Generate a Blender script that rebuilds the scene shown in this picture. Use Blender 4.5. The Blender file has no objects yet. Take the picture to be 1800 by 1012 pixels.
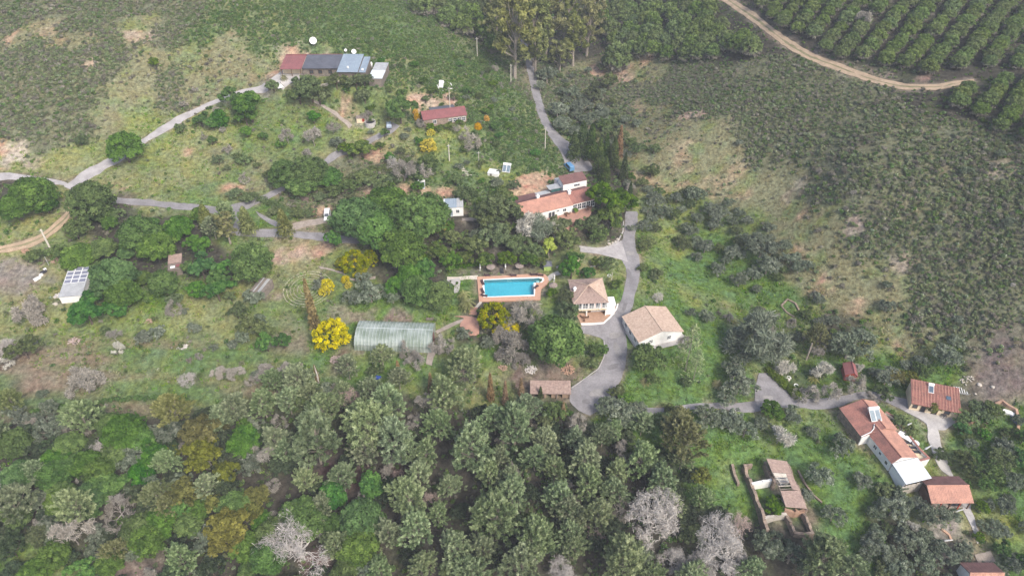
import bpy, math, random
import numpy as np
from mathutils import Matrix, Vector

SC = bpy.context.scene
COL = SC.collection
R = math.radians
# ------------------------------------------------------------------ camera, sky, sun, exposure
F_PX, PITCH, CAM_Z = 1285.0, R(40.0), 130.0
cam_d = bpy.data.cameras.new('camera')
cam_d.sensor_width = 36.0
cam_d.lens = 36.0 * F_PX / 1800.0
cam_d.clip_start, cam_d.clip_end = 1.0, 9000.0
cam = bpy.data.objects.new('camera', cam_d)
cam.location = (0, 0, CAM_Z)
cam.rotation_euler = (math.pi / 2 - PITCH, 0, 0)
COL.objects.link(cam)
SC.camera = cam

SUN_DIR = Vector((0.50, -0.72, 0.92)).normalized()
world = bpy.data.worlds.new('World')
SC.world = world
world.use_nodes = True
wn = world.node_tree
bg = wn.nodes['Background']
sky = wn.nodes.new('ShaderNodeTexSky')
sky.sky_type = 'NISHITA'
sky.sun_disc = False
sky.sun_elevation = math.asin(SUN_DIR.z)
sky.sun_rotation = math.atan2(SUN_DIR.x, SUN_DIR.y)
sky.air_density = 1.0
sky.dust_density = 4.0
sky.ozone_density = 1.0
wn.links.new(sky.outputs[0], bg.inputs[0])
bg.inputs[1].default_value = 0.102
sun_d = bpy.data.lights.new('sun', 'SUN')
sun_d.energy = 1.5
sun_d.angle = R(14)
sun_d.color = (1.0, 0.95, 0.87)
sun = bpy.data.objects.new('sun', sun_d)
sun.rotation_euler = SUN_DIR.to_track_quat('Z', 'Y').to_euler()
COL.objects.link(sun)
SC.view_settings.view_transform = 'Standard'
SC.view_settings.look = 'None'
SC.view_settings.gamma = 1.0
SC.view_settings.use_curve_mapping = False
SC.view_settings.exposure = 1.22
SC.cycles.max_bounces = 5
SC.cycles.diffuse_bounces = 2
SC.cycles.glossy_bounces = 2
SC.cycles.transmission_bounces = 3
SC.cycles.transparent_max_bounces = 6
SC.cycles.volume_bounces = 0
SC.cycles.use_fast_gi = False
SC.cycles.use_denoising = True

# ------------------------------------------------------------------ helpers
def tag(o, label=None, cat=None, group=None, kind=None, category=None):
    cat = cat or category
    if label: o['label'] = label
    if cat: o['category'] = cat
    if group: o['group'] = group
    if kind: o['kind'] = kind
    return o

def empty(name, loc=(0, 0, 0), rz=0.0, **k):
    o = bpy.data.objects.new(name, None)
    o.location = loc
    o.rotation_euler = (0, 0, rz)
    o.empty_display_size = 0.5
    COL.objects.link(o)
    return tag(o, **k)

def mesh_np(name, V, faces, mats=None, attrs=None, smooth=False, midx=None):
    """V (n,3); faces: list of int arrays (m,k)"""
    V = np.asarray(V, dtype=np.float32)
    me = bpy.data.meshes.new(name)
    me.vertices.add(len(V))
    me.vertices.foreach_set('co', V.ravel())
    idx = np.concatenate([np.asarray(f, dtype=np.int32).ravel() for f in faces])
    tot = np.concatenate([np.full(len(f), np.asarray(f).shape[1], dtype=np.int32) for f in faces])
    st = np.concatenate([[0], np.cumsum(tot)[:-1]]).astype(np.int32)
    me.loops.add(len(idx))
    me.loops.foreach_set('vertex_index', idx)
    me.polygons.add(len(tot))
    me.polygons.foreach_set('loop_start', st)
    me.polygons.foreach_set('loop_total', tot)
    if smooth:
        me.polygons.foreach_set('use_smooth', np.ones(len(tot), dtype=bool))
    if attrs:
        for k, a in attrs.items():
            a = np.asarray(a, dtype=np.float32)
            if a.ndim == 1:
                at_ = me.attributes.new(k, 'FLOAT', 'POINT')
                at_.data.foreach_set('value', a)
            elif a.shape[1] == 4:
                at_ = me.attributes.new(k, 'FLOAT_COLOR', 'POINT')
                at_.data.foreach_set('color', a.ravel())
    for m in (mats or []):
        me.materials.append(m)
    if midx is not None:
        me.polygons.foreach_set('material_index', np.asarray(midx, dtype=np.int32))
    me.update(calc_edges=True)
    return me

def obj(name, me, parent=None, loc=None, **k):
    o = bpy.data.objects.new(name, me)
    COL.objects.link(o)
    if parent is not None: o.parent = parent
    if loc is not None: o.location = loc
    return tag(o, **k)

class MB:
    """collects boxes, prisms, tubes, quads -> ONE mesh"""
    def __init__(s): s.v, s.f = [], []
    def add(s, vs, fs):
        n = len(s.v)
        s.v += [tuple(p) for p in vs]
        s.f += [tuple(i + n for i in f) for f in fs]
        return s
    def box(s, x0, x1, y0, y1, z0, z1):
        return s.add([(x0,y0,z0),(x1,y0,z0),(x1,y1,z0),(x0,y1,z0),(x0,y0,z1),(x1,y0,z1),(x1,y1,z1),(x0,y1,z1)],
                     [(0,3,2,1),(4,5,6,7),(0,1,5,4),(1,2,6,5),(2,3,7,6),(3,0,4,7)])
    def prism(s, poly, z0, z1):
        n = len(poly)
        z1s = z1 if hasattr(z1, '__len__') else [z1] * n
        z0s = z0 if hasattr(z0, '__len__') else [z0] * n
        vs = [(p[0], p[1], z0s[i]) for i, p in enumerate(poly)] + [(p[0], p[1], z1s[i]) for i, p in enumerate(poly)]
        fs = [tuple(range(n - 1, -1, -1)), tuple(range(n, 2 * n))] + [(i, (i + 1) % n, n + (i + 1) % n, n + i) for i in range(n)]
        return s.add(vs, fs)
    def extr(s, prof, axis, a, b):
        """profile [(h,z)] in the plane across `axis`, extruded from a to b"""
        n = len(prof)
        mk = (lambda h, z, t: (t, h, z)) if axis == 'x' else (lambda h, z, t: (h, t, z))
        vs = [mk(h, z, a) for h, z in prof] + [mk(h, z, b) for h, z in prof]
        fs = [tuple(range(n)), tuple(range(2 * n - 1, n - 1, -1))] + [(i, n + i, n + (i + 1) % n, (i + 1) % n) for i in range(n)]
        return s.add(vs, fs)
    def tube(s, pts, rad, n=5):
        pts = [Vector(p) for p in pts]
        rad = rad if hasattr(rad, '__len__') else [rad] * len(pts)
        base = len(s.v)
        for i, p in enumerate(pts):
            d = (pts[min(i + 1, len(pts) - 1)] - pts[max(i - 1, 0)])
            if d.length < 1e-6: d = Vector((0, 0, 1))
            d.normalize()
            a = d.orthogonal().normalized(); b = d.cross(a)
            for k in range(n):
                t = 2 * math.pi * k / n
                s.v.append(tuple(p + (a * math.cos(t) + b * math.sin(t)) * rad[i]))
        for i in range(len(pts) - 1):
            for k in range(n):
                k2 = (k + 1) % n
                s.f.append((base + i * n + k, base + i * n + k2, base + (i + 1) * n + k2, base + (i + 1) * n + k))
        s.f.append(tuple(base + k for k in range(n))[::-1])
        s.f.append(tuple(base + (len(pts) - 1) * n + k for k in range(n)))
        return s
    def lathe(s, prof, n=16, c=(0, 0), sx=1.0, sy=1.0):
        base = len(s.v)
        for r, z in prof:
            for k in range(n):
                t = 2 * math.pi * k / n
                s.v.append((c[0] + r * sx * math.cos(t), c[1] + r * sy * math.sin(t), z))
        for i in range(len(prof) - 1):
            for k in range(n):
                k2 = (k + 1) % n
                s.f.append((base + i * n + k, base + i * n + k2, base + (i + 1) * n + k2, base + (i + 1) * n + k))
        return s
    def build(s, name, mat, parent=None, smooth=False, loc=None, **k):
        me = bpy.data.meshes.new(name)
        me.from_pydata(s.v, [], s.f)
        if mat: me.materials.append(mat)
        if smooth:
            for p in me.polygons: p.use_smooth = True
        me.update()
        return obj(name, me, parent, loc, **k)

# ------------------------------------------------------------------ value noise
_rs = np.random.RandomState(5)
_NT = _rs.rand(257, 257)
_NT[256] = _NT[0]; _NT[:, 256] = _NT[:, 0]
def vnoise(x, y, scale, off=0.0):
    x = np.asarray(x, dtype=float) / scale + off * 17.31 + 1000.0
    y = np.asarray(y, dtype=float) / scale + off * 9.77 + 1000.0
    xi = np.floor(x).astype(int); yi = np.floor(y).astype(int)
    fx = x - xi; fy = y - yi
    fx = fx * fx * (3 - 2 * fx); fy = fy * fy * (3 - 2 * fy)
    xi &= 255; yi &= 255
    a = _NT[xi, yi] * (1 - fx) + _NT[xi + 1, yi] * fx
    b = _NT[xi, yi + 1] * (1 - fx) + _NT[xi + 1, yi + 1] * fx
    return (a * (1 - fy) + b * fy) * 2 - 1
def fbm(x, y, scale, off=0.0, n=4):
    r = 0; a = 1.0; t = 0
    for i in range(n):
        r = r + a * vnoise(x, y, scale / 2 ** i, off + i * 3.1); t += a; a *= 0.55
    return r / t

# ------------------------------------------------------------------ terrain
FWD = np.array([0.0, math.cos(PITCH), -math.sin(PITCH)])
RGT = np.array([1.0, 0.0, 0.0])
UPV = np.array([0.0, math.sin(PITCH), math.cos(PITCH)])
CAMP = np.array([0.0, 0.0, CAM_Z])
def ray(px, py):
    return FWD * F_PX + RGT * (px - 900.0) - UPV * (py - 506.0)
def PZ(px, py, z):
    """the point at level z seen at photograph pixel px, py"""
    d = ray(px, py)
    t = (z - CAM_Z) / d[2]
    return CAMP + d * t
def to_px(p):
    q = np.asarray(p, dtype=float) - CAMP
    w = q @ FWD
    return 900 + F_PX * (q @ RGT) / w, 506 - F_PX * (q @ UPV) / w, w

_CTRL = [(895,505,0),(695,585,-2),(540,508,0),(130,495,2),(0,430,6),(200,355,8),(300,210,16),(420,360,6),(600,270,10),
 (980,355,4),(780,370,4),(765,205,14),(590,115,25),(400,100,27),(150,100,31),(0,0,38),(250,0,38),(500,0,36),(700,30,25),
 (800,60,17),(850,150,13),(930,95,5),(950,180,3),(1000,280,2),(900,0,7),(1040,100,4),(1040,0,12),(1110,420,-2),(1090,600,-4),
 (1040,700,-6),(1150,570,-3),(1100,200,0),(1160,330,-3),(1250,450,-7),(1330,520,-8),(1330,600,-8),(1300,200,14),(1200,250,6),
 (1500,300,18),(1700,250,27),(1800,400,20),(1600,450,8),(1500,550,-4),(1700,580,1),(1800,600,4),(1400,90,26),(1580,150,29),
 (1700,60,36),(1800,0,42),(1500,0,38),(1280,0,27),(1150,50,14),(1800,250,31),(0,1012,-10),(450,1012,-14),(900,1012,-14),
 (1300,1000,-14),(1800,1012,-12),(0,750,-4),(450,750,-7),(900,750,-8),(1560,770,-8),(1800,770,-6),(1370,880,-11),(0,600,0),
 (300,620,-1.5),(1000,505,-1),(0,250,16),(100,160,25),(650,215,15),(1400,350,5)]
_cp = np.array([list(PZ(a, b, c)[:2]) + [c] for a, b, c in _CTRL])
_S = 100.0
def _phi(r2):
    return 0.5 * r2 * np.log(np.maximum(r2, 1e-12))
def _tps_fit():
    P = _cp[:, :2] / _S; n = len(P)
    d2 = ((P[:, None] - P[None]) ** 2).sum(-1)
    A = np.zeros((n + 3, n + 3))
    A[:n, :n] = _phi(d2) + np.eye(n) * 0.006
    A[:n, n] = 1; A[:n, n + 1:] = P
    A[n, :n] = 1; A[n + 1:, :n] = P.T
    b = np.zeros(n + 3); b[:n] = _cp[:, 2]
    return np.linalg.solve(A, b)
_W = _tps_fit()
X0, X1, Y0, Y1 = -330.0, 330.0, 30.0, 470.0
def h_raw(x, y):
    x = np.asarray(x, float); y = np.asarray(y, float)
    sh = x.shape; x = x.ravel(); y = y.ravel()
    cx = np.clip(x, -250, 250); cy = np.clip(y, 55, 400)
    n = len(_cp); out = np.empty(len(x))
    for i in range(0, len(x), 20000):
        q = np.stack([cx[i:i+20000], cy[i:i+20000]], 1) / _S
        d2 = ((q[:, None] - _cp[None, :, :2] / _S) ** 2).sum(-1)
        out[i:i+20000] = _phi(d2) @ _W[:n] + _W[n] + q @ _W[n+1:]
    far = np.clip(np.hypot(x - cx, y - cy) / 500.0, 0, 1)
    far = far * far * (3 - 2 * far)
    hills = 30 + 45 * fbm(x, y, 700, 2.0, 3)
    out = out * (1 - far) + hills * far
    out = out + 0.35 * fbm(x, y, 14, 4.0, 3) + 0.9 * vnoise(x, y, 45, 7.0)
    return out.reshape(sh)
_gx = np.arange(X0, X1 + 0.5, 1.0); _gy = np.arange(Y0, Y1 + 0.5, 1.0)
HG = h_raw(*np.meshgrid(_gx, _gy, indexing='ij'))
def height(x, y):
    x = np.asarray(x, float); y = np.asarray(y, float)
    fx = np.clip(x - X0, 0, len(_gx) - 1.001); fy = np.clip(y - Y0, 0, len(_gy) - 1.001)
    i = fx.astype(int); j = fy.astype(int); a = fx - i; b = fy - j
    return (HG[i, j] * (1 - a) + HG[i + 1, j] * a) * (1 - b) + (HG[i, j + 1] * (1 - a) + HG[i + 1, j + 1] * a) * b
_ts = np.linspace(0.05, 0.45, 260)
def at(px, py, dz=0.0):
    """the point dz above the ground seen at photograph pixel px, py"""
    d = ray(px, py)
    p = CAMP + _ts[:, None] * d
    g = p[:, 2] - height(p[:, 0], p[:, 1]) - dz
    k = np.argmax(g < 0)
    if g[k] >= 0 or k == 0: return PZ(px, py, 0)
    a, b = _ts[k - 1], _ts[k]
    for _ in range(3):
        tt = np.linspace(a, b, 9); p = CAMP + tt[:, None] * d
        g = p[:, 2] - height(p[:, 0], p[:, 1]) - dz
        k = max(1, int(np.argmax(g < 0)))
        a, b = tt[k - 1], tt[k]
    return CAMP + d * (a + b) / 2
def gnd(x, y): return float(height(x, y))
def depth(p): return float((np.asarray(p) - CAMP) @ FWD)

def in_poly(x, y, poly):
    inside = np.zeros(np.shape(x), bool)
    n = len(poly)
    for i in range(n):
        x1, y1 = poly[i][:2]; x2, y2 = poly[(i + 1) % n][:2]
        if y1 == y2: continue
        c = ((y1 > y) != (y2 > y)) & (x < (x2 - x1) * (y - y1) / (y2 - y1) + x1)
        inside ^= c
    return inside
def poly_dist(x, y, poly):
    d = np.full(np.shape(x), 1e9); n = len(poly)
    for i in range(n):
        a = np.array(poly[i][:2], float); b = np.array(poly[(i + 1) % n][:2], float)
        ab = b - a; L = max((ab ** 2).sum(), 1e-9)
        t = np.clip(((x - a[0]) * ab[0] + (y - a[1]) * ab[1]) / L, 0, 1)
        d = np.minimum(d, np.hypot(x - a[0] - t * ab[0], y - a[1] - t * ab[1]))
    return np.where(in_poly(x, y, poly), 0.0, d)
_GX, _GY = np.meshgrid(_gx, _gy, indexing='ij')
BLOCK = np.zeros(HG.shape, bool)       # where no scrub or grass grows (1 m cells)
def _bbox(poly, m):
    xs = [p[0] for p in poly]; ys = [p[1] for p in poly]
    i0 = max(0, int(min(xs) - m - X0)); i1 = min(len(_gx), int(max(xs) + m - X0) + 2)
    j0 = max(0, int(min(ys) - m - Y0)); j1 = min(len(_gy), int(max(ys) + m - Y0) + 2)
    return slice(i0, i1), slice(j0, j1)
def flatten(poly, z, m=1.5, blend=5.0):
    s = _bbox(poly, m + blend)
    d = poly_dist(_GX[s], _GY[s], poly)
    w = np.clip((d - m) / blend, 0, 1); w = w * w * (3 - 2 * w)
    HG[s] = HG[s] * w + z * (1 - w)
def block(poly, m=0.3):
    s = _bbox(poly, m + 1)
    BLOCK[s] |= poly_dist(_GX[s], _GY[s], poly) < m
def blocked(x, y):
    i = np.clip(np.round(x - X0).astype(int), 0, len(_gx) - 1); j = np.clip(np.round(y - Y0).astype(int), 0, len(_gy) - 1)
    return BLOCK[i, j]

class Rect:
    """rectangle whose corners (front-left, front-right, back-right, back-left) are seen at four pixels at level z"""
    def __init__(s, pxs, h, zref=None, ext=(0, 0, 0, 0)):
        c = np.mean(np.array(pxs, float), axis=0)
        g = at(c[0], c[1], h)
        s.z0 = gnd(g[0], g[1]) if zref is None else zref
        A, B, C, D = [PZ(p[0], p[1], s.z0 + h)[:2] for p in pxs]
        u = (B - A) + (C - D); u = u / np.linalg.norm(u)
        v = np.array([-u[1], u[0]])
        O = (A + B + C + D) / 4
        a = [(q - O) @ u for q in (A, B, C, D)]; b = [(q - O) @ v for q in (A, B, C, D)]
        x0, x1 = (a[0] + a[3]) / 2 - ext[0], (a[1] + a[2]) / 2 + ext[1]
        y0, y1 = (b[0] + b[1]) / 2 - ext[2], (b[2] + b[3]) / 2 + ext[3]
        s.O = O + u * (x0 + x1) / 2 + v * (y0 + y1) / 2
        s.w, s.d = x1 - x0, y1 - y0
        s.u, s.v = u, v
        s.ang = math.atan2(u[1], u[0])
    def pt(s, a, b): return s.O + s.u * a + s.v * b
    def poly(s, m=0.0):
        w, d = s.w / 2 + m, s.d / 2 + m
        return [s.pt(-w, -d), s.pt(w, -d), s.pt(w, d), s.pt(-w, d)]
    def prep(s, m=1.5, blend=5.0):
        flatten(s.poly(), s.z0, m, blend); block(s.poly(), 0.8); return s
    def root(s, name, **k):
        return empty(name, (s.O[0], s.O[1], s.z0), s.ang, **k)
    def loc(s, px, py, h):
        """local coordinates of the point at height h above the base seen at px, py"""
        p = PZ(px, py, s.z0 + h)[:2] - s.O
        return float(p @ s.u), float(p @ s.v)
# ------------------------------------------------------------------ materials
def _new(name):
    m = bpy.data.materials.new(name); m.use_nodes = True
    nt = m.node_tree; nt.nodes.clear()
    out = nt.nodes.new('ShaderNodeOutputMaterial')
    return m, nt, out
def nd(nt, t, **k):
    n = nt.nodes.new(t)
    for a, b in k.items(): setattr(n, a, b)
    return n
def mat(name, c1, c2=None, scale=0.5, rough=0.85, bump=0.0, metal=0.0, spec=0.3, stain=0.35, c3=None, objrand=0.0):
    """wall, road, wood ... : two tones of noise, blotches and fine grain in object space"""
    m, nt, out = _new(name)
    b = nd(nt, 'ShaderNodeBsdfPrincipled'); L = nt.links.new
    L(b.outputs[0], out.inputs[0])
    b.inputs['Roughness'].default_value = rough; b.inputs['Metallic'].default_value = metal
    b.inputs['Specular IOR Level'].default_value = spec
    if c2 is None: c2 = tuple(x * 0.75 for x in c1)
    geo = nd(nt, 'ShaderNodeNewGeometry')
    n1 = nd(nt, 'ShaderNodeTexNoise'); n1.inputs['Scale'].default_value = scale; n1.inputs['Detail'].default_value = 6
    n1.inputs['Roughness'].default_value = 0.65
    L(geo.outputs['Position'], n1.inputs['Vector'])
    rp = nd(nt, 'ShaderNodeValToRGB')
    rp.color_ramp.elements[0].position = 0.36; rp.color_ramp.elements[0].color = (*c2, 1)
    rp.color_ramp.elements[1].position = 0.62; rp.color_ramp.elements[1].color = (*c1, 1)
    if c3:
        e = rp.color_ramp.elements.new(0.72); e.color = (*c3, 1)
    L(n1.outputs['Fac'], rp.inputs[0])
    n2 = nd(nt, 'ShaderNodeTexNoise'); n2.inputs['Scale'].default_value = scale * 9; n2.inputs['Detail'].default_value = 4
    L(geo.outputs['Position'], n2.inputs['Vector'])
    mr = nd(nt, 'ShaderNodeMapRange'); mr.inputs['From Min'].default_value = 0.25; mr.inputs['From Max'].default_value = 0.75
    mr.inputs['To Min'].default_value = 1 - stain; mr.inputs['To Max'].default_value = 1 + stain * 0.6
    L(n2.outputs['Fac'], mr.inputs[0])
    mx = nd(nt, 'ShaderNodeVectorMath', operation='SCALE')
    L(rp.outputs[0], mx.inputs[0]); L(mr.outputs[0], mx.inputs['Scale'])
    last = mx.outputs[0]
    if objrand > 0:
        oi = nd(nt, 'ShaderNodeObjectInfo')
        m2 = nd(nt, 'ShaderNodeMapRange'); m2.inputs['To Min'].default_value = 1 - objrand; m2.inputs['To Max'].default_value = 1 + objrand
        L(oi.outputs['Random'], m2.inputs[0])
        m3 = nd(nt, 'ShaderNodeVectorMath', operation='SCALE'); L(last, m3.inputs[0]); L(m2.outputs[0], m3.inputs['Scale']); last = m3.outputs[0]
    L(last, b.inputs['Base Color'])
    if bump > 0:
        bp = nd(nt, 'ShaderNodeBump'); bp.inputs['Distance'].default_value = bump; bp.inputs['Strength'].default_value = 0.8
        L(n2.outputs['Fac'], bp.inputs['Height']); L(bp.outputs[0], b.inputs['Normal'])
    return m

def leafmat(name, c1, c2, c3=None, dead=None, trans=0.22, rnd=0.18, hue=0.02, inst=False):
    """foliage: colour follows the tone set for each leaf; each plant has its own cast"""
    m, nt, out = _new(name); L = nt.links.new
    a = nd(nt, 'ShaderNodeAttribute'); a.attribute_name = 'tone'
    rp = nd(nt, 'ShaderNodeValToRGB')
    rp.color_ramp.elements[0].position = 0.15; rp.color_ramp.elements[0].color = (*c1, 1)
    rp.color_ramp.elements[1].position = 0.75; rp.color_ramp.elements[1].color = (*c2, 1)
    if c3: e = rp.color_ramp.elements.new(0.95); e.color = (*c3, 1)
    L(a.outputs['Fac'], rp.inputs[0])
    col = rp.outputs[0]
    if dead:
        d = nd(nt, 'ShaderNodeAttribute'); d.attribute_name = 'dead'
        mx = nd(nt, 'ShaderNodeMixRGB'); mx.inputs[2].default_value = (*dead, 1)
        L(d.outputs['Fac'], mx.inputs[0]); L(col, mx.inputs[1]); col = mx.outputs[0]
    oi = nd(nt, 'ShaderNodeObjectInfo')
    hs = nd(nt, 'ShaderNodeHueSaturation')
    if inst:
        ia = nd(nt, 'ShaderNodeAttribute'); ia.attribute_type = 'INSTANCER'; ia.attribute_name = 'rnd'; src = ia.outputs['Fac']
    else:
        src = oi.outputs['Random']
    v = nd(nt, 'ShaderNodeMapRange'); v.inputs['To Min'].default_value = 1 - rnd; v.inputs['To Max'].default_value = 1 + rnd
    L(src, v.inputs[0]); L(v.outputs[0], hs.inputs['Value'])
    mu = nd(nt, 'ShaderNodeMath', operation='MULTIPLY'); mu.inputs[1].default_value = 7.31; L(src, mu.inputs[0])
    fr = nd(nt, 'ShaderNodeMath', operation='FRACT'); L(mu.outputs[0], fr.inputs[0])
    h = nd(nt, 'ShaderNodeMapRange'); h.inputs['To Min'].default_value = 0.5 - hue; h.inputs['To Max'].default_value = 0.5 + hue
    L(fr.outputs[0], h.inputs[0]); L(h.outputs[0], hs.inputs['Hue'])
    mu2 = nd(nt, 'ShaderNodeMath', operation='MULTIPLY'); mu2.inputs[1].default_value = 3.77; L(src, mu2.inputs[0])
    fr2 = nd(nt, 'ShaderNodeMath', operation='FRACT'); L(mu2.outputs[0], fr2.inputs[0])
    sa = nd(nt, 'ShaderNodeMapRange'); sa.inputs['To Min'].default_value = 0.9; sa.inputs['To Max'].default_value = 1.2
    L(fr2.outputs[0], sa.inputs[0]); L(sa.outputs[0], hs.inputs['Saturation'])
    L(col, hs.inputs['Color']); col = hs.outputs[0]
    df = nd(nt, 'ShaderNodeBsdfDiffuse'); tr = nd(nt, 'ShaderNodeBsdfTranslucent'); ms = nd(nt, 'ShaderNodeMixShader')
    L(col, df.inputs[0]); L(col, tr.inputs[0]); ms.inputs[0].default_value = trans
    L(df.outputs[0], ms.inputs[1]); L(tr.outputs[0], ms.inputs[2]); L(ms.outputs[0], out.inputs[0])
    return m

M = {}
M['white'] = mat('white_render', (0.80, 0.79, 0.77), (0.71, 0.70, 0.67), 0.4, 0.9, stain=0.10)
M['white_clean'] = mat('white_paint', (0.82, 0.82, 0.81), (0.75, 0.75, 0.74), 0.5, 0.6, stain=0.05)
M['cream'] = mat('cream_render', (0.72, 0.60, 0.42), (0.62, 0.50, 0.35), 0.5, 0.9, stain=0.12)
M['pink_wall'] = mat('pink_render', (0.72, 0.52, 0.46), (0.62, 0.44, 0.40), 0.5, 0.9, stain=0.1)
M['tile_tan'] = mat('weathered_tan_tiles', (0.56, 0.43, 0.34), (0.42, 0.305, 0.24), 1.6, 0.9, 0.03, stain=0.45, c3=(0.56, 0.46, 0.38))
M['tile_grey'] = mat('lichened_brown_tiles', (0.42, 0.31, 0.26), (0.28, 0.20, 0.175), 1.8, 0.9, 0.03, stain=0.5, c3=(0.46, 0.38, 0.32))
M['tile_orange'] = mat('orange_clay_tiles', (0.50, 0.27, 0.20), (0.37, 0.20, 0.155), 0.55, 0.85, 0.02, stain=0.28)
M['tile_red'] = mat('red_and_shaded_tiles', (0.37, 0.17, 0.135), (0.24, 0.12, 0.10), 0.6, 0.85, 0.02, stain=0.35)  # also colours the shaded parts of orange roofs
M['tile_dark'] = mat('dark_and_shaded_tiles', (0.20, 0.105, 0.095), (0.14, 0.075, 0.07), 0.7, 0.85, 0.02, stain=0.3)  # also stands for orange tiles in shade on back slopes
M['maroon'] = mat('maroon_sheet', (0.27, 0.105, 0.105), (0.21, 0.085, 0.085), 0.5, 0.6, stain=0.15)
M['slate'] = mat('dark_slate_sheet', (0.12, 0.125, 0.15), (0.085, 0.09, 0.11), 0.4, 0.6, stain=0.2)
M['bluegrey'] = mat('blue_grey_sheet', (0.27, 0.33, 0.39), (0.22, 0.27, 0.33), 0.3, 0.55, stain=0.15)
M['zinc'] = mat('grey_corrugated_sheet', (0.42, 0.43, 0.44), (0.32, 0.33, 0.34), 0.6, 0.6, stain=0.2)
M['poly'] = mat('milky_sheet', (0.66, 0.70, 0.74), (0.56, 0.60, 0.65), 0.5, 0.4, stain=0.08)
M['stone'] = mat('rubble_stone', (0.35, 0.27, 0.21), (0.20, 0.155, 0.125), 1.4, 0.95, 0.08, stain=0.6, c3=(0.45, 0.36, 0.28))
M['pale_stone'] = mat('pale_stone', (0.58, 0.53, 0.46), (0.42, 0.38, 0.33), 1.5, 0.95, 0.05, stain=0.3, objrand=0.15)
M['stone_mid'] = mat('grey_tan_stone', (0.52, 0.48, 0.37), (0.40, 0.36, 0.27), 1.5, 0.95, 0.05, stain=0.3, objrand=0.2)
M['brick_red'] = mat('red_brick_paving', (0.42, 0.24, 0.18), (0.33, 0.19, 0.15), 0.8, 0.9, 0.02, stain=0.3)
M['deck'] = mat('terracotta_pool_paving', (0.56, 0.33, 0.23), (0.48, 0.28, 0.20), 0.8, 0.85, 0.01, stain=0.22)
M['wood'] = mat('brown_wood', (0.16, 0.085, 0.05), (0.10, 0.06, 0.04), 1.5, 0.8, 0.02, stain=0.3)
M['wood_grey'] = mat('weathered_wood', (0.24, 0.20, 0.17), (0.16, 0.14, 0.12), 1.5, 0.9, 0.02, stain=0.3)
M['dark'] = mat('dark_fabric', (0.045, 0.045, 0.055), (0.03, 0.03, 0.04), 2.0, 0.8, stain=0.2)
M['wicker'] = mat('dark_wicker', (0.075, 0.04, 0.045), (0.05, 0.03, 0.035), 3.0, 0.8, stain=0.3)
M['shade'] = mat('dark_opening', (0.035, 0.035, 0.04), (0.02, 0.02, 0.025), 1.0, 0.5, stain=0.2)
M['concrete'] = mat('pale_concrete', (0.46, 0.44, 0.42), (0.36, 0.34, 0.33), 0.5, 0.9, 0.01, stain=0.2)
M['asphalt'] = mat('worn_grey_asphalt', (0.265, 0.254, 0.262), (0.185, 0.176, 0.182), 0.3, 0.92, 0.01, stain=0.22, c3=(0.29, 0.275, 0.27))
M['concrete_road'] = mat('pale_concrete_road', (0.40, 0.38, 0.38), (0.29, 0.275, 0.275), 0.35, 0.92, 0.01, stain=0.18)
M['dirt_road'] = mat('sandy_track', (0.46, 0.34, 0.235), (0.33, 0.25, 0.17), 0.4, 0.95, 0.03, stain=0.3)
M['patch_dark'] = mat('darker_asphalt_patch', (0.195, 0.186, 0.19), (0.155, 0.148, 0.152), 0.9, 0.92, 0.01, stain=0.25)
M['patch_pale'] = mat('paler_worn_patch', (0.30, 0.285, 0.275), (0.22, 0.21, 0.205), 0.7, 0.92, 0.01, stain=0.3)
M['rut_strip'] = mat('grassy_track_middle', (0.26, 0.23, 0.13), (0.17, 0.165, 0.08), 0.6, 0.95, 0.03, stain=0.4)
M['gravel'] = mat('pale_gravel', (0.36, 0.31, 0.27), (0.26, 0.22, 0.19), 0.8, 0.95, 0.03, stain=0.35)
M['green_paint'] = mat('lime_green_paint', (0.36, 0.48, 0.14), (0.30, 0.42, 0.12), 1, 0.7, stain=0.1)
M['teal'] = mat('teal_tarpaulin', (0.06, 0.15, 0.15), (0.04, 0.10, 0.10), 1, 0.6, stain=0.2)
M['thatch'] = mat('dry_thatch', (0.33, 0.27, 0.24), (0.22, 0.18, 0.16), 3, 0.95, 0.04, stain=0.5)
M['pole'] = mat('pole_concrete', (0.60, 0.56, 0.48), (0.50, 0.46, 0.40), 1, 0.9, stain=0.1)
M['bark'] = mat('brown_bark', (0.13, 0.10, 0.08), (0.085, 0.065, 0.055), 2, 0.95, 0.03, stain=0.3)
M['bark_pale'] = mat('pale_bark', (0.36, 0.31, 0.26), (0.24, 0.21, 0.18), 2, 0.95, 0.02, stain=0.3)
M['bark_white'] = mat('bleached_branches', (0.60, 0.56, 0.53), (0.42, 0.39, 0.37), 1, 0.95, stain=0.2, objrand=0.12)
M['bark_pink'] = mat('pinkish_branches', (0.46, 0.36, 0.32), (0.33, 0.26, 0.24), 1, 0.95, stain=0.2, objrand=0.12)
M['bark_grey'] = mat('grey_lichened_branches', (0.33, 0.30, 0.275), (0.22, 0.20, 0.185), 1, 0.95, stain=0.25, objrand=0.15)
M['car_silver'] = mat('silver_blue_paint', (0.40, 0.46, 0.55), (0.38, 0.44, 0.53), 1, 0.25, stain=0.03, metal=0.3, spec=0.5)
M['car_white'] = mat('white_car_paint', (0.80, 0.80, 0.80), (0.76, 0.76, 0.76), 1, 0.3, stain=0.03, spec=0.5)
M['car_blue'] = mat('blue_car_paint', (0.12, 0.27, 0.46), (0.10, 0.24, 0.42), 1, 0.3, stain=0.03, spec=0.5)
M['glass'] = mat('dark_glass', (0.06, 0.07, 0.085), (0.04, 0.05, 0.06), 0.8, 0.08, stain=0.1, spec=0.8)
M['solar'] = mat('solar_glass', (0.075, 0.11, 0.15), (0.06, 0.085, 0.12), 0.8, 0.15, stain=0.1, spec=0.7)
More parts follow.
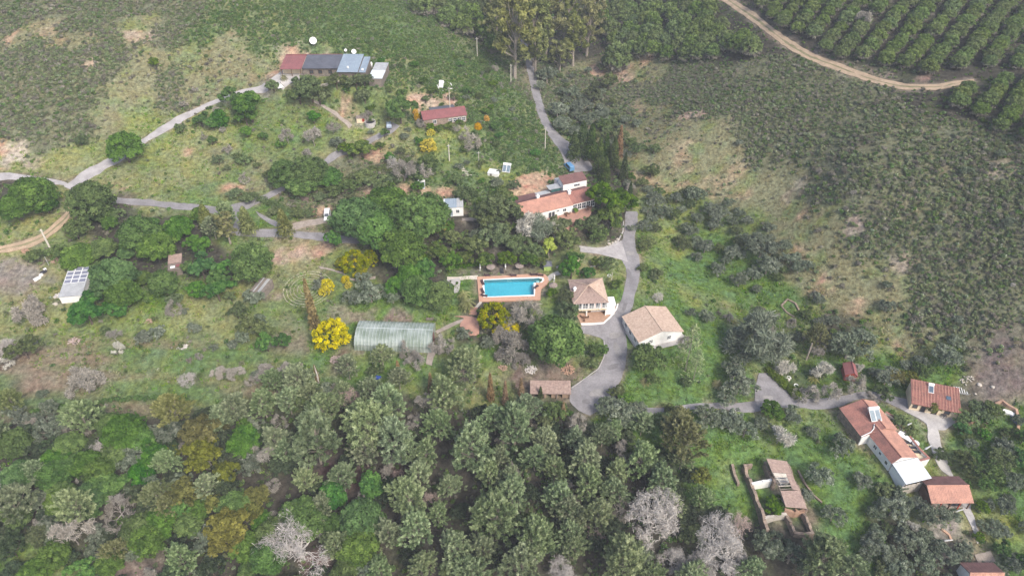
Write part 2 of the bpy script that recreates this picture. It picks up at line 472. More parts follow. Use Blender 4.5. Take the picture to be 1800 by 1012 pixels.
M['solar_grey'] = mat('grey_solar_cells', (0.22, 0.23, 0.29), (0.18, 0.19, 0.25), 0.8, 0.25, stain=0.1, spec=0.6)
M['collector'] = mat('pale_collector_glass', (0.17, 0.23, 0.27), (0.13, 0.18, 0.22), 0.8, 0.2, stain=0.15, spec=0.6)
M['tyre'] = mat('black_rubber', (0.02, 0.02, 0.02), (0.015, 0.015, 0.015), 2, 0.8, stain=0.1)
M['pool_floor'] = mat('turquoise_basin', (0.17, 0.58, 0.72), (0.14, 0.52, 0.66), 0.25, 0.5, stain=0.12)
M['red_metal'] = mat('red_metal', (0.40, 0.05, 0.03), None, 1, 0.5, stain=0.1)
M['orange_clay'] = mat('orange_clay', (0.44, 0.285, 0.20), (0.35, 0.22, 0.155), 1.2, 0.9, 0.03, stain=0.3)
M['logs'] = mat('cut_logs', (0.42, 0.30, 0.22), (0.26, 0.18, 0.13), 4, 0.95, 0.03, stain=0.5, objrand=0.2)
M['blue_plastic'] = mat('blue_plastic', (0.04, 0.09, 0.42), None, 1, 0.5, stain=0.1)

def water_mat():
    m, nt, out = _new('pool_water'); L = nt.links.new
    tr = nd(nt, 'ShaderNodeBsdfTransparent'); tr.inputs[0].default_value = (0.70, 0.95, 0.96, 1)
    gl = nd(nt, 'ShaderNodeBsdfGlossy'); gl.inputs['Roughness'].default_value = 0.06
    fr = nd(nt, 'ShaderNodeFresnel'); fr.inputs[0].default_value = 1.33
    n = nd(nt, 'ShaderNodeTexNoise'); n.inputs['Scale'].default_value = 1.2; n.inputs['Detail'].default_value = 3
    g = nd(nt, 'ShaderNodeNewGeometry'); L(g.outputs['Position'], n.inputs['Vector'])
    b = nd(nt, 'ShaderNodeBump'); b.inputs['Distance'].default_value = 0.03; b.inputs['Strength'].default_value = 0.5
    L(n.outputs[0], b.inputs['Height']); L(b.outputs[0], gl.inputs['Normal']); L(b.outputs[0], fr.inputs['Normal'])
    ms = nd(nt, 'ShaderNodeMixShader'); L(fr.outputs[0], ms.inputs[0]); L(tr.outputs[0], ms.inputs[1]); L(gl.outputs[0], ms.inputs[2])
    L(ms.outputs[0], out.inputs[0]); return m
M['water'] = water_mat()
def film_mat():
    m, nt, out = _new('milky_greenhouse_film'); L = nt.links.new
    n = nd(nt, 'ShaderNodeTexNoise'); n.inputs['Scale'].default_value = 0.35; n.inputs['Detail'].default_value = 5
    g = nd(nt, 'ShaderNodeNewGeometry'); L(g.outputs['Position'], n.inputs['Vector'])
    rp = nd(nt, 'ShaderNodeValToRGB')
    rp.color_ramp.elements[0].position = 0.35; rp.color_ramp.elements[0].color = (0.24, 0.30, 0.24, 1)
    rp.color_ramp.elements[1].position = 0.65; rp.color_ramp.elements[1].color = (0.46, 0.52, 0.49, 1)
    L(n.outputs[0], rp.inputs[0])
    d = nd(nt, 'ShaderNodeBsdfPrincipled'); d.inputs['Roughness'].default_value = 0.35; L(rp.outputs[0], d.inputs['Base Color'])
    t = nd(nt, 'ShaderNodeBsdfTransparent'); t.inputs[0].default_value = (0.8, 0.86, 0.8, 1)
    ms = nd(nt, 'ShaderNodeMixShader'); ms.inputs[0].default_value = 0.32
    L(d.outputs[0], ms.inputs[1]); L(t.outputs[0], ms.inputs[2]); L(ms.outputs[0], out.inputs[0]); return m
M['film'] = film_mat()

def ground_mat():
    m, nt, out = _new('hillside_ground'); L = nt.links.new
    a = nd(nt, 'ShaderNodeAttribute'); a.attribute_name = 'soil'
    g = nd(nt, 'ShaderNodeNewGeometry')
    def noise(s, d=5, r=0.6):
        n = nd(nt, 'ShaderNodeTexNoise'); n.inputs['Scale'].default_value = s; n.inputs['Detail'].default_value = d; n.inputs['Roughness'].default_value = r
        L(g.outputs['Position'], n.inputs['Vector']); return n.outputs[0]
    def rng(src, lo, hi, a0=0.3, a1=0.7):
        r = nd(nt, 'ShaderNodeMapRange'); r.inputs['From Min'].default_value = a0; r.inputs['From Max'].default_value = a1
        r.inputs['To Min'].default_value = lo; r.inputs['To Max'].default_value = hi; L(src, r.inputs[0]); return r.outputs[0]
    f1 = noise(0.9); f2 = noise(0.22, 6, 0.7); f3 = noise(3.2, 3)
    hs = nd(nt, 'ShaderNodeHueSaturation')
    L(rng(f2, 0.465, 0.535), hs.inputs['Hue']); L(rng(f1, 0.5, 1.5), hs.inputs['Value']); L(rng(f2, 1.15, 0.75), hs.inputs['Saturation'])
    L(a.outputs['Color'], hs.inputs['Color'])
    sc = nd(nt, 'ShaderNodeVectorMath', operation='SCALE'); L(hs.outputs[0], sc.inputs[0]); L(rng(f3, 0.7, 1.3), sc.inputs['Scale'])
    b = nd(nt, 'ShaderNodeBsdfPrincipled'); b.inputs['Roughness'].default_value = 1.0; b.inputs['Specular IOR Level'].default_value = 0.05
    L(sc.outputs[0], b.inputs['Base Color'])
    bp = nd(nt, 'ShaderNodeBump'); bp.inputs['Distance'].default_value = 0.5; bp.inputs['Strength'].default_value = 0.7
    L(f1, bp.inputs['Height']); L(bp.outputs[0], b.inputs['Normal'])
    L(b.outputs[0], out.inputs[0]); return m
M['ground'] = ground_mat()
# ------------------------------------------------------------------ building plots (levelled before the ground is built)
RC = {}
def plot(key, pxs, h, m=1.5, blend=5.0, ext=(0, 0, 0, 0), zref=None):
    RC[key] = Rect(pxs, h, zref, ext).prep(m, blend); return RC[key]
plot('gable_house', [(1120, 598), (1203, 583), (1166, 538.5), (1098.5, 558)], 3.0, 2)
plot('pool_house', [(1010, 533), (1067.4, 530), (1057.4, 490), (1000, 492.7)], 5.0, 2)
plot('main_house', [(918, 383), (1040, 349), (1033, 327), (908, 352)], 3.0, 3)
plot('upper_block', [(994, 323.3), (1033, 315), (1022, 305.5), (978, 314)], 5.0, 1, zref=RC['main_house'].z0 + 0.3)
plot('small_house', [(782.7, 365.4), (813.6, 363.4), (814, 352.5), (780.5, 352.7)], 3.2, 2)
plot('top_house', [(497.5, 119.5), (597, 122), (600, 99.4), (498, 102.7)], 3.0, 3)
plot('top_house_b', [(597, 127), (646, 126), (647, 101), (601, 99.4)], 3.6, 2, zref=RC['top_house'].z0)
plot('annex', [(650, 136.7), (674, 137.4), (680, 112.7), (659, 112)], 3.0, 1, zref=RC['top_house'].z0 - 0.6)
plot('red_cottage', [(743, 211), (819, 201), (814, 187.4), (741, 196)], 2.8, 2)
plot('long_upper', [(1512.7, 766.7), (1573, 754), (1538.7, 705.4), (1479.4, 717.4)], 3.0, 1)
plot('long_lower', [(1566.7, 812.7), (1608, 803), (1574, 754), (1530.7, 764)], 3.0, 1, zref=RC['long_upper'].z0)
plot('ribbed_cottage', [(1602, 707.5), (1682.7, 724), (1684.7, 691.4), (1600, 675)], 2.7, 2)
plot('barn', [(1637, 883.5), (1706, 880), (1687, 839.5), (1618, 837.3)], 2.8, 2)
plot('corner_barn', [(1707, 1024), (1766, 1024), (1742, 990), (1690, 990)], 2.8, 1)
plot('ruin', [(1388, 924), (1428, 902), (1382, 806), (1311, 816)], 2.4, 1.5, blend=4)
plot('red_shed', [(1484, 656), (1505, 660), (1505, 640), (1486, 639)], 2.3, 1)
plot('panel_shed', [(119, 517), (158, 518), (147, 473), (108, 481)], 2.5, 1.5)
plot('tile_shed', [(300, 474), (321, 471), (317.4, 449.4), (292.7, 453.4)], 2.4, 1)
plot('grey_shed', [(445, 509), (463, 515), (477, 492), (452, 488)], 2.4, 1)
plot('greenhouse', [(625.5, 615.5), (759, 618), (765, 578), (634, 572)], 0.3, 1.5)
plot('wood_store', [(934, 691), (1002, 691), (1003, 673), (931, 672)], 2.2, 1)
plot('pool', [(840, 529), (949, 526), (957, 482), (838, 484)], 0.3, 6, blend=8)
RC['pool'].z0 += 0.0
_pl = RC['pool']
z = _pl.z0

# ------------------------------------------------------------------ kinds of ground, by place
ANC = {
 'S': [(60,30),(150,40),(30,110),(100,130),(200,20),(60,190),(130,180),(150,240),(60,230),(20,160),(0,60),(0,10),(240,10),(170,100),(90,240),(330,20),
       (1200,150),(1300,160),(1400,160),(1500,190),(1350,230),(1450,260),(1550,230),(1600,300),(1700,250),(1650,350),(1750,330),(1500,340),(1780,420),
       (1700,430),(1620,430),(1560,390),(1750,500),(1680,520),(1620,500),(1790,250),(1790,560),(1420,200),(1250,190),(1530,420),(1470,290),(1600,550),(1720,590),
       (1000,170),(1060,200),(1080,160),(620,300),(700,300),(560,330),(280,70),(300,150),(1390,250),(1450,330),(1520,380),(1640,560)],
 'G': [(400,30),(450,60),(560,40),(620,50),(700,70),(740,110),(800,110),(840,160),(860,220),(780,130),(720,120),(900,200),(870,260),(680,20),(360,60),(820,200),(700,160),(850,280),(650,160),(560,20),(480,20),(900,270),(840,320),(760,310)],
 'D': [(240,50),(250,110),(230,180),(210,220),(270,160),(330,110),(400,90),(350,140),(420,140),(1130,200),(1180,240),(1230,230),(1230,290),(1280,270),(1300,340),
       (1380,380),(1450,400),(1500,460),(1420,300),(1360,330),(1500,520),(1550,520),(1560,580),(1470,480),(1450,500),(1100,130),(60,60),(130,80),(380,260),(460,300),(640,190),(1400,420),(1600,590),(1170,300),(1440,450),(1090,260)],
 'Y': [(300,260),(350,280),(280,240),(400,230),(260,210),(20,400),(80,370),(40,420),(640,240),(760,270),(820,240),(860,300),(120,530),(60,520),(150,590),(250,560),(330,560),
       (1190,380),(1230,520),(1180,430),(760,570),(30,280),(140,280),(1700,740),(1520,600),(1790,930),(1720,900),(1540,770)],
 'L': [(1150,450),(1200,470),(1240,500),(1180,520),(1250,560),(1230,640),(1150,680),(1200,690),(1260,690),(1350,640),(1300,620),(1440,640),(1270,780),(1330,780),(1400,800),
       (1250,830),(1290,860),(1480,800),(1450,870),(1500,900),(1540,860),(1500,950),(1720,780),(1760,760),(1770,880),(1700,860),(1790,820),(650,640),(740,640),(700,560),
       (640,550),(760,560),(920,645),(860,630),(300,510),(560,600),(830,505),(980,500),(1085,480),(1060,490),(1400,660),(1440,740),(1530,640),(1600,850),(1260,450),(1300,470),
       (1400,560),(1360,530),(1110,560),(1640,640),(440,400),(1080,740),(1130,740),(1380,860),(460,385),(1760,960),(60,980),(20,990)],
 'M': [(50,570),(120,630),(220,620),(330,620),(430,630),(380,580),(260,640),(480,640),(560,650),(200,580),(300,300),(340,310),(240,320),(420,300),(500,270),(580,230),(700,240),
       (1280,400),(1320,560),(430,180),(600,170),(650,170),(560,180),(440,240),(820,290),(300,340),(500,460),(560,470),(480,520),(560,540),(900,470),(960,480),(1370,580),(1300,400),
       (880,680),(1010,660),(420,420),(600,520),(110,420),(100,500),(880,655),(380,655),(1040,470)],
 'P': [(20,670),(80,690),(250,655),(10,640),(500,610),(600,620),(1740,640),(1770,620),(1790,600),(1720,670),(1760,650),(930,660),(970,655),(40,490),(50,520)],
 'E': [(560,120),(500,100),(470,130),(740,178),(790,180),(720,330),(760,335),(660,325),(920,325),(950,318),(560,365),(530,440),(570,440),(500,445),(1060,130),(1100,120),
       (1130,110),(1100,140),(1210,205),(1240,200),(230,60),(30,62),(60,55),(20,290),(420,325),(620,190),(800,340),(1400,380),(1560,600),(1500,545),(660,280),(400,320),(15,265),(330,260),(270,630)],
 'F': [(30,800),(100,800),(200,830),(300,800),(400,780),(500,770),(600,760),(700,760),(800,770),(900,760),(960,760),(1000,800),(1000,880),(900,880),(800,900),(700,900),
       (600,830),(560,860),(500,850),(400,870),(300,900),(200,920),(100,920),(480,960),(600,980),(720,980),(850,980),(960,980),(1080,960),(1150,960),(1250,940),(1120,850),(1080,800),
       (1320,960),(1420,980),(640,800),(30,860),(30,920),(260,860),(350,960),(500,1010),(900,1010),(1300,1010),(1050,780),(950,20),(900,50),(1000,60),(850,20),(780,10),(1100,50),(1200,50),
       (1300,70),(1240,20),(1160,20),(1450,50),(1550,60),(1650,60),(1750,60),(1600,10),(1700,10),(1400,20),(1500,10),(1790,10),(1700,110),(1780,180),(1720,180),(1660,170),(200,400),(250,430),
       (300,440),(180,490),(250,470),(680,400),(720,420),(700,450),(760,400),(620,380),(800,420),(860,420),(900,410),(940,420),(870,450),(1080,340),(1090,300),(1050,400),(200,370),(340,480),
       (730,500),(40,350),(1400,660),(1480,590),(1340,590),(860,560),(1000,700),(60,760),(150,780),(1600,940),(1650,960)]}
TYPES = 'SGDYLMPEF'
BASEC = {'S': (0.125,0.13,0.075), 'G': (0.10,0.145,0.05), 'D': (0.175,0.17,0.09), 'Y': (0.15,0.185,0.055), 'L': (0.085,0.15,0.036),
         'M': (0.115,0.15,0.052), 'P': (0.19,0.15,0.11), 'E': (0.36,0.235,0.155), 'F': (0.052,0.047,0.037)}  # F is litter darkened further, shade between trees put into the colour
_ap, _at, _ab = [], [], []
for k, L_ in ANC.items():
    for a, b in L_:
        p = at(a, b); _ap.append(p[:2]); _at.append(TYPES.index(k)); _ab.append({'E': 0.36, 'P': 0.8}.get(k, 1.0))
_ap = np.array(_ap); _at = np.array(_at); _ab = np.array(_ab)
def kind_weights(x, y):
    """share of every kind of ground at world x, y"""
    jx = 7 * fbm(x, y, 16, 11, 4); jy = 7 * fbm(x, y, 16, 23, 4)
    W = np.zeros((len(x), len(TYPES)))
    for i in range(0, len(x), 20000):
        s = slice(i, i + 20000)
        d = np.hypot((x[s] + jx[s])[:, None] - _ap[None, :, 0], (y[s] + jy[s])[:, None] - _ap[None, :, 1]) / _ab
        w = np.exp(-(d - d.min(1)[:, None]) / 1.3)
        for t in range(len(TYPES)):
            W[s, t] = w[:, _at == t].sum(1)
    return W / W.sum(1)[:, None]

# extra spots of colour (pixel, radius in metres, colour)
SPOT = [((735,178),3.5,(0.50,0.31,0.2)),((760,177),3.5,(0.50,0.31,0.2)),((790,179),3,(0.48,0.3,0.2)),((530,92),3,(0.46,0.32,0.21)),((570,90),3,(0.46,0.32,0.21)),((500,98),3,(0.42,0.3,0.2)),((1050,120),5,(0.50,0.28,0.17)),((1090,135),6,(0.48,0.28,0.17)),((235,62),3.5,(0.45,0.30,0.20)),((265,60),2.5,(0.45,0.30,0.20)),((150,110),3,(0.42,0.32,0.19)),
 ((25,265),5,(0.55,0.42,0.30)),((60,285),3,(0.45,0.34,0.24)),((20,280),4,(0.50,0.40,0.28)),((215,330),1.5,(0.50,0.28,0.18)),((705,200),1,(0.3,0.25,0.2)),((618,193),3.2,(0.50,0.30,0.18)),
 ((275,635),4,(0.36,0.24,0.17)),((255,640),3,(0.34,0.23,0.16)),((520,435),4,(0.50,0.33,0.21)),((550,436),4.5,(0.50,0.33,0.21)),((495,450),2.5,(0.48,0.32,0.2)),((575,440),2,(0.46,0.3,0.2)),
 ((480,520),2,(0.3,0.22,0.15)),((590,830),6,(0.12,0.06,0.055)),((620,860),5,(0.12,0.06,0.055)),((690,815),4,(0.13,0.06,0.055)),((70,880),4,(0.15,0.08,0.085)),((150,880),5,(0.12,0.07,0.065)),
 ((240,790),5,(0.11,0.07,0.06)),((560,1000),4,(0.25,0.13,0.10)),((250,1000),5,(0.28,0.18,0.14)),((1205,205),3,(0.48,0.32,0.2)),((1225,200),3,(0.48,0.32,0.2)),((1400,335),3,(0.42,0.30,0.2)),
 ((1445,495),2,(0.55,0.27,0.17)),((1580,455),3,(0.40,0.29,0.2)),((1500,400),3,(0.34,0.25,0.18)),((1760,300),4,(0.38,0.27,0.18)),((1300,710),1,(0.2,0.15,0.1)),((60,455),3,(0.26,0.21,0.17)),
 ((35,490),5,(0.26,0.22,0.18)),((15,470),4,(0.28,0.23,0.19)),((90,485),3,(0.24,0.21,0.16)),((960,650),7,(0.19,0.12,0.10)),((920,660),5,(0.19,0.12,0.10)),((1000,655),4,(0.2,0.13,0.1)),
 ((850,470),7,(0.22,0.18,0.13)),((910,470),6,(0.22,0.18,0.13)),((940,468),5,(0.2,0.18,0.12)),((700,590),3,(0.2,0.15,0.1)),((640,556),3,(0.26,0.20,0.13)),((700,556),4,(0.24,0.15,0.12)),
 ((600,555),4,(0.26,0.22,0.12)),((20,690),6,(0.24,0.16,0.13)),((50,680),6,(0.24,0.17,0.13)),((10,660),5,(0.25,0.17,0.13)),((490,595),3,(0.24,0.18,0.13)),((520,625),4,(0.23,0.18,0.13)),
 ((1655,910),4,(0.30,0.26,0.22)),((1670,930),4,(0.30,0.26,0.22)),((1675,955),4,(0.28,0.24,0.2)),((1700,700),4,(0.22,0.2,0.13)),((1745,690),5,(0.2,0.17,0.12)),((470,150),5,(0.30,0.26,0.24)),
 ((635,215),2,(0.32,0.26,0.2)),((1775,630),9,(0.19,0.135,0.105)),((1740,655),7,(0.18,0.13,0.115)),((1745,672),4,(0.2,0.16,0.13)),((650,330),3,(0.42,0.27,0.19)),((545,345),3,(0.3,0.2,0.17)),((600,330),3,(0.25,0.16,0.14)),
 ((1000,275),2,(0.4,0.28,0.2)),((985,290),2,(0.38,0.27,0.19)),((1420,100),1,(0.2,0.2,0.1)),((1480,112),3,(0.25,0.16,0.13)),((1560,134),3,(0.3,0.19,0.15)),((1620,137),3,(0.36,0.2,0.14)),
 ((1390,70),3,(0.24,0.17,0.14)),((1440,95),3,(0.24,0.17,0.14)),((1520,124),3,(0.27,0.18,0.14)),((1700,143),3,(0.25,0.15,0.12))]
def soil(x, y):
    W = kind_weights(x, y)
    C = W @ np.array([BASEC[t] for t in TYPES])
    n1 = fbm(x, y, 9, 31, 4); n2 = fbm(x, y, 5, 37, 3); n3 = fbm(x, y, 22, 41, 3)
    earth = np.array((0.33, 0.235, 0.155)); green = np.array((0.10, 0.17, 0.035)); dry = np.array((0.27, 0.23, 0.12))
    g = {t: W[:, i] for i, t in enumerate(TYPES)}
    a = np.clip((n1 - 0.22) * 5, 0, 1) * (g['D'] * 0.5 + g['S'] * 0.12 + g['M'] * 0.22 + g['Y'] * 0.12 + g['G'] * .15)
    C = C * (1 - a[:, None]) + earth * a[:, None]
    a = np.clip((n2 - 0.1) * 4, 0, 1) * (g['D'] * 0.45 + g['M'] * 0.6 + g['F'] * 0.12 + g['P'] * 0.25)
    C = C * (1 - a[:, None]) + green * a[:, None]
    a = np.clip((n3 - 0.05) * 4, 0, 1) * (g['L'] * 0.30 + g['M'] * 0.35 + g['Y'] * 0.3 + g['G'] * 0.25)
    C = C * (1 - a[:, None]) + dry * a[:, None]
    jx = 1.6 * vnoise(x, y, 2.5, 51); jy = 1.6 * vnoise(x, y, 2.5, 57)
    brk = np.clip(0.62 + 1.3 * fbm(x, y, 3.2, 63, 3), 0.12, 1.0)
    for (p, r, c) in SPOT_W:
        d = np.hypot(x + jx - p[0], y + jy - p[1]) / r
        a = np.clip((1.15 - d) * 2.2, 0, 0.9) * brk
        q = np.array(c); lum = q.mean(); q = (q * 0.68 + lum * 0.32) * 0.78
        C = C * (1 - a[:, None]) + q * a[:, None]
    # field rows on the terrace by the wood, worn verges along the roads
    m = np.clip(1 - poly_dist(x, y, FIELD) / 6, 0, 1)
    st = np.clip(0.5 + 1.3 * vnoise(x * 0.12 + y * 0.02, y, 2.6, 81) + 0.5 * vnoise(x, y, 7, 83), 0, 1)
    fc = np.array((0.085, 0.14, 0.042)) * st[:, None] + np.array((0.185, 0.145, 0.10)) * (1 - st[:, None])
    C = C * (1 - 0.85 * m[:, None]) + fc * 0.85 * m[:, None]
    i = np.clip(np.round(x - X0).astype(int), 0, len(_gx) - 1); j = np.clip(np.round(y - Y0).astype(int), 0, len(_gy) - 1)
    v = np.clip(VERGE[i, j] * 1.6, 0, 1) * np.clip(0.45 + 1.5 * vnoise(x, y, 3.0, 87), 0, 0.85)
    C = C * (1 - v[:, None]) + np.array((0.20, 0.165, 0.12)) * v[:, None]
    return C
SPOT_W = [(at(*p), r, c) for p, r, c in SPOT]

# ------------------------------------------------------------------ roads: cross sections (pixel pairs), draped on the ground
def cr(P, n):
    """Catmull-Rom through the rows of P, n points a span"""
    P = np.array(P, float); Q = np.vstack([2 * P[0] - P[1], P, 2 * P[-1] - P[-2]]); out = []
    for i in range(1, len(Q) - 2):
        for t in np.linspace(0, 1, n, endpoint=False):
            a, b, c, d = Q[i - 1], Q[i], Q[i + 1], Q[i + 2]
            out.append(0.5 * ((2 * b) + (c - a) * t + (2 * a - 5 * b + 4 * c - d) * t * t + (3 * b - a - 3 * c + d) * t ** 3))
    out.append(P[-1]); return np.array(out)
ROADS = []
def road(name, secs, m, label, off=0.10, cat='road', lat=5):
    E = []
    for a, b, c, d in secs:
        E.append(list(at(a, b)[:2]) + list(at(c, d)[:2]))
    ROADS.append((name, np.array(E), m, label, off, lat))
    S = cr(E, 5)
    for i in range(len(S) - 1):
        block([S[i, :2], S[i, 2:], S[i + 1, 2:], S[i + 1, :2]], 0.4)
    return E
road('road', [(905,60,914,60),(922,92,934,92),(925,115,939,113),(930,140,944,137),(938,175,951,170),(947,205,960,200),(958,228,970,222),(973,250,990,243),(985,268,1015,262),(992,285,1040,290),(1008,303,1040,300)], M['asphalt'], None)
road('road', [(1100,372,1120,372),(1098,385,1121,382),(1098,405,1119,402),(1094,420,1116,420),(1088,437,1118,440),(1094,458,1124,452),(1101,475,1125,470),(1099,500,1121,500),(1094,520,1116,522),(1084,545,1108,548),(1072,562,1099,570),(1060,575,1098,586),(1061,600,1104,610),(1062,622,1100,638),(1050,650,1094,662),(1030,665,1085,682),(1003,685,1078,705),(1003,706,1050,722),(1018,722,1036,730)], M['asphalt'], None)
road('road', [(1092,422,1104,462),(1075,432,1086,455),(1055,436,1062,449),(1035,434,1038,445),(1020,432,1020,443)], M['concrete_road'], None, 0.14)
road('road', [(1022,570,1022,585),(1045,570,1045,590),(1068,562,1072,604)], M['asphalt'], None, 0.13)
road('road', [(1050,705,1045,724),(1100,712,1100,722),(1150,718,1150,727),(1200,712,1200,721),(1250,708,1250,717),(1290,709,1290,722),(1325,704,1325,724),(1355,690,1362,716),(1385,695,1385,716),(1415,700,1415,718),(1450,700,1450,720),(1480,696,1482,712),(1510,688,1514,702),(1540,690,1545,702),(1575,697,1573,714),(1605,705,1600,728),(1640,718,1628,745)], M['asphalt'], None, 0.11)
road('yard', [(1334,656,1346,656),(1330,670,1362,668),(1327,690,1385,688),(1325,706,1405,702)], M['asphalt'], 'forked tarmac parking place beside the low hedge row', 0.16)
road('yard', [(1610,712,1590,722),(1650,722,1625,742),(1675,732,1645,755),(1680,742,1660,757)], M['concrete'], 'pale paved forecourt in front of the ribbed tile cottage', 0.17)
road('path', [(1626,735,1646,735),(1630,760,1650,756),(1634,782,1654,777),(1644,808,1662,800),(1654,826,1678,842)], M['concrete'], None, 0.15)
road('path', [(1692,885,1708,880),(1694,900,1706,898),(1703,920,1714,916),(1712,940,1722,936),(1718,955,1726,950)], M['concrete'], None, 0.15)
road('path', [(1712,975,1740,968),(1722,992,1750,990)], M['gravel'], None, 0.15)
road('road', [(-20,305,-20,317),(25,305,25,317),(70,312,68,322),(105,318,112,326),(118,322,128,331)], M['concrete_road'], None, 0.10)
road('road', [(112,328,125,334),(150,300,168,309),(175,287,190,296),(200,274,212,284),(228,256,238,264),(246,248,256,251),(300,212,318,216),(350,188,360,192),(375,177,382,182),(420,160,428,166),(465,146,472,158)], M['concrete_road'], None, 0.12)
road('road', [(125,330,120,340),(200,346,200,357),(260,351,262,362),(300,356,305,367),(345,360,345,371),(385,363,392,376),(425,357,432,368),(443,351,448,361),(478,336,486,343),(530,312,536,318),(580,272,590,279),(610,261,618,269),(645,245,652,252),(680,226,690,233),(690,215,703,222)], M['asphalt'], None, 0.11)
road('road', [(392,366,420,362),(398,385,415,380),(402,400,424,394),(412,413,436,404),(445,416,447,404),(490,417,482,403),(520,418,514,406),(565,423,562,410),(600,427,600,415),(658,430,658,418)], M['asphalt'], None, 0.15)
road('road', [(450,372,455,380),(468,382,474,393),(488,390,494,402),(505,396,512,408)], M['asphalt'], None, 0.14)
road('dirt_track', [(500,400,512,410),(522,391,530,401),(552,386,556,396),(584,380,586,389)], M['gravel'], 'short gravel spur where the white van is parked', 0.18)
road('dirt_track', [(-20,438,-20,450),(0,433,0,445),(40,425,45,437),(75,410,82,420),(100,390,108,400),(118,370,128,375),(122,340,132,342)], M['dirt_road'], 'sandy two-rut track curving up beside the white pole', 0.16)
road('dirt_track', [(1240,-20,1270,-20),(1265,0,1290,0),(1310,30,1325,22),(1350,60,1360,51),(1385,86,1396,75),(1420,105,1428,94),(1470,125,1478,113),(1520,142,1525,131),(1580,157,1580,146),(1640,159,1640,149),(1682,151,1678,144),(1712,144,1712,139)], M['dirt_road'], 'long sandy track round the pine plantation', 0.14)
road('path', [(812,384,812,389),(840,383,840,388),(862,385,862,390)], M['gravel'], None, 0.16)
road('path', [(548,174,545,177),(570,185,566,189),(590,197,586,202),(606,210,601,214),(620,220,614,226)], M['gravel'], None, 0.14)
road('path', [(560,468,562,471),(600,478,602,482),(618,490,622,494),(660,485,660,489)], M['gravel'], None, 0.14)
road('path', [(765,583,768,587),(780,576,783,580),(796,567,799,571),(815,560,818,564)], M['gravel'], None, 0.14)
road('path', [(760,606,772,608),(753,622,766,624),(750,640,760,643)], M['gravel'], None, 0.14)
road('patio', [(955,382,1038,352),(960,392,1040,368),(985,400,1036,380),(1003,408,1012,404)], M['brick_red'], 'pink brick terrace before the long orange-roofed house', 0.14, lat=12)
road('patio', [(915,388,935,384),(915,402,935,400)], M['brick_red'], 'small red brick terrace hidden behind the blossoming tree', 0.14, lat=6)
road('patio', [(1012,552,1084,538),(1020,565,1080,550),(1022,572,1060,568)], M['orange_clay'], 'orange paved terrace below the tan-tiled pool house', 0.2, lat=12)
road('yard', [(473,146,502,121),(485,152,534,122),(498,158,532,140)], M['concrete'], 'grey paved yard in front of the maroon roof', 0.14, lat=8)
road('patio', [(800,556,820,556),(815,560,838,560),(808,572,842,574),(820,590,842,590)], M['brick_red'], 'worn red brick landing at the foot of the pool steps', 0.2, lat=8)

# ------------------------------------------------------------------ ground sheet
FIELD = [at(*p)[:2] for p in ((-60, 620), (150, 612), (420, 622), (560, 640), (560, 690), (300, 700), (-60, 715))]
VERGE = BLOCK.astype(float)
for _ in range(3): VERGE = (VERGE + np.roll(VERGE, 1, 0) + np.roll(VERGE, -1, 0) + np.roll(VERGE, 1, 1) + np.roll(VERGE, -1, 1)) / 5
def build_ground():
    # bilinear relief on a 1 m grid near the place, ever coarser out to the horizon
    def ext(a0, a1):
        lo, hi, s = [], [], 2.0
        a, b = a0, a1
        while b < 4200: b += s; hi.append(b); a -= s; lo.append(a); s *= 1.22
        return lo[::-1], hi
    lo, hi = ext(X0, X1); gx = np.concatenate([lo, _gx, hi])
    lo, hi = ext(Y0, Y1); gy = np.concatenate([lo, _gy, hi])
    nx, ny = len(gx), len(gy)
    GX, GY = np.meshgrid(gx, gy, indexing='ij')
    Z = h_raw(GX, GY)
    i0 = int(np.argmin(abs(gx - X0))); j0 = int(np.argmin(abs(gy - Y0)))
    Z[i0:i0 + len(_gx), j0:j0 + len(_gy)] = HG
    # colour only where it can be seen; the rest is scrub
    C = np.zeros((nx * ny, 4)); C[:, 3] = 1
    x = GX.ravel(); y = GY.ravel()
    near = (np.abs(x) < 330) & (y > 30) & (y < 470)
    C[near, :3] = soil(x[near], y[near])
    fx, fy = x[~near], y[~near]
    t = np.clip(fbm(fx, fy, 160, 3, 4) * 1.5 + 0.5, 0, 1)[:, None]
    C[~near, :3] = np.array((0.10, 0.11, 0.05)) * (1 - t) + np.array((0.15, 0.15, 0.085)) * t
    idx = np.arange(nx * ny).reshape(nx, ny)
    F = np.stack([idx[:-1, :-1], idx[1:, :-1], idx[1:, 1:], idx[:-1, 1:]], -1).reshape(-1, 4)
    me = mesh_np('ground', np.stack([x, y, Z.ravel()], 1), [F], [M['ground']], {'soil': C}, smooth=True)
    obj('ground', me, kind='structure')

def drape(name, S, m, off, lat, **k):
    n = len(S); V = []; wob = 0.3
    for i in range(n):
        a, b = S[i, :2], S[i, 2:]
        for j in range(lat + 1):
            t = j / lat; p = a * (1 - t) + b * t
            if j in (0, lat):
                d = (b - a) / max(np.linalg.norm(b - a), 1e-6)
                p = p + d * float(vnoise(p[0], p[1], 2.2, 3 + j)) * wob
            V.append((p[0], p[1], gnd(p[0], p[1]) + off))
    # skirt
    F = []
    w = lat + 1
    for i in range(n - 1):
        for j in range(lat):
            F.append((i * w + j, i * w + j + 1, (i + 1) * w + j + 1, (i + 1) * w + j))
    nv = len(V)
    rim = [i * w for i in range(n)] + [(n - 1) * w + j for j in range(1, lat + 1)] + [i * w + lat for i in range(n - 2, -1, -1)] + [j for j in range(lat - 1, 0, -1)]
    for r in rim: V.append((V[r][0], V[r][1], V[r][2] - 0.5))
    for i in range(len(rim)):
        a, b = rim[i], rim[(i + 1) % len(rim)]; F.append((a, b, nv + (i + 1) % len(rim), nv + i))
    mb = MB(); mb.v = V; mb.f = F
    return mb.build(name, m, **k)
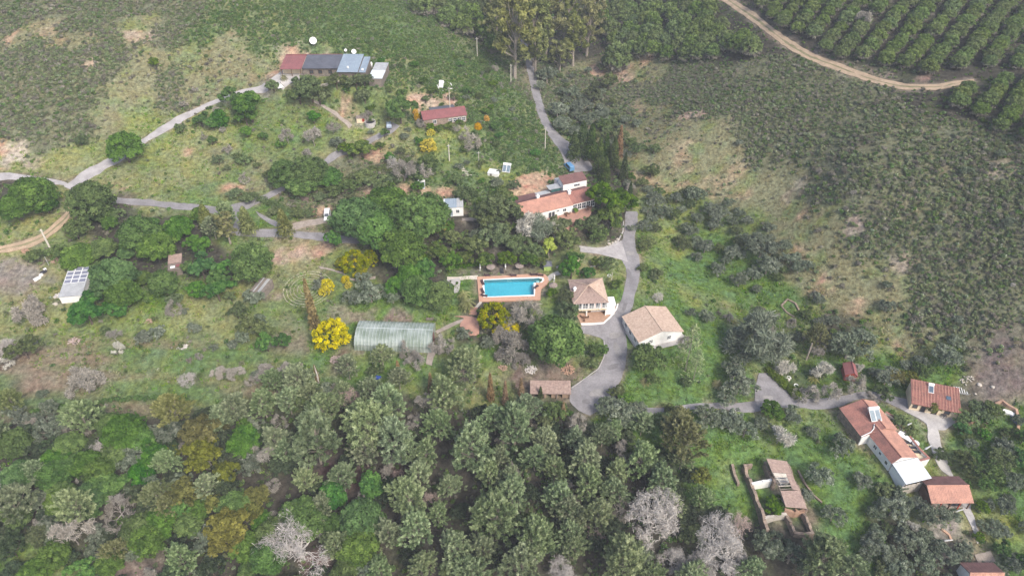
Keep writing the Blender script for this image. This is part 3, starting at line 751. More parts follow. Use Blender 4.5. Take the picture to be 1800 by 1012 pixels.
def build_roads():
    for name, E, m, label, off, lat in ROADS:
        L = np.linalg.norm(np.diff((E[:, :2] + E[:, 2:]) / 2, axis=0), axis=1)
        S = cr(E, max(3, int(L.max() / 1.5)))
        drape(name, S, m, off, lat, label=label, kind='structure')
        if name == 'dirt_track' and m is M['dirt_road']:
            S2 = S.copy(); a, b = S[:, :2], S[:, 2:]; w = 0.08 + 0.05 * vnoise(a[:, 0], a[:, 1], 9, 91)[:, None]
            S2[:, :2] = a + (b - a) * (0.5 - w); S2[:, 2:] = a + (b - a) * (0.5 + w)
            drape('track_verge', S2, M['rut_strip'], off + 0.012, 2, kind='structure')

# the pool basin is dug before the ground is built
_bas = [_pl.loc(a, b, 0.3) for a, b in ((852, 521), (938, 518), (938, 490), (851, 492))]
flatten([_pl.pt(a, b) for a, b in _bas], _pl.z0 - 1.9, 0.6, 1.0)
build_ground()
build_roads()
# ------------------------------------------------------------------ foliage kit
LM = {
 'umbrella':  leafmat('umbrella_pine_needles', (0.05,0.092,0.027), (0.13,0.215,0.06), (0.185,0.27,0.085)),
 'bright':    leafmat('fresh_green_leaves', (0.038,0.095,0.026), (0.11,0.215,0.052), (0.16,0.27,0.075)),
 'citrus':    leafmat('glossy_green_leaves', (0.04,0.075,0.018), (0.12,0.19,0.035), (0.19,0.26,0.06)),
 'aleppo':    leafmat('pale_pine_needles', (0.12,0.165,0.085), (0.295,0.36,0.195), (0.43,0.49,0.30), rnd=0.17),
 'aleppo_y':  leafmat('yellowish_pine_needles', (0.12,0.14,0.05), (0.26,0.28,0.12), (0.34,0.35,0.17), rnd=0.1),
 'olive':     leafmat('silver_olive_leaves', (0.095,0.12,0.08), (0.215,0.25,0.18), (0.35,0.37,0.30), rnd=0.2, hue=0.012),
 'oak':       leafmat('dark_oak_leaves', (0.06,0.085,0.038), (0.145,0.185,0.08), (0.20,0.245,0.12), rnd=0.2),
 'under':     leafmat('shaded_understorey_leaves', (0.03,0.042,0.026), (0.075,0.10,0.055), (0.12,0.15,0.085), rnd=0.25),  # oak foliage darkened; shade below the pines put into the colour
 'mimosa':    leafmat('mimosa_blossom', (0.17,0.19,0.03), (0.66,0.545,0.035), (0.80,0.69,0.09), rnd=0.06, hue=0.006),
 'mimosa_g':  leafmat('mimosa_leaves_in_bud', (0.10,0.13,0.02), (0.24,0.26,0.03), (0.50,0.40,0.04), rnd=0.1, hue=0.01),
 'eucalypt':  leafmat('eucalyptus_leaves', (0.10,0.115,0.045), (0.24,0.25,0.10), (0.36,0.36,0.17), rnd=0.12),
 'cypress':   leafmat('cypress_leaves', (0.035,0.055,0.022), (0.09,0.13,0.045), (0.14,0.18,0.07)),
 'dry':       leafmat('rusty_dry_needles', (0.14,0.10,0.055), (0.30,0.22,0.12), (0.36,0.28,0.17), rnd=0.1),
 'rust':      leafmat('yellow_brown_leaves', (0.08,0.085,0.028), (0.205,0.21,0.06), (0.30,0.30,0.09), rnd=0.15, hue=0.018),
 'plant':     leafmat('plantation_needles', (0.07,0.105,0.035), (0.165,0.225,0.078), (0.24,0.295,0.12), dead=(0.24,0.22,0.19), rnd=0.12, hue=0.015),
 'yucca':     leafmat('yellow_green_rosettes', (0.20,0.24,0.06), (0.46,0.50,0.16), (0.56,0.58,0.25)),
 'palm':      leafmat('dry_palm_leaves', (0.12,0.13,0.05), (0.28,0.28,0.12), (0.38,0.36,0.20)),
 'twig':      leafmat('bare_twigs', (0.20,0.185,0.16), (0.36,0.335,0.295), (0.46,0.435,0.395), trans=0.05, hue=0.006),
 'twig_w':    leafmat('bleached_twigs', (0.32,0.30,0.28), (0.52,0.49,0.46), (0.62,0.59,0.56), trans=0.05, rnd=0.08, hue=0.006),
 'twig_p':    leafmat('pinkish_twigs', (0.28,0.21,0.19), (0.46,0.37,0.335), (0.54,0.45,0.42), trans=0.05, rnd=0.08, hue=0.006),
 'almond':    leafmat('almond_blossom', (0.34,0.33,0.28), (0.60,0.58,0.52), (0.74,0.71,0.66), rnd=0.08, hue=0.008),
 'orange_fl': leafmat('orange_blossom', (0.30,0.20,0.04), (0.58,0.34,0.05), (0.66,0.45,0.08), rnd=0.05, hue=0.006),
 'bush':      leafmat('maquis_leaves', (0.11,0.135,0.07), (0.22,0.265,0.135), (0.31,0.345,0.215), rnd=0.34, hue=0.03, inst=True),
 'gbush':     leafmat('green_scrub_leaves', (0.065,0.11,0.038), (0.155,0.235,0.078), (0.23,0.30,0.13), rnd=0.25, hue=0.02, inst=True),
 'greybush':  leafmat('grey_dry_scrub', (0.16,0.15,0.115), (0.29,0.275,0.225), (0.40,0.38,0.33), rnd=0.3, hue=0.02, inst=True),
 'grass':     leafmat('grass_blades', (0.075,0.15,0.02), (0.15,0.27,0.035), (0.24,0.34,0.07), rnd=0.25, hue=0.025, inst=True),
 'drygrass':  leafmat('dry_grass_blades', (0.17,0.155,0.07), (0.29,0.26,0.13), (0.38,0.34,0.20), rnd=0.25, hue=0.02, inst=True),
 'flower':    leafmat('white_flowers', (0.6,0.6,0.57), (0.75,0.75,0.72), rnd=0.05, hue=0.0),
}

def _unit(v): return v / np.maximum(np.linalg.norm(v, axis=1), 1e-9)[:, None]
class Fol:
    """triangles of foliage spread through clumps"""
    def __init__(s, seed): s.r = np.random.RandomState(seed); s.V = []; s.T = []; s.D = []; s.C = []
    def clumps(s, C, rad, n, size, up=0.25, rand=0.55, elong=1.0, shell=0.35, tone=(0.5, 0.28), dead=None, squash=0.85, low=-0.35, deadv=None):
        """C (k,3) clump centres, rad (k,) radii, n leaves a clump"""
        r = s.r; k = len(C); rad = np.broadcast_to(np.asarray(rad, float), (k,))
        d = _unit(r.normal(size=(k * n * 2, 3))); d = d[d[:, 2] > low][:k * n]
        while len(d) < k * n: d = np.vstack([d, d])[:k * n]
        ci = np.repeat(np.arange(k), n)
        rr = 1 - shell * r.rand(k * n) ** 1.5
        P = np.asarray(C)[ci] + d * (rad[ci] * rr)[:, None] * np.array([1, 1, squash])
        N = _unit(d + np.array([0, 0, up]) + rand * r.normal(size=d.shape))
        t = _unit(np.cross(N, r.normal(size=N.shape))); b = np.cross(N, t)
        sz = size * (0.6 + 0.8 * r.rand(k * n))[:, None]
        V = np.stack([P + t * sz * elong * 0.62, P - t * sz * elong * 0.45 + b * sz * 0.5 / elong ** 0.5, P - t * sz * elong * 0.45 - b * sz * 0.5 / elong ** 0.5], 1)
        ct = tone[0] + tone[1] * (r.rand(k) - 0.5) * 2
        T = np.clip(ct[ci] + 0.35 * (r.rand(k * n) - 0.5), 0, 1)
        s.V.append(V.reshape(-1, 3)); s.T.append(np.repeat(T, 3)); s.C.append(np.asarray(C))
        D = np.zeros(k * n)
        if deadv is not None: D = np.clip(deadv(P) + 0.25 * (r.rand(k * n) - 0.5), 0, 1)
        s.D.append(np.repeat(D, 3))
        return s
    def plumes(s, C, D, L, rad, n, size, tone=(0.5, 0.36)):
        """feathery shoots: needles along short stems that point outwards"""
        r = s.r; k = len(C); ci = np.repeat(np.arange(k), n); t = r.rand(k * n)
        o = r.normal(size=(k * n, 3)); o -= (o * D[ci]).sum(1)[:, None] * D[ci]; o = _unit(o)
        q = (r.rand(k * n) ** 0.6 * (1 - 0.75 * t))
        P = C[ci] + D[ci] * ((t - 0.5) * 2 * L)[:, None] + o * (q * np.broadcast_to(rad, (k,))[ci])[:, None]
        T_ = _unit(D[ci] * 0.9 + o * 0.8 + 0.3 * r.normal(size=P.shape)); b = _unit(np.cross(T_, o + 0.6 * r.normal(size=P.shape)))
        sz = size * (0.6 + 0.8 * r.rand(k * n))[:, None]
        V = np.stack([P + T_ * sz * 1.1, P - T_ * sz * 0.4 + b * sz * 0.33, P - T_ * sz * 0.4 - b * sz * 0.33], 1)
        ct = tone[0] + tone[1] * (r.rand(k) - 0.5) * 2
        T = np.clip(ct[ci] + 0.3 * (r.rand(k * n) - 0.5) + 0.2 * (t - 0.5), 0, 1)
        s.V.append(V.reshape(-1, 3)); s.T.append(np.repeat(T, 3)); s.D.append(np.zeros(3 * k * n)); return s
    def mesh(s, name, m):
        V = np.concatenate(s.V); F = np.arange(len(V)).reshape(-1, 3)
        return mesh_np(name, V, [F], [m], {'tone': np.concatenate(s.T), 'dead': np.concatenate(s.D)})

def dome(r, n, W, Hc, z0, rc, low=-0.15, wob=0.12, flat=1.0):
    """clump centres over an uneven dome of width W and height Hc standing on z0"""
    g = np.arange(n) + 0.5
    ph = np.arccos(1 - (1 - low) * g / n)
    th = np.pi * (1 + 5 ** 0.5) * g + r.rand() * 6
    a0 = r.rand(4) * 6.28
    w = 1 + wob * (np.cos(2 * th + a0[0]) + 0.7 * np.cos(3 * th + a0[1]) + 0.5 * np.cos(5 * th + a0[2])) / 1.5
    x = np.sin(ph) * np.cos(th) * (W / 2 - rc) * w; y = np.sin(ph) * np.sin(th) * (W / 2 - rc) * w
    zz = np.cos(ph); zz = np.sign(zz) * np.abs(zz) ** flat * (Hc - rc)
    C = np.stack([x, y, z0 + zz], 1)
    return C + r.normal(size=C.shape) * rc * 0.28

def trunk_mesh(name, m, H, rad, seed, limbs=None, lean=0.03, n=6):
    """tapered trunk with limbs reaching to the given points"""
    rr = random.Random(seed); mb = MB()
    k = 5; lx, ly = rr.uniform(-lean, lean) * H, rr.uniform(-lean, lean) * H
    pts = [(lx * (i / k) ** 1.5, ly * (i / k) ** 1.5, -0.7 + (H + 0.7) * i / k) for i in range(k + 1)]
    mb.tube(pts, [rad * (1.15 - 0.75 * i / k) for i in range(k + 1)], n)
    for q in (limbs if limbs is not None else []):
        zb = min(H * 0.9, max(H * 0.3, q[2] * 0.62)); t = (zb + 0.7) / (H + 0.7)
        a = Vector((lx * t ** 1.5, ly * t ** 1.5, zb)); b = Vector(q)
        mid = a.lerp(b, 0.5) + Vector((rr.uniform(-.3, .3), rr.uniform(-.3, .3), -0.08 * (b - a).length))
        mb.tube([a, mid, b], [rad * 0.42, rad * 0.26, rad * 0.09], 4)
    me = bpy.data.meshes.new(name); me.from_pydata(mb.v, [], mb.f); me.materials.append(m)
    return me

def bare_mesh(name, m, W, H, seed, depth_=5, rad=0.22, spread=0.75, first=5, base=0.25, fine=None, fm=None, nf=900):
    """leafless tree: forking branches, optional haze of fine twigs"""
    rr = random.Random(seed); mb = MB(); tips = []
    def grow(p, d, L, r, lev):
        q = p + d * L * 0.5 + Vector((rr.uniform(-1, 1), rr.uniform(-1, 1), rr.uniform(-.5, 1))) * L * 0.07
        e = p + d * L
        mb.tube([p, q, e], [r, r * 0.8, r * 0.6], 4 if lev < 2 else 3)
        if lev >= depth_: tips.append(e); return
        for i in range(rr.choice((2, 3, 3)) if lev > 0 else first):
            a = Vector((rr.gauss(0, 1), rr.gauss(0, 1), rr.gauss(0.15, 0.7))).normalized()
            dd = (d * (1.0 if lev else 0.45) + a * spread).normalized()
            dd.z = max(dd.z, -0.12); dd.normalize()
            grow(e if i else q.lerp(e, 0.7), dd, L * rr.uniform(0.62, 0.86), r * 0.58, lev + 1)
    grow(Vector((0, 0, -0.6)), Vector((rr.uniform(-.08, .08), rr.uniform(-.08, .08), 1)).normalized(), H * base + 0.6, rad, 0)
    V = np.array(mb.v); rx = np.percentile(np.hypot(V[:, 0], V[:, 1]), 99.3); zt = V[:, 2].max()
    sx = W / 2 / rx; sz = H / zt
    mb.v = [(a * sx, b * sx, c * sz if c > 0 else c) for a, b, c in mb.v]
    me = bpy.data.meshes.new(name); me.from_pydata(mb.v, [], mb.f); me.materials.append(m)
    tw = None
    if fine:
        T = np.array([tuple(t) for t in tips]) * np.array([sx, sx, sz])
        F = Fol(seed); r = F.r
        F.clumps(T, W * 0.06, max(3, nf // len(T)), fine, rand=1.5, elong=5.0, shell=0.95, low=-0.8, squash=1.0)
        tw = F.mesh(name + '_twigs', fm)
    return me, tw

KIT = {}     # kind -> list of (parts [(name, mesh)], nominal width, height of crown centre)
def variants(kind, n, fn):
    KIT[kind] = [fn(1000 + 17 * i + (hash_(kind) % 997)) for i in range(n)]
def hash_(s):
    v = 7
    for c in s: v = (v * 31 + ord(c)) % 100003
    return v

def k_umbrella(seed, m='umbrella', W=9.0, Hc=4.2, z0=4.0, n=70, rc=0.95, per=120, leaf=0.36, bark='bark', low=-0.22, flat=1.0):
    F = Fol(seed); C = dome(F.r, n, W, Hc, z0, rc, low=low, flat=flat)
    F.clumps(C, rc * (0.85 + 0.4 * F.r.rand(n)), per, leaf, tone=(0.5, 0.3), rand=0.5)
    F.clumps(dome(F.r, 14, W * 0.72, Hc * 0.7, z0, rc, low=-0.2), rc * 1.2, 50, leaf * 1.5, tone=(0.2, 0.1))  # inner clumps coloured darker, standing in for shade inside the crown
    L = C[F.r.permutation(n)[:9]]
    return [('crown', F.mesh('crown', LM[m])), ('trunk', trunk_mesh('trunk', M[bark], z0 + 0.8, 0.28, seed, L * [0.8, 0.8, 0.95]))], W, z0 + Hc * 0.35
def k_oak(seed, m='oak', W=7.5, H=6.5, bark='bark', per=60, leaf=0.36, lobes=7, gap=0.5):
    F = Fol(seed); r = F.r; Cs = []
    for i in range(lobes):
        a = 6.283 * i / lobes + r.rand(); q = 0.0 if i == 0 else (0.30 + 0.28 * r.rand()) * W * 0.5 * 1.25
        c = np.array([q * np.cos(a), q * np.sin(a), H * (0.42 + 0.22 * r.rand() + (0.12 if i == 0 else 0))])
        lr = W * (0.17 + 0.07 * r.rand())
        k = 10; d = _unit(r.normal(size=(k, 3))); d[:, 2] = np.abs(d[:, 2]) * 0.9 - 0.15
        Cs.append(c + d * lr)
    C = np.concatenate(Cs); rad = W * 0.075 * (0.7 + 0.7 * r.rand(len(C)))
    F.clumps(C, rad, per, leaf, rand=0.8, shell=gap, tone=(0.5, 0.32))
    L = C[r.permutation(len(C))[:10]]
    return [('crown', F.mesh('crown', LM[m])), ('trunk', trunk_mesh('trunk', M[bark], H * 0.5, 0.24, seed, L, lean=0.06))], W, H * 0.55
def k_aleppo(seed, m='aleppo', W=8.2, H=12.0, per=52, n=190, leaf=0.31):
    F = Fol(seed); r = F.r; C = []; rad = []
    a0 = r.rand(3) * 6.28
    for i in range(n):
        t = (i + r.rand()) / n; z = H * (0.36 + 0.62 * t)
        prof = (1 - 0.78 * ((t - 0.25) / 0.75) ** 2 if t > 0.25 else 0.8 + 0.8 * t)
        a = 2.4 * i + r.rand(); q = W / 2 * prof * (0.30 + 0.70 * r.rand() ** 0.6) * (1 + 0.26 * np.cos(2 * a + a0[0]) + 0.2 * np.cos(3 * a + a0[1]) + 0.14 * np.cos(5 * a + 9 * t))
        C.append((q * np.cos(a), q * np.sin(a), z)); rad.append(W * (0.038 + 0.038 * r.rand()))
    C = np.array(C); rad = np.array(rad)
    D = C - np.stack([C[:, 0] * 0.1, C[:, 1] * 0.1, C[:, 2] - W * 0.16], 1); D[:, 2] = W * (0.16 + 0.22 * r.rand(n)); F.plumes(C, _unit(D), W * 0.075, rad * 1.05, per, leaf)
    L = C[r.permutation(n)[:26]]
    return [('crown', F.mesh('crown', LM[m])), ('trunk', trunk_mesh('trunk', M['bark_pale'], H * 0.93, 0.2, seed, L, lean=0.05))], W, H * 0.66
def k_cone(seed, m='cypress', W=3.4, H=8.0, n=60, per=36, leaf=0.3, bark='bark', taper=1.0, elong=1.3):
    F = Fol(seed); r = F.r; C = []; rad = []
    for i in range(n):
        t = (i + 0.5) / n; a = 2.4 * i
        q = W / 2 * (1 - t) ** taper * (0.62 + 0.25 * r.rand())
        C.append((q * np.cos(a), q * np.sin(a), H * (0.06 + 0.9 * t))); rad.append(W * (0.17 * (1 - t) ** 0.5 + 0.07))
    C = np.array(C)
    F.clumps(C, np.array(rad), per, leaf, rand=0.6, elong=elong, shell=0.4, tone=(0.5, 0.3), squash=1.2)
    return [('crown', F.mesh('crown', LM[m])), ('trunk', trunk_mesh('trunk', M[bark], H * 0.9, 0.13, seed, None, lean=0.01))], W, H * 0.5
def k_euc(seed, m='eucalypt', W=10.0, H=18.0):
    F = Fol(seed); r = F.r; C = []
    for i in range(22):
        t = i / 21; a = 2.4 * i + r.rand(); q = W / 2 * (0.25 + 0.62 * r.rand()) * (1 - 0.35 * t)
        c = np.array([q * np.cos(a), q * np.sin(a), H * (0.38 + 0.56 * t)])
        for j in range(4): C.append(c + r.normal(size=3) * W * 0.055 * [1, 1, 1.2])
    C = np.array(C)
    F.clumps(C, W * 0.06 * (0.7 + 0.6 * r.rand(len(C))), 58, 0.5, rand=0.9, elong=1.6, shell=0.5, squash=1.25, tone=(0.5, 0.35), up=0.1)
    L = C[r.permutation(len(C))[:22]]
    return [('crown', F.mesh('crown', LM[m])), ('trunk', trunk_mesh('trunk', M['bark_pale'], H * 0.85, 0.38, seed, L, lean=0.05))], W, H * 0.62
def k_plant(seed, W=6.2, H=5.6):
    F = Fol(seed); r = F.r
    C = dome(r, 34, W, H * 0.56, H * 0.42, 0.75, low=-0.35, wob=0.08)
    dv = lambda P: np.clip((H * 0.40 - P[:, 2]) / (H * 0.16), 0, 1)
    F.clumps(C, 0.8 * (0.85 + 0.4 * r.rand(34)), 62, 0.40, rand=0.5, elong=1.2, tone=(0.5, 0.25), deadv=dv)
    D = np.stack([W * 0.36 * np.cos(np.arange(12) * 0.52), W * 0.36 * np.sin(np.arange(12) * 0.52), np.full(12, H * 0.22)], 1)
    F.clumps(D + r.normal(size=D.shape) * 0.2, 0.85, 26, 0.36, rand=1.0, elong=2.0, shell=0.8, tone=(0.5, 0.2), deadv=lambda P: np.ones(len(P)))
    return [('crown', F.mesh('crown', LM['plant'])), ('trunk', trunk_mesh('trunk', M['bark'], H * 0.6, 0.13, seed, None))], W, H * 0.5
def k_bare(seed, W=6.5, H=6.0, m='bark_grey', fm='twig', d=5, fine=0.19, nf=1500, spread=0.75, first=5, rad=0.2, base=0.24):
    a, b = bare_mesh('branches', M[m], W, H, seed, d, rad, spread, first, base, fine, LM[fm], nf)
    return [('branches', a), ('twigs', b)], W, H * 0.5
def k_mimosa(seed, m='mimosa', W=8.0, H=7.5):
    F = Fol(seed); r = F.r
    C = dome(r, 58, W, H * 0.62, H * 0.36, 0.7, low=-0.35, wob=0.09) + r.normal(size=(58, 3)) * 0.18
    F.clumps(C, 0.75 * (0.6 + 0.7 * r.rand(58)), 66, 0.36, rand=0.8, shell=0.7, tone=(0.62, 0.25))
    return [('crown', F.mesh('crown', LM[m])), ('trunk', trunk_mesh('trunk', M['bark'], H * 0.55, 0.18, seed, C[:10]))], W, H * 0.5
def k_yucca(seed):
    r = np.random.RandomState(seed); F = Fol(seed); C = []
    for i in range(15):
        a = 2.4 * i; q = 0.5 + 2.0 * ((i + 1) / 15) ** 0.7; C.append((q * np.cos(a) * 0.8, q * np.sin(a) * 0.8, 6.4 - 3.0 * (i / 15) + r.rand() * 1.6 - 0.3))
    C = np.array(C); F.clumps(C, 0.78, 85, 0.5, rand=0.35, elong=2.4, shell=0.9, tone=(0.6, 0.2))
    return [('crown', F.mesh('crown', LM['yucca'])), ('trunk', trunk_mesh('trunk', M['bark_pale'], 4.5, 0.22, seed, C))], 6.0, 5.0
def k_palm(seed, W=4.0, H=3.6, m='palm', n=26, trunk=0.55):
    r = np.random.RandomState(seed); mb = MB(); V = []; T = []
    zt = H * trunk
    for i in range(n):
        a = 2.4 * i; e = 0.9 - 1.5 * (i / n); L = W / 2 * (0.85 + 0.25 * r.rand())
        d = np.array([np.cos(a), np.sin(a), 0]); s = np.array([-np.sin(a), np.cos(a), 0])
        P = []
        for k in range(6):
            t = k / 5; P.append(np.array([0, 0, zt]) + d * L * t + np.array([0, 0, 1]) * (L * (e * t - 0.75 * t * t)))
        tone = 0.3 + 0.6 * r.rand()
        for k in range(5):
            p, q = P[k], P[k + 1]
            for sg in (-1, 1):
                for u in (0.15, 0.55):
                    b = p + (q - p) * u; tip = b + s * sg * L * 0.26 * (1 - 0.5 * k / 5) + (q - p) * 0.8 + np.array([0, 0, -0.05 * L])
                    V += [b, b + (q - p) * 0.45, tip]; T += [tone] * 3
    me = mesh_np('fronds', np.array(V), [np.arange(len(V)).reshape(-1, 3)], [LM[m]], {'tone': T, 'dead': np.zeros(len(V))})
    return [('fronds', me), ('trunk', trunk_mesh('trunk', M['bark_pale'], zt, 0.17, seed, None))], W, H * 0.6

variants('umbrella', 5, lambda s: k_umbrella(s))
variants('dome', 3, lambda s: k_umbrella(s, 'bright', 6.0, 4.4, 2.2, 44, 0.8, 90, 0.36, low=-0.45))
variants('citrus', 4, lambda s: k_oak(s, 'citrus', 6.5, 6.5, per=85, leaf=0.34, gap=0.4))
variants('leafy', 4, lambda s: k_oak(s, 'bright', 6.5, 7.0, per=85, leaf=0.36, gap=0.45))
variants('oak', 5, lambda s: k_oak(s))
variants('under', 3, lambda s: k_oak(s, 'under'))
variants('olive', 6, lambda s: k_oak(s, 'olive', 6.5, 5.0, 'bark_pale', per=52, leaf=0.27, lobes=8, gap=0.75))
variants('aleppo', 7, lambda s: k_aleppo(s))
variants('aleppo_y', 2, lambda s: k_aleppo(s, 'aleppo_y', 8.0, 11.0))
variants('rust', 4, lambda s: k_oak(s, 'rust', 8.0, 8.5, per=60, leaf=0.42, lobes=9, gap=0.5))
variants('cypress', 2, lambda s: k_cone(s))
variants('cypress_dry', 2, lambda s: k_cone(s, 'dry', 2.2, 9.0))
variants('young_pine', 3, lambda s: k_cone(s, 'eucalypt', 4.0, 8.0, n=50, taper=0.75, per=34, elong=2.0))
variants('eucalypt', 3, k_euc)
variants('plantation', 5, k_plant)
variants('bare', 4, lambda s: k_bare(s))
variants('bare_dense', 2, lambda s: k_bare(s, 7.0, 5.0, 'bark_grey', 'twig', 5, 0.26, 4200))
variants('bare_white', 3, lambda s: k_bare(s, 10.0, 9.0, 'bark_white', 'twig_w', 6, 0.15, 1100, 0.95, 8, 0.32, 0.22))
variants('bare_pink', 2, lambda s: k_bare(s, 8.0, 8.0, 'bark_pink', 'twig_p', 5, 0.15, 900, 0.75, 8, 0.22))
variants('silver', 2, lambda s: k_bare(s, 10.0, 8.0, 'bark_grey', 'olive', 5, 0.42, 5200, 0.8, 6, 0.26))
variants('mimosa', 2, k_mimosa)
variants('mimosa_g', 3, lambda s: k_mimosa(s, 'mimosa_g'))
variants('almond', 3, lambda s: k_bare(s, 6.0, 5.0, 'bark_grey', 'almond', 4, 0.30, 1500, 0.8, 5, 0.16))
variants('orange_fl', 1, lambda s: k_mimosa(s, 'orange_fl', 5.0, 4.5))
variants('yucca', 1, k_yucca)
variants('palm', 2, k_palm)
variants('fir', 2, lambda s: k_cone(s, 'aleppo', 6.5, 12.0, n=60, taper=0.8, per=9, leaf=0.3, bark='bark_pale', elong=2.6))

# what every kind is called and how it looks
KD = {'umbrella': ('umbrella_pine', 'dense domed green pine'), 'dome': ('round_pine', 'compact round bright green pine'), 'citrus': ('broadleaf_tree', 'yellow-green leafy tree'),
 'leafy': ('broadleaf_tree', 'fresh green leafy tree'), 'oak': ('oak_tree', 'dark green oak'), 'under': ('understorey_tree', 'low dark understorey tree'), 'olive': ('olive_tree', 'silver-grey olive tree'), 'aleppo': ('aleppo_pine', 'tall pale feathery pine'),
 'aleppo_y': ('aleppo_pine', 'yellowish feathery pine'), 'rust': ('oak_tree', 'yellow-brown oak'), 'cypress': ('cypress_tree', 'slim dark green cypress'), 'cypress_dry': ('cypress_tree', 'slim rusty brown cypress'),
 'young_pine': ('young_pine', 'pale conical young pine'), 'eucalypt': ('eucalyptus_tree', 'tall olive-yellow eucalyptus'), 'plantation': ('plantation_pine', 'small round pine'),
 'bare': ('bare_tree', 'leafless grey tree'), 'bare_dense': ('bare_tree', 'twiggy brown-grey leafless tree'), 'bare_white': ('bare_tree', 'bleached white leafless tree'),
 'bare_pink': ('bare_tree', 'pinkish leafless tree'), 'silver': ('willow_tree', 'wide silvery grey-green tree'), 'mimosa': ('mimosa_tree', 'bright yellow flowering mimosa'),
 'mimosa_g': ('mimosa_tree', 'green-gold budding mimosa'), 'almond': ('almond_tree', 'white blossoming almond tree'), 'orange_fl': ('flowering_shrub', 'orange flowering shrub'),
 'yucca': ('yucca_tree', 'yellow-green branched yucca'), 'palm': ('palm_tree', 'low straw-coloured palm'), 'fir': ('araucaria_tree', 'thin layered conifer')}
CATS = {'olive': 'olive tree', 'almond': 'almond tree', 'yucca': 'yucca', 'palm': 'palm', 'orange_fl': 'shrub'}
PLACED = []
_cnt = {}
def plant(kind, px=None, py=None, w=None, hs=1.0, xy=None, wm=None, label=None, group=None, seed=None, at_base=False):
    """one tree: px, py = middle of its crown in the photograph and w its width there, or xy and wm in metres"""
    V = KIT[kind]; _cnt[kind] = _cnt.get(kind, 0) + 1
    rr = random.Random(_cnt[kind] * 7 + hash_(kind))
    parts, W, hc = V[(_cnt[kind] * 3 + _cnt[kind] // len(V)) % len(V)]
    if xy is None:
        p = at(px, py, 0)
        for _ in range(3):
            wm = w * depth(p) / F_PX
            p = at(px, py, 0 if at_base else hc * wm / W * hs)
        xy = (p[0], p[1])
    s = wm / W
    nm, look = KD[kind]
    root = empty(nm, (xy[0], xy[1], gnd(*xy) - 0.05), rr.uniform(0, 6.28))
    root.scale = (s, s, s * hs)
    for pn, me in parts:
        if me is None: continue
        obj(pn, me, root)
    root['category'] = CATS.get(kind, 'tree')
    q = to_px((xy[0], xy[1], gnd(*xy) + hc * s * hs))
    PLACED.append(dict(o=root, kind=kind, look=look, xy=np.array(xy), w=wm, px=q, label=label, group=group))
    return root
# ------------------------------------------------------------------ every tree that can be told apart: kind, crown middle x, y, width (photograph pixels) [, height stretch]
T = []
def many(kind, *L):
    for t in L: T.append((kind,) + t)
many('umbrella', (215,252,62),(155,345,82),(55,335,75),(24,358,58),(625,375,88),(680,352,78,.9),(665,398,80),(740,372,102),(706,428,80),(500,300,62,.9),(541,296,72,.9),(576,306,46,.9),(530,318,60,.8),
 (135,447,62,.8),(242,405,72),(272,428,62),(311,396,50),(196,480,78),(215,510,62),(440,455,78),(285,493,54),(180,432,44),(180,372,40),(76,352,44),
 (22,775,62),(215,752,72),(243,768,50),(30,832,60),(92,832,62),(150,812,58),(178,850,58),(105,862,48),(240,925,62),(530,903,82),(480,932,62),(470,975,66),(632,905,76),(628,958,70),(604,1000,50),(585,920,44),(30,900,50),(735,505,62),(770,515,56),(720,480,50),(978,590,98,1.1))
many('dome', (583,866,50),(652,850,44,1.3),(245,832,44),(385,205,30),(155,895,30),(433,765,46))
many('leafy', (436,180,58,1.1),(405,168,40),(430,200,40),(352,208,30),(372,214,26),(702,188,54),(550,204,26),(345,430,46,1.1),(352,465,48,1.1),(382,488,40),(150,545,56),(380,508,46),(467,600,34,1.2),(496,597,30,1.2),(585,418,30,1.4),
 (745,470,44),(700,500,44),(1005,470,42),(1010,450,30),(1035,478,26),(640,740,30,1.0),(415,765,30),(430,745,30),(225,430,30),(160,520,36),(205,540,40),(330,470,30),(870,220,20),(835,235,20),(300,745,20),(1000,560,24),(1100,700,26))
many('citrus', (1060,343,62,1.1),(1096,352,52,1.1),(1078,378,54),(968,514,22),(1362,720,44,.9),(1050,460,22),(1058,615,26),(795,458,40),(850,455,36),(893,452,36),(930,455,36),(770,440,40),(818,452,34),(636,262,48,.7),(620,262,36,.7),(272,108,22),
 (1085,498,22),(75,985,30),(315,975,30),(1110,310,16,1.4),(1730,890,26),(1700,850,20),(1362,892,34,.8),(950,455,30),(605,258,26,.7),(1720,940,22))
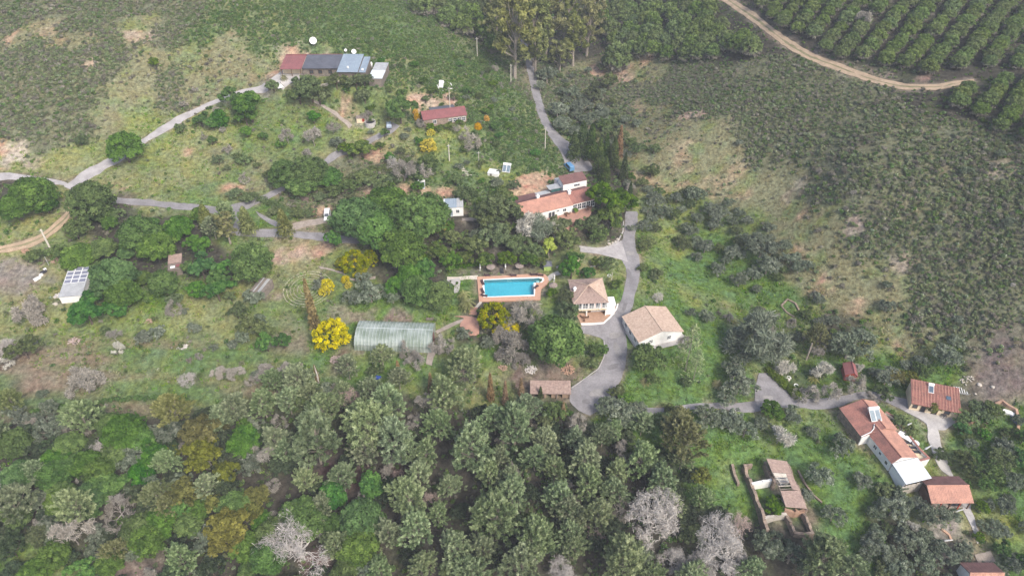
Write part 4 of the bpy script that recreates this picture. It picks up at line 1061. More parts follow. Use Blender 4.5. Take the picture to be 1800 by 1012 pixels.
many('oak', (545,152,60),(590,140,36),(525,165,42),(560,165,44),(625,142,34),(840,425,52),(870,410,56),(905,428,52),(938,440,42),(1000,420,46),(985,395,44),(870,365,66),(850,385,50),(905,372,44),(885,345,40),
 (1035,395,46),(1050,410,40),(1070,462,34),(130,400,50),(62,448,36),(100,440,34),(1135,625,66,1.1),(1000,522,38),(1002,548,46),(1045,615,32),(1040,640,26),(40,612,54),(415,545,38),(440,570,44),(462,582,40),(405,520,24),
 (755,285,40),(640,308,44,.7),(612,325,40,.7),(665,318,44,.7),(690,312,36,.7),(585,335,36,.7),(735,310,32,.8),(800,315,30,.8),(1140,428,36,.8),(1155,482,28,.8),(1128,470,22,.8),(975,722,46),(960,740,36),(440,345,34,.7),(412,340,30,.7),
 (1760,800,50),(1740,830,50),(1700,810,44),(1655,800,30),(1700,760,26),(1780,760,26),(820,340,44,1.1),(430,280,30,.7),(640,140,30),(640,165,34),(480,150,26),(140,245,26),(315,225,22),(1090,235,34),(1060,215,30),(1145,300,30),
 (1120,260,28),(1150,260,24),(1070,140,34),(1045,165,34),(520,375,34,.6),(545,372,26,.6),(480,372,26,.6),(90,345,24),(205,375,30),(250,440,30),(795,415,36),(760,440,36),(1440,655,26),(1620,650,34),(1555,690,34),(1585,740,30,.8),
 (1600,755,28,.8),(1720,722,44,.8),(1745,720,40,.8),(1700,735,40,.8),(1205,670,24),(1180,720,24),(1600,850,20),(1150,665,26),(1085,690,30),(660,650,30),(565,345,30,.6))
many('olive', (650,512,58),(622,522,38),(690,520,38),(1226,340,40),(1250,366,36),(1150,350,38),(1166,372,38),(1265,378,38),(1290,442,38),(1340,432,58),(1350,465,48),(1392,452,34),(1240,432,34),(1262,472,32),(1300,492,34),(1212,402,32),
 (1405,470,30),(1325,480,36),(1440,525,28),(1560,537,32),(1245,556,30),(1225,450,24),(1190,345,28),(980,192,42),(990,218,36),(962,130,40),(1020,188,40),(1060,200,34),(1036,212,36),(1010,230,30),(1000,160,34),(950,150,24),(1075,250,26),
 (1100,210,22),(1120,215,22),(1496,606,84,.9),(1470,600,40),(1670,625,52),(1680,600,34),(1560,662,46),(1300,672,66),(1290,640,40),(1095,722,62),(1066,715,42),(1120,715,36),(1240,732,52),(1285,738,52),(1310,755,44),(1340,745,36),(1395,727,38),
 (1440,836,52,.9),(1480,782,50),(1516,845,38,.9),(1572,890,60),(1640,905,52),(1600,950,62),(1655,970,54),(1540,960,62),(1625,985,50),(1580,1000,50),(1465,905,42),(1700,965,34),(1745,926,42,.7),(1772,790,44),(1790,850,44),(1790,992,44),(1740,1000,30),
 (1350,955,62),(1390,975,60),(85,718,40),(45,735,52),(95,748,58),(20,720,30),(250,592,34),(276,582,32),(345,577,24),(455,565,36),(430,590,34),(1415,870,30),(1215,548,20),(1310,420,30),(1380,430,26),(1420,465,24),(1700,300,24),(1760,270,20),(1775,390,26),
 (1560,500,20),(1620,470,18),(1300,250,16),(560,500,26),(640,485,30),(170,935,40),(890,560,40),(815,585,30),(1685,560,22),(860,600,30),(1110,400,16),(1130,395,30),(1275,700,34),(855,385,40),(1430,760,26),(590,250,26),(1650,400,18),(410,605,24),(445,520,38))
many('aleppo', (550,762,88),(565,715,58),(645,742,88),(682,700,58),(640,785,58),(692,765,74),(780,688,60),(815,640,68),(830,780,82),(770,742,54),(720,790,46),(716,870,74),(730,922,62),(682,932,50),(736,830,50),(800,962,60),(740,992,52),(872,902,88),(900,862,60),
 (905,742,74),(870,732,50),(925,712,48),(960,772,50),(1030,802,60),(1010,770,40),(1035,842,58),(985,872,60),(942,942,78),(918,985,76),(1050,902,58),(1100,985,88),(1130,802,58),(1165,842,58),(410,715,50),(460,705,48),(505,700,44),(975,820,46),(1080,860,50),
 (860,830,44),(790,850,40),(650,680,44),(600,690,44),(520,660,50),(545,690,40),(700,660,36),(850,960,50),(1000,930,46),(20,880,66),(1450,975,82),(1500,1000,60),(1320,1000,50),(1180,880,44),(1200,800,40),(1060,760,40),(880,800,40),(940,800,44),(670,620,36),
 (610,640,40),(480,665,40),(630,720,44),(1085,825,44),(1010,960,44),(1130,740,40),(1170,740,36),(500,790,40),(395,375,44,.9),(372,395,36,.9),(1235,870,40),(830,1000,60),(770,900,40))
many('aleppo_y', (298,715,58),(272,865,48),(1202,762,78),(1440,588,42),(1195,730,40),(15,700,40),(290,890,44),(200,965,44))
many('rust', (355,756,74),(352,800,68),(325,868,62),(395,832,48),(450,868,44),(402,920,78),(400,950,60),(440,900,44),(370,885,44),(330,905,40),(770,400,34),(300,795,34),(1230,835,34),(1640,715,26),(1575,660,34),(1605,665,30))
many('cypress', (1054,275,22,1.5),(1066,262,20,1.3),(1098,292,16,1.5),(1040,250,26,1.2),(1024,245,30,1.0),(1080,268,22,1.2),(950,690,11,1.3),(1010,256,26,.9),(1108,335,12,1.3),(1065,300,20,1.2))
many('cypress_dry', (545,535,20,1.5),(862,680,14,1.3),(888,690,12,1.3),(757,672,13,1.0),(700,650,12,1.0),(990,720,12,.9),(1090,250,14,1.2),(916,680,12,1.0),(555,655,9,1.2))
many('young_pine', (432,388,30),(498,392,30),(360,380,28,.9))
many('eucalypt', (905,45,86),(940,35,76),(962,18,84),(1035,40,60,.9),(872,28,58,.9),(1010,62,56,.9),(902,88,50,.8),(942,82,58,.8),(985,92,46,.7),(1045,15,50,.9),(880,5,60,.9),(1000,20,50,.9),(395,395,46,.8))
many('plantation', (740,8,40,1.1),(762,4,42,1.1),(800,14,42,1.1),(828,28,44,1.1),(855,50,44,1.2),(812,42,40,1.1),(785,30,36,1.1),(870,75,38,1.1),(845,10,46,1.1),(1083,100,52,1.1))
many('bare', (825,240,46),(550,242,38),(505,240,30),(710,302,48),(750,300,30),(305,540,30),(200,590,26),(405,660,28),(440,672,20),(350,625,16),(130,750,44),(210,895,66),(125,940,70),(930,552,62),(905,565,40),(1020,745,44),(780,600,40),(1070,392,28,.8),
 (640,870,30),(700,805,36),(1010,885,34),(490,740,30),(470,800,44),(440,790,36),(70,925,34),(1280,560,20),(1205,600,26),(715,610,36),(1530,700,26),(1460,690,40),(1500,680,44),(765,610,30),(80,730,24),(900,830,36),(585,225,26),(645,205,22),(730,640,40),(1420,690,44),
 (880,780,26),(1640,690,26),(690,730,26),(870,120,14),(880,150,14),(1060,330,14),(1500,340,14),(820,660,30))
many('bare_dense', (150,675,62),(45,552,58),(905,610,62),(880,590,44),(920,635,34),(1068,390,26,.8),(465,655,44,.6),(60,745,40),(1110,330,18),(1280,75,30),(1520,35,36),(500,650,36,.6),(420,655,30,.6),(380,655,30,.6),(1440,300,14),(1265,70,24))
many('bare_white', (1143,905,112),(1258,958,112),(1228,990,66),(525,955,128,.8),(182,782,42,1.0),(5,615,50,.8),(327,665,36,.7),(990,1000,62),(540,832,20),(1155,522,24,.7),(140,845,20),(1180,980,50),(1300,985,50),(222,940,40),(360,810,26),(1000,850,20),(690,285,26),(1780,500,10))
many('bare_pink', (606,697,56),(1045,935,40),(760,880,34),(1008,880,30),(700,840,28),(730,890,26),(1290,930,60))
many('silver', (1335,592,104,.9),(1250,780,1.0) if False else (1380,610,40,.8),(950,400,56,.9),(1300,590,44,.8))
many('mimosa', (582,586,62),(753,255,28),(757,232,15),(898,577,34),(575,500,24),(607,490,15),(612,500,14),(570,510,20))
many('mimosa_g', (868,555,56),(622,460,48),(600,462,26),(650,452,30),(635,480,24),(880,575,26))
many('almond', (1370,766,46),(945,398,50),(920,400,34),(975,400,30),(1450,655,40),(1380,645,34),(5,640,30),(205,612,24),(1290,655,26),(1600,925,26),(1510,650,20),(810,640,26))
many('orange_fl', (733,205,13),(730,196,11),(855,208,12),(840,222,14))
many('yucca', (965,432,30))
many('palm', (820,528,32),(815,515,24),(498,133,15),(1262,672,22,.7),(1432,662,22,.7),(1075,490,22,.7),(1135,668,20,.6))
many('fir', (1213,612,56,1.1),(1225,640,40))
many('citrus', (757,222,20,.7),(772,224,18,.6),(790,220,20,.7),(806,214,16,.7),(748,214,16,.8))
many('bare', (740,216,20,.8),(800,224,22,.6))
for t in T:
    plant(t[0], t[1], t[2], t[3], t[4] if len(t) > 4 else 1.0)

# ------------------------------------------------------------------ pine plantation in rows
def plantation():
    reg = [at(*p)[:2] for p in [(1318,-5),(1345,30),(1400,72),(1480,105),(1560,122),(1640,130),(1690,128),(1830,122),(1850,60),(1850,-40),(1300,-40)]]
    reg2 = [at(*p)[:2] for p in [(1655,178),(1690,160),(1740,145),(1850,135),(1850,290),(1790,258),(1700,205)]]
    reg3 = [at(*p)[:2] for p in [(1060,70),(1050,-30),(1190,-30),(1222,5),(1278,58),(1340,102),(1330,106),(1290,100),(1200,108),(1110,98)]]
    a = at(1566, 95)[:2]; b = at(1614, 47)[:2]
    u = (b - a) / np.linalg.norm(b - a); v = np.array([-u[1], u[0]])
    pts = []
    r = np.random.RandomState(4)
    for i in range(-40, 40):
        for j in range(-40, 60):
            q = a + v * (i * 7.1 + 5.0 * math.sin(j * 0.05)) + u * (j * 3.7 + (i % 2) * 1.8) + r.normal(size=2) * 0.35
            for k, g in enumerate((reg, reg2)):
                if in_poly(np.array([q[0]]), np.array([q[1]]), g)[0]: pts.append((q[0], q[1], k, r.rand()))
    xs = np.array(reg3)
    got = []
    for _ in range(4000):
        q = np.array([r.uniform(xs[:, 0].min(), xs[:, 0].max()), r.uniform(xs[:, 1].min(), xs[:, 1].max())])
        if in_poly(np.array([q[0]]), np.array([q[1]]), reg3)[0] and all((q - g) @ (q - g) > 4.3 ** 2 for g in got): got.append(q)
    pts += [(g[0], g[1], 2, r.rand()) for g in got]
    vis = []
    for x, y, k, c in pts:
        X, Y, w = to_px((x, y, gnd(x, y) + 3))
        if -30 < X < 1835 and -25 < Y < 1040: vis.append((w, x, y, k, c))
    vis.sort()
    vis = [t for t in vis if t[4] > 0.03]
    LB = [('small round pine standing in the planted rows above the sandy track', 'pines in rows above the sandy track'),
          ('small round pine standing in the planted rows below the sandy track', 'pines in rows below the sandy track'),
          ('small round pine in the wood between the eucalyptus grove and the sandy track', 'pines between the eucalyptus and the sandy track')]
    for w, x, y, k, c in vis[:285]:
        plant('plantation', xy=(x, y), wm=(5.2 if k < 2 else 7.0) * (0.85 + 0.3 * c), hs=0.95 if k < 2 else 1.1, label=LB[k][0], group=LB[k][1])
    return vis[285:]
def fill(poly, n, kinds, s0, s1, gap=3.2, seed=1):
    """lower trees that close the cover between the ones placed by hand"""
    P = [at(*p)[:2] for p in poly]; r = np.random.RandomState(seed); A = np.array(P)
    old = np.array([t['xy'] for t in PLACED]); ow = np.array([t['w'] for t in PLACED]); got = []; k = 0
    while len(got) < n and k < n * 60:
        k += 1; q = np.array([r.uniform(A[:, 0].min(), A[:, 0].max()), r.uniform(A[:, 1].min(), A[:, 1].max())])
        if not in_poly(np.array([q[0]]), np.array([q[1]]), P)[0] or blocked(q[:1], q[1:])[0]: continue
        if (np.hypot(*(old - q).T) < ow * 0.36).any() or any(np.hypot(*(g - q)) < gap for g in got): continue
        got.append(q); plant(kinds[r.randint(len(kinds))], xy=q, wm=r.uniform(s0, s1), hs=r.uniform(.8, 1.15))
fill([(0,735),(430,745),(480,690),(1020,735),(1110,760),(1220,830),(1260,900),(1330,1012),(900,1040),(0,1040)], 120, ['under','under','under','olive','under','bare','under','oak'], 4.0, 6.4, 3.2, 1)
fill([(0,760),(430,760),(480,840),(480,1040),(0,1040)], 52, ['umbrella','umbrella','under','aleppo','leafy','olive'], 5.0, 8.0, 3.4, 21)
fill([(480,700),(1020,740),(1230,860),(1250,1040),(480,1040)], 12, ['aleppo'], 5.0, 7.0, 5.0, 22)
fill([(610,330),(900,325),(960,375),(950,470),(790,470),(640,455)], 30, ['citrus','oak','olive','citrus','leafy'], 3.0, 5.0, 2.8, 2)
fill([(955,120),(1060,125),(1130,330),(1060,330),(1000,250)], 46, ['olive','oak','oak','olive'], 3.0, 5.2, 3.0, 3)
fill([(1115,330),(1290,330),(1420,470),(1330,530),(1250,470),(1130,400)], 34, ['olive','oak','oak','olive'], 3.0, 5.0, 3.2, 4)
fill([(115,390),(390,390),(470,520),(190,560),(110,500)], 20, ['oak','leafy','umbrella'], 3.5, 6.0, 3.2, 5)
fill([(600,130),(860,110),(960,300),(850,330),(640,320)], 62, ['oak','olive','leafy','citrus','oak'], 2.0, 3.8, 3.5, 6)
fill([(1560,860),(1690,900),(1720,1040),(1500,1040),(1500,930)], 16, ['olive','oak'], 3.2, 5.5, 3.0, 7)
fill([(1300,540),(1480,560),(1620,640),(1640,690),(1480,650),(1300,620)], 16, ['olive','oak','bare'], 2.6, 4.6, 3.0, 8)
fill([(1680,740),(1830,740),(1830,1010),(1740,1010)], 26, ['olive','oak','leafy'], 2.4, 4.6, 3.0, 9)
fill([(0,540),(480,540),(520,680),(0,710)], 9, ['bare','olive','oak'], 1.8, 3.4, 5.0, 10)
fill([(330,140),(480,230),(620,330),(420,330),(300,220)], 20, ['oak','leafy','bare'], 2.2, 4.2, 3.5, 11)
REST = plantation()
print('plantation rest', len(REST), 'trees', len(PLACED))

# ------------------------------------------------------------------ scattered cover: instances drawn by geometry nodes on one object each
def scatter(name, P, rot, scl, rnd, meshes, label=None, pick=None):
    """P (n,3) points; each gets one of the given meshes"""
    n = len(P)
    me = bpy.data.meshes.new(name); me.vertices.add(n); me.vertices.foreach_set('co', np.asarray(P, np.float32).ravel())
    for k, a in (('rot', rot), ('scl', scl), ('rnd', rnd)):
        t = me.attributes.new(k, 'FLOAT', 'POINT'); t.data.foreach_set('value', np.asarray(a, np.float32))
    if pick is None: pick = np.random.RandomState(3).randint(0, len(meshes), n)
    t = me.attributes.new('pick', 'INT', 'POINT'); t.data.foreach_set('value', pick.astype(np.int32))
    o = obj(name, me, kind='stuff', label=label)
    ng = bpy.data.node_groups.new(name, 'GeometryNodeTree')
    ng.interface.new_socket('Geometry', in_out='INPUT', socket_type='NodeSocketGeometry')
    ng.interface.new_socket('Geometry', in_out='OUTPUT', socket_type='NodeSocketGeometry')
    N = ng.nodes.new; L = ng.links.new
    gi = N('NodeGroupInput'); go = N('NodeGroupOutput'); ip = N('GeometryNodeInstanceOnPoints'); gt = N('GeometryNodeGeometryToInstance')
    ip.inputs['Pick Instance'].default_value = True
    L(gi.outputs[0], ip.inputs['Points'])
    src = []
    for i, m_ in enumerate(meshes):
        so = bpy.data.objects.new(name + '_source', m_)
        oi = N('GeometryNodeObjectInfo'); oi.inputs['Object'].default_value = so; oi.inputs['As Instance'].default_value = False
        src.append(oi)
    for oi in reversed(src): L(oi.outputs['Geometry'], gt.inputs[0])
    L(gt.outputs[0], ip.inputs['Instance'])
    def named(k, t):
        a = N('GeometryNodeInputNamedAttribute'); a.data_type = t; a.inputs[0].default_value = k; return a.outputs[0]
    L(named('pick', 'INT'), ip.inputs['Instance Index'])
    cx = N('ShaderNodeCombineXYZ'); L(named('rot', 'FLOAT'), cx.inputs[2]); L(cx.outputs[0], ip.inputs['Rotation'])
    L(named('scl', 'FLOAT'), ip.inputs['Scale'])
    L(ip.outputs[0], go.inputs[0])
    md = o.modifiers.new('scatter', 'NODES'); md.node_group = ng
    return o

def bush_mesh(seed, m, flower=False, leaf=0.2, n=7, per=26, W=1.5, H=1.1, elong=1.2, gap=0.6):
    F = Fol(seed); r = F.r
    a = r.rand(n) * 6.28; q = W * 0.3 * r.rand(n) ** 0.5
    C = np.stack([q * np.cos(a), q * np.sin(a), H * (0.3 + 0.4 * r.rand(n))], 1)
    F.clumps(C, W * 0.22 * (0.7 + 0.6 * r.rand(n)), per, leaf, rand=0.8, elong=elong, shell=gap, tone=(0.5, 0.3), low=-0.3)
    if not flower: return F.mesh('bush', m)
    nv = sum(len(v) for v in F.V) // 3
    F.clumps(C + [0, 0, .1], W * 0.25, 1, 0.12, rand=0.2, up=1.0, shell=0.1, low=0.2)
    me = F.mesh('bush', m); me.materials.append(LM['flower'])
    mi = np.zeros(len(me.polygons), np.int32); mi[nv:] = 1; me.polygons.foreach_set('material_index', mi)
    return me
def tuft_mesh(seed, m, n=16, W=0.8, H=0.45):
    F = Fol(seed); r = F.r
    V = []
    for i in range(n):
        a = r.rand() * 6.28; q = W / 2 * r.rand() ** 0.5; p = np.array([q * np.cos(a), q * np.sin(a), -0.05])
        d = r.rand() * 6.28; s = np.array([np.cos(d), np.sin(d), 0]) * 0.09; t = p + np.array([r.normal() * .14, r.normal() * .14, H * (0.5 + 0.6 * r.rand())])
        V += [p - s, p + s, t]
    V = np.array(V)
    return mesh_np('tuft', V, [np.arange(len(V)).reshape(-1, 3)], [m], {'tone': np.repeat(r.rand(n), 3), 'dead': np.zeros(len(V))})

def visible(x, y, m=60):
    z_ = height(x, y)
    q = np.stack([x, y, z_], 1) - CAMP
    w = q @ FWD; X = 900 + F_PX * (q @ RGT) / w; Y = 506 - F_PX * (q @ UPV) / w
    return (X > -m) & (X < 1800 + m) & (Y > -m) & (Y < 1012 + m), z_
def scatter_all():
    r = np.random.RandomState(11)
    nc = 800000
    x = r.uniform(-290, 290, nc); y = r.uniform(60, 430, nc)
    v, z_ = visible(x, y)
    ok = v & ~blocked(x, y)
    x, y, z_ = x[ok], y[ok], z_[ok]
    W = kind_weights(x, y); cell = 580 * 370 / nc   # m2 per candidate
    g = {t: W[:, i] for i, t in enumerate(TYPES)}
    near = 0.6 * fbm(x, y, 10, 71, 3) + 0.7 * fbm(x, y, 42, 73, 3) + 0.16 * np.sin((x * 0.82 - y * 0.57) * 1.15 + 2 * fbm(x, y, 30, 75, 2))
    spot = np.zeros(len(x), bool)
    for p, rr_, c in SPOT_W: spot |= np.hypot(x - p[0], y - p[1]) < rr_ * 0.95
    def take(dens, name, meshes, smin, smax, label, sq=0.0, cap=None, noisy=0.75):
        d = dens * np.clip(1 + noisy * near * 2.2, 0.05, 2.2) * cell
        d = np.where(spot, d * 0.3, d)
        k = r.rand(len(x)) < d
        n = int(k.sum())
        s = (smin + (smax - smin) * r.rand(n) ** 1.7) * (1 + 0.45 * np.clip(fbm(x[k], y[k], 18, 77, 3), -0.6, 1))
        scatter(name, np.stack([x[k], y[k], z_[k] - 0.08], 1), r.rand(n) * 6.28, s, r.rand(n), meshes, label)
        print(name, n)
    B = [bush_mesh(50 + i, LM['bush'], flower=(i == 3)) for i in range(5)]
    G = [bush_mesh(80 + i, LM['gbush'], flower=(i == 2), elong=1.8) for i in range(4)]
    Y_ = [bush_mesh(90 + i, LM['greybush'], elong=2.6, gap=0.9, per=20) for i in range(4)]
    take(g['S'] * 1.7 + g['D'] * 0.06 + g['F'] * 0.05 + g['M'] * 0.03 + g['Y'] * 0.03 + g['L'] * 0.012 + g['G'] * 0.07, 'maquis_scrub', B, 0.32, 1.1, 'dense grey-green scrub covering the hillsides')
    take(g['G'] * 1.3 + g['S'] * 0.3 + g['F'] * 0.26 + g['M'] * 0.05 + g['Y'] * 0.06 + g['L'] * 0.03 + g['D'] * 0.02, 'green_scrub', G, 0.36, 1.1, 'bright green scrub below the ridge and under the trees')
    take(g['S'] * 0.42 + g['D'] * 0.05 + g['G'] * 0.03 + g['M'] * 0.015 + g['F'] * 0.03, 'dry_scrub', Y_, 0.4, 1.2, 'dry grey twiggy scrub among the green bushes')
    GT = [tuft_mesh(5 + i, LM['grass']) for i in range(3)]; DT = [tuft_mesh(15 + i, LM['drygrass'], 14, 0.8, 0.35) for i in range(3)]
    take(g['L'] * 0.9 + g['M'] * 0.35 + g['Y'] * 0.55 + g['G'] * 0.15 + g['F'] * 0.08, 'grass', GT, 0.7, 1.7, 'lush green spring grass tufts', noisy=0.5)
    take(g['D'] * 0.7 + g['M'] * 0.25 + g['Y'] * 0.25 + g['S'] * 0.06 + g['P'] * 0.08, 'dry_grass', DT, 0.7, 1.6, 'dry straw-coloured grass tufts', noisy=0.5)
scatter_all()
if REST:
    V = KIT['plantation']
    crowns = [v[0][0][1] for v in V]
    rr = np.random.RandomState(8)
    scatter('far_pines', np.array([(x, y, gnd(x, y) - 0.05) for w, x, y, k, c in REST]), rr.rand(len(REST)) * 6.28,
            np.array([1.0 * (0.85 + 0.3 * c) for w, x, y, k, c in REST]), rr.rand(len(REST)), crowns, 'farthest pines of the plantation, seen as one mass')
# ------------------------------------------------------------------ roofs, walls, openings
def ribbed(e0, e1, t1, t0, pitch=0.32, amp=0.05, rows=None, thick=0.10, step=0.03):
    """tiled or corrugated roof slope: e0-e1 eave, t0-t1 top edge; ribs run from eave to top"""
    e0, e1, t0, t1 = [Vector(p) for p in (e0, e1, t0, t1)]
    w = max((e1 - e0).length, (t1 - t0).length); n = max(2, int(w / pitch))
    nrm = (e1 - e0).cross(t0 - e0)
    if nrm.length < 1e-6: nrm = (t1 - e1).cross(t0 - e1)
    nrm.normalize()
    if nrm.z < 0: nrm = -nrm
    d = ((t0 + t1) / 2 - (e0 + e1) / 2).length
    rows = rows if rows is not None else 1
    mb = MB(); V = mb.v; cols = 2 * n + 1; rr = random.Random(int(w * 100) + n)
    lev = []
    for r in range(rows):
        lev += [(r / rows, step), ((r + 1) / rows, 0.0)] if rows > 1 else [(0, 0), (1, 0)]
    jit = [rr.uniform(-0.012, 0.012) for _ in range(cols)]
    for t, up in lev:
        for i in range(cols):
            a = e0.lerp(e1, i / (cols - 1)); b = t0.lerp(t1, i / (cols - 1))
            V.append(tuple(a.lerp(b, t) + nrm * (up + (amp if i % 2 else 0) + jit[i])))
    m = len(lev)
    for r in range(m - 1):
        for i in range(cols - 1):
            mb.f.append((r * cols + i, r * cols + i + 1, (r + 1) * cols + i + 1, (r + 1) * cols + i))
    b = len(V); dn = -nrm * thick
    V += [tuple(p + dn) for p in (e0, e1, t1, t0)]
    mb.f.append((b + 3, b + 2, b + 1, b))
    L = (m - 1) * cols
    for i in range(cols - 1):
        pass
    mb.f.append(tuple([b, b + 1] + list(range(cols - 1, -1, -1))))
    mb.f.append(tuple([b + 2, b + 3] + list(range(L, L + cols))))
    mb.f.append(tuple([b + 3, b] + [r * cols for r in range(m)]))
    mb.f.append(tuple([b + 1, b + 2] + [r * cols + cols - 1 for r in range(m - 1, -1, -1)]))
    return mb

def gable(root, w, d, h, rise, axis, m1, m2=None, over=0.35, pitch=0.32, rows=8, wall=None, amp=0.05, base=-2.0, ridge=None, off=0.0, x=0.0, y=0.0):
    """walls with gable ends and two roof slopes; ridge along axis, shifted by off"""
    m2 = m2 or m1; o = over; W, D = w / 2, d / 2
    dz = 0.06
    if axis == 'x':
        wl = MB().extr([(y - D, base), (y + D, base), (y + D, h), (y + off, h + rise), (y - D, h)], 'x', x - W, x + W)
        k1 = rise / (D + off); k2 = rise / (D - off)
        a = ribbed((x - W - o, y - D - o, h - k1 * o + dz), (x + W + o, y - D - o, h - k1 * o + dz), (x + W + o, y + off, h + rise + dz), (x - W - o, y + off, h + rise + dz), pitch, amp, rows)
        b = ribbed((x + W + o, y + D + o, h - k2 * o + dz), (x - W - o, y + D + o, h - k2 * o + dz), (x - W - o, y + off, h + rise + dz), (x + W + o, y + off, h + rise + dz), pitch, amp, rows)
        r = ((x - W - o, y + off, h + rise + dz + 0.07), (x + W + o, y + off, h + rise + dz + 0.07))
    else:
        wl = MB().extr([(x - W, base), (x + W, base), (x + W, h), (x + off, h + rise), (x - W, h)], 'y', y - D, y + D)
        k1 = rise / (W + off); k2 = rise / (W - off)
        a = ribbed((x - W - o, y + D + o, h - k1 * o + dz), (x - W - o, y - D - o, h - k1 * o + dz), (x + off, y - D - o, h + rise + dz), (x + off, y + D + o, h + rise + dz), pitch, amp, rows)
        b = ribbed((x + W + o, y - D - o, h - k2 * o + dz), (x + W + o, y + D + o, h - k2 * o + dz), (x + off, y + D + o, h + rise + dz), (x + off, y - D - o, h + rise + dz), pitch, amp, rows)
        r = ((x + off, y - D - o, h + rise + dz + 0.07), (x + off, y + D + o, h + rise + dz + 0.07))
    if wall: wl.build('wall', wall, root)
    ra = a.build('roof', m1, root)
    b.build('roof', m2, root)
    MB().tube(r, 0.13, 6).build('ridge_cap', ridge or m1, ra)

def opening(root, side, c, z, w, h, pos, name='window', fm=None, pm=None, nx=2, ny=1, off=0.0):
    """window or door on the wall face: side -y, +y, -x, +x; c along the wall, pos = position of the wall face"""
    fm = fm or M['white_clean']; pm = pm or M['glass']; f = 0.09
    def bx(mb, a0, a1, z0, z1, t0, t1):
        s = -1 if side[0] == '-' else 1
        p0, p1 = sorted((pos + s * t0, pos + s * t1))
        if side[1] == 'y': mb.box(a0, a1, p0, p1, z0, z1)
        else: mb.box(p0, p1, a0, a1, z0, z1)
        return mb
    fr = MB(); a0, a1, z0, z1 = c - w / 2, c + w / 2, z, z + h
    bx(fr, a0 - f, a0, z0 - f, z1 + f, -0.02, 0.10); bx(fr, a1, a1 + f, z0 - f, z1 + f, -0.02, 0.10)
    bx(fr, a0, a1, z0 - f, z0, -0.02, 0.10); bx(fr, a0, a1, z1, z1 + f, -0.02, 0.10)
    for i in range(1, nx): bx(fr, a0 + w * i / nx - 0.03, a0 + w * i / nx + 0.03, z0, z1, -0.02, 0.08)
    for i in range(1, ny): bx(fr, a0, a1, z0 + h * i / ny - 0.03, z0 + h * i / ny + 0.03, -0.02, 0.075)
    fo = fr.build(name, fm, root)
    bx(MB(), a0, a1, z0, z1, -0.03, 0.03).build('pane' if name == 'window' else 'panel', pm, fo)
    return fo

def slab(root, name, x0, x1, y0, y1, z0, z1, m, **k): return MB().box(x0, x1, y0, y1, z0, z1).build(name, m, root, **k)
def monopitch(root, x0, x1, y0, y1, zf, zb, m, name='roof', pitch=0.5, amp=0.03, rows=None, over=0.25):
    """single slope from front (y0, zf) to back (y1, zb)"""
    k = (zb - zf) / (y1 - y0); o = over
    return ribbed((x0 - o, y0 - o, zf - k * o), (x1 + o, y0 - o, zf - k * o), (x1 + o, y1 + o, zb + k * o), (x0 - o, y1 + o, zb + k * o), pitch, amp, rows).build(name, m, root)
def mono_wall(root, x0, x1, y0, y1, zf, zb, m, base=-2.0):
    return MB().extr([(y0, base), (y1, base), (y1, zb - 0.12), (y0, zf - 0.12)], 'x', x0, x1).build('wall', m, root)
def chimney(root, x, y, z0, h, m=None, s=0.45):
    c = MB().box(x - s, x + s, y - s, y + s, z0, z0 + h).build('chimney', m or M['white'], root)
    MB().box(x - s - 0.12, x + s + 0.12, y - s - 0.12, y + s + 0.12, z0 + h, z0 + h + 0.14).box(x - s * 0.6, x + s * 0.6, y - s * 0.6, y + s * 0.6, z0 + h + 0.14, z0 + h + 0.6).build('chimney_cap', m or M['white'], c)

LAND = []      # landmarks for telling trees apart: (phrase, world xy)
def land(phrase, p): LAND.append((phrase, np.array(p[:2], float)))

# ---- white gable house by the drive
r = RC['gable_house']; o = r.root('gable_house', label='white house with a wide weathered tan gable roof beside the drive', category='house'); land('white gable house', r.O)
gable(o, r.w, r.d, 3.0, 1.9, 'y', M['tile_tan'], wall=M['white'], rows=14, over=0.3)
for a in (-0.22, 0.2): opening(o, '-y', r.w * a, 1.3, 0.95, 1.15, -r.d / 2, nx=2, ny=2)
opening(o, '-y', -r.w * 0.40, 0.1, 1.0, 2.1, -r.d / 2, 'door', pm=M['bluegrey'], nx=1)
for a in (0.28, 0.0, -0.3): opening(o, '-x', r.d * a, 1.2, 1.1, 1.2, -r.w / 2, nx=2, ny=1)
slab(o, 'plinth', -r.w / 2 - 0.4, r.w / 2 + 1.4, -r.d / 2 - 1.5, r.d / 2 + 0.5, -1.5, 0.12, M['concrete'])

# ---- pool house, two floors under a hipped roof
r = RC['pool_house']; o = r.root('pool_house', label='two-storey house with tan hipped roof and glazed upper veranda by the pool', category='house'); land('pool house', r.O)
W, D = r.w / 2, r.d / 2; h = 5.0
slab(o, 'wall', -W + 0.6, W, -D + 1.6, D, -2.5, 2.4, M['white'])
slab(o, 'wall', -W + 0.6, W - 0.05, -D + 0.05, D, 2.62, h, M['pink_wall'])
slab(o, 'floor_slab', -W + 0.4, W, -D - 0.25, D, 2.4, 2.62, M['cream'])
ap = r.loc(1034.7, 501.3, h + 2.0)
ap = (max(-W * .4, min(W * .4, ap[0])), max(-D * .2, min(D * .4, ap[1])))
e = [(-W - .3, -D - .4, h), (W + .3, -D - .4, h), (W + .3, D + .3, h), (-W - .3, D + .3, h)]; A = (ap[0], ap[1], h + 2.0)
for i in range(4):
    a, b = e[i], e[(i + 1) % 4]; ta = (A[0] + (a[0] - b[0]) * 0.01, A[1] + (a[1] - b[1]) * 0.01, A[2]); tb = (A[0] - (a[0] - b[0]) * 0.01, A[1] - (a[1] - b[1]) * 0.01, A[2])
    ribbed(a, b, tb, ta, 0.3, 0.04, 14, thick=0.06).build('roof', M['tile_grey'] if i != 1 else M['tile_tan'], o)
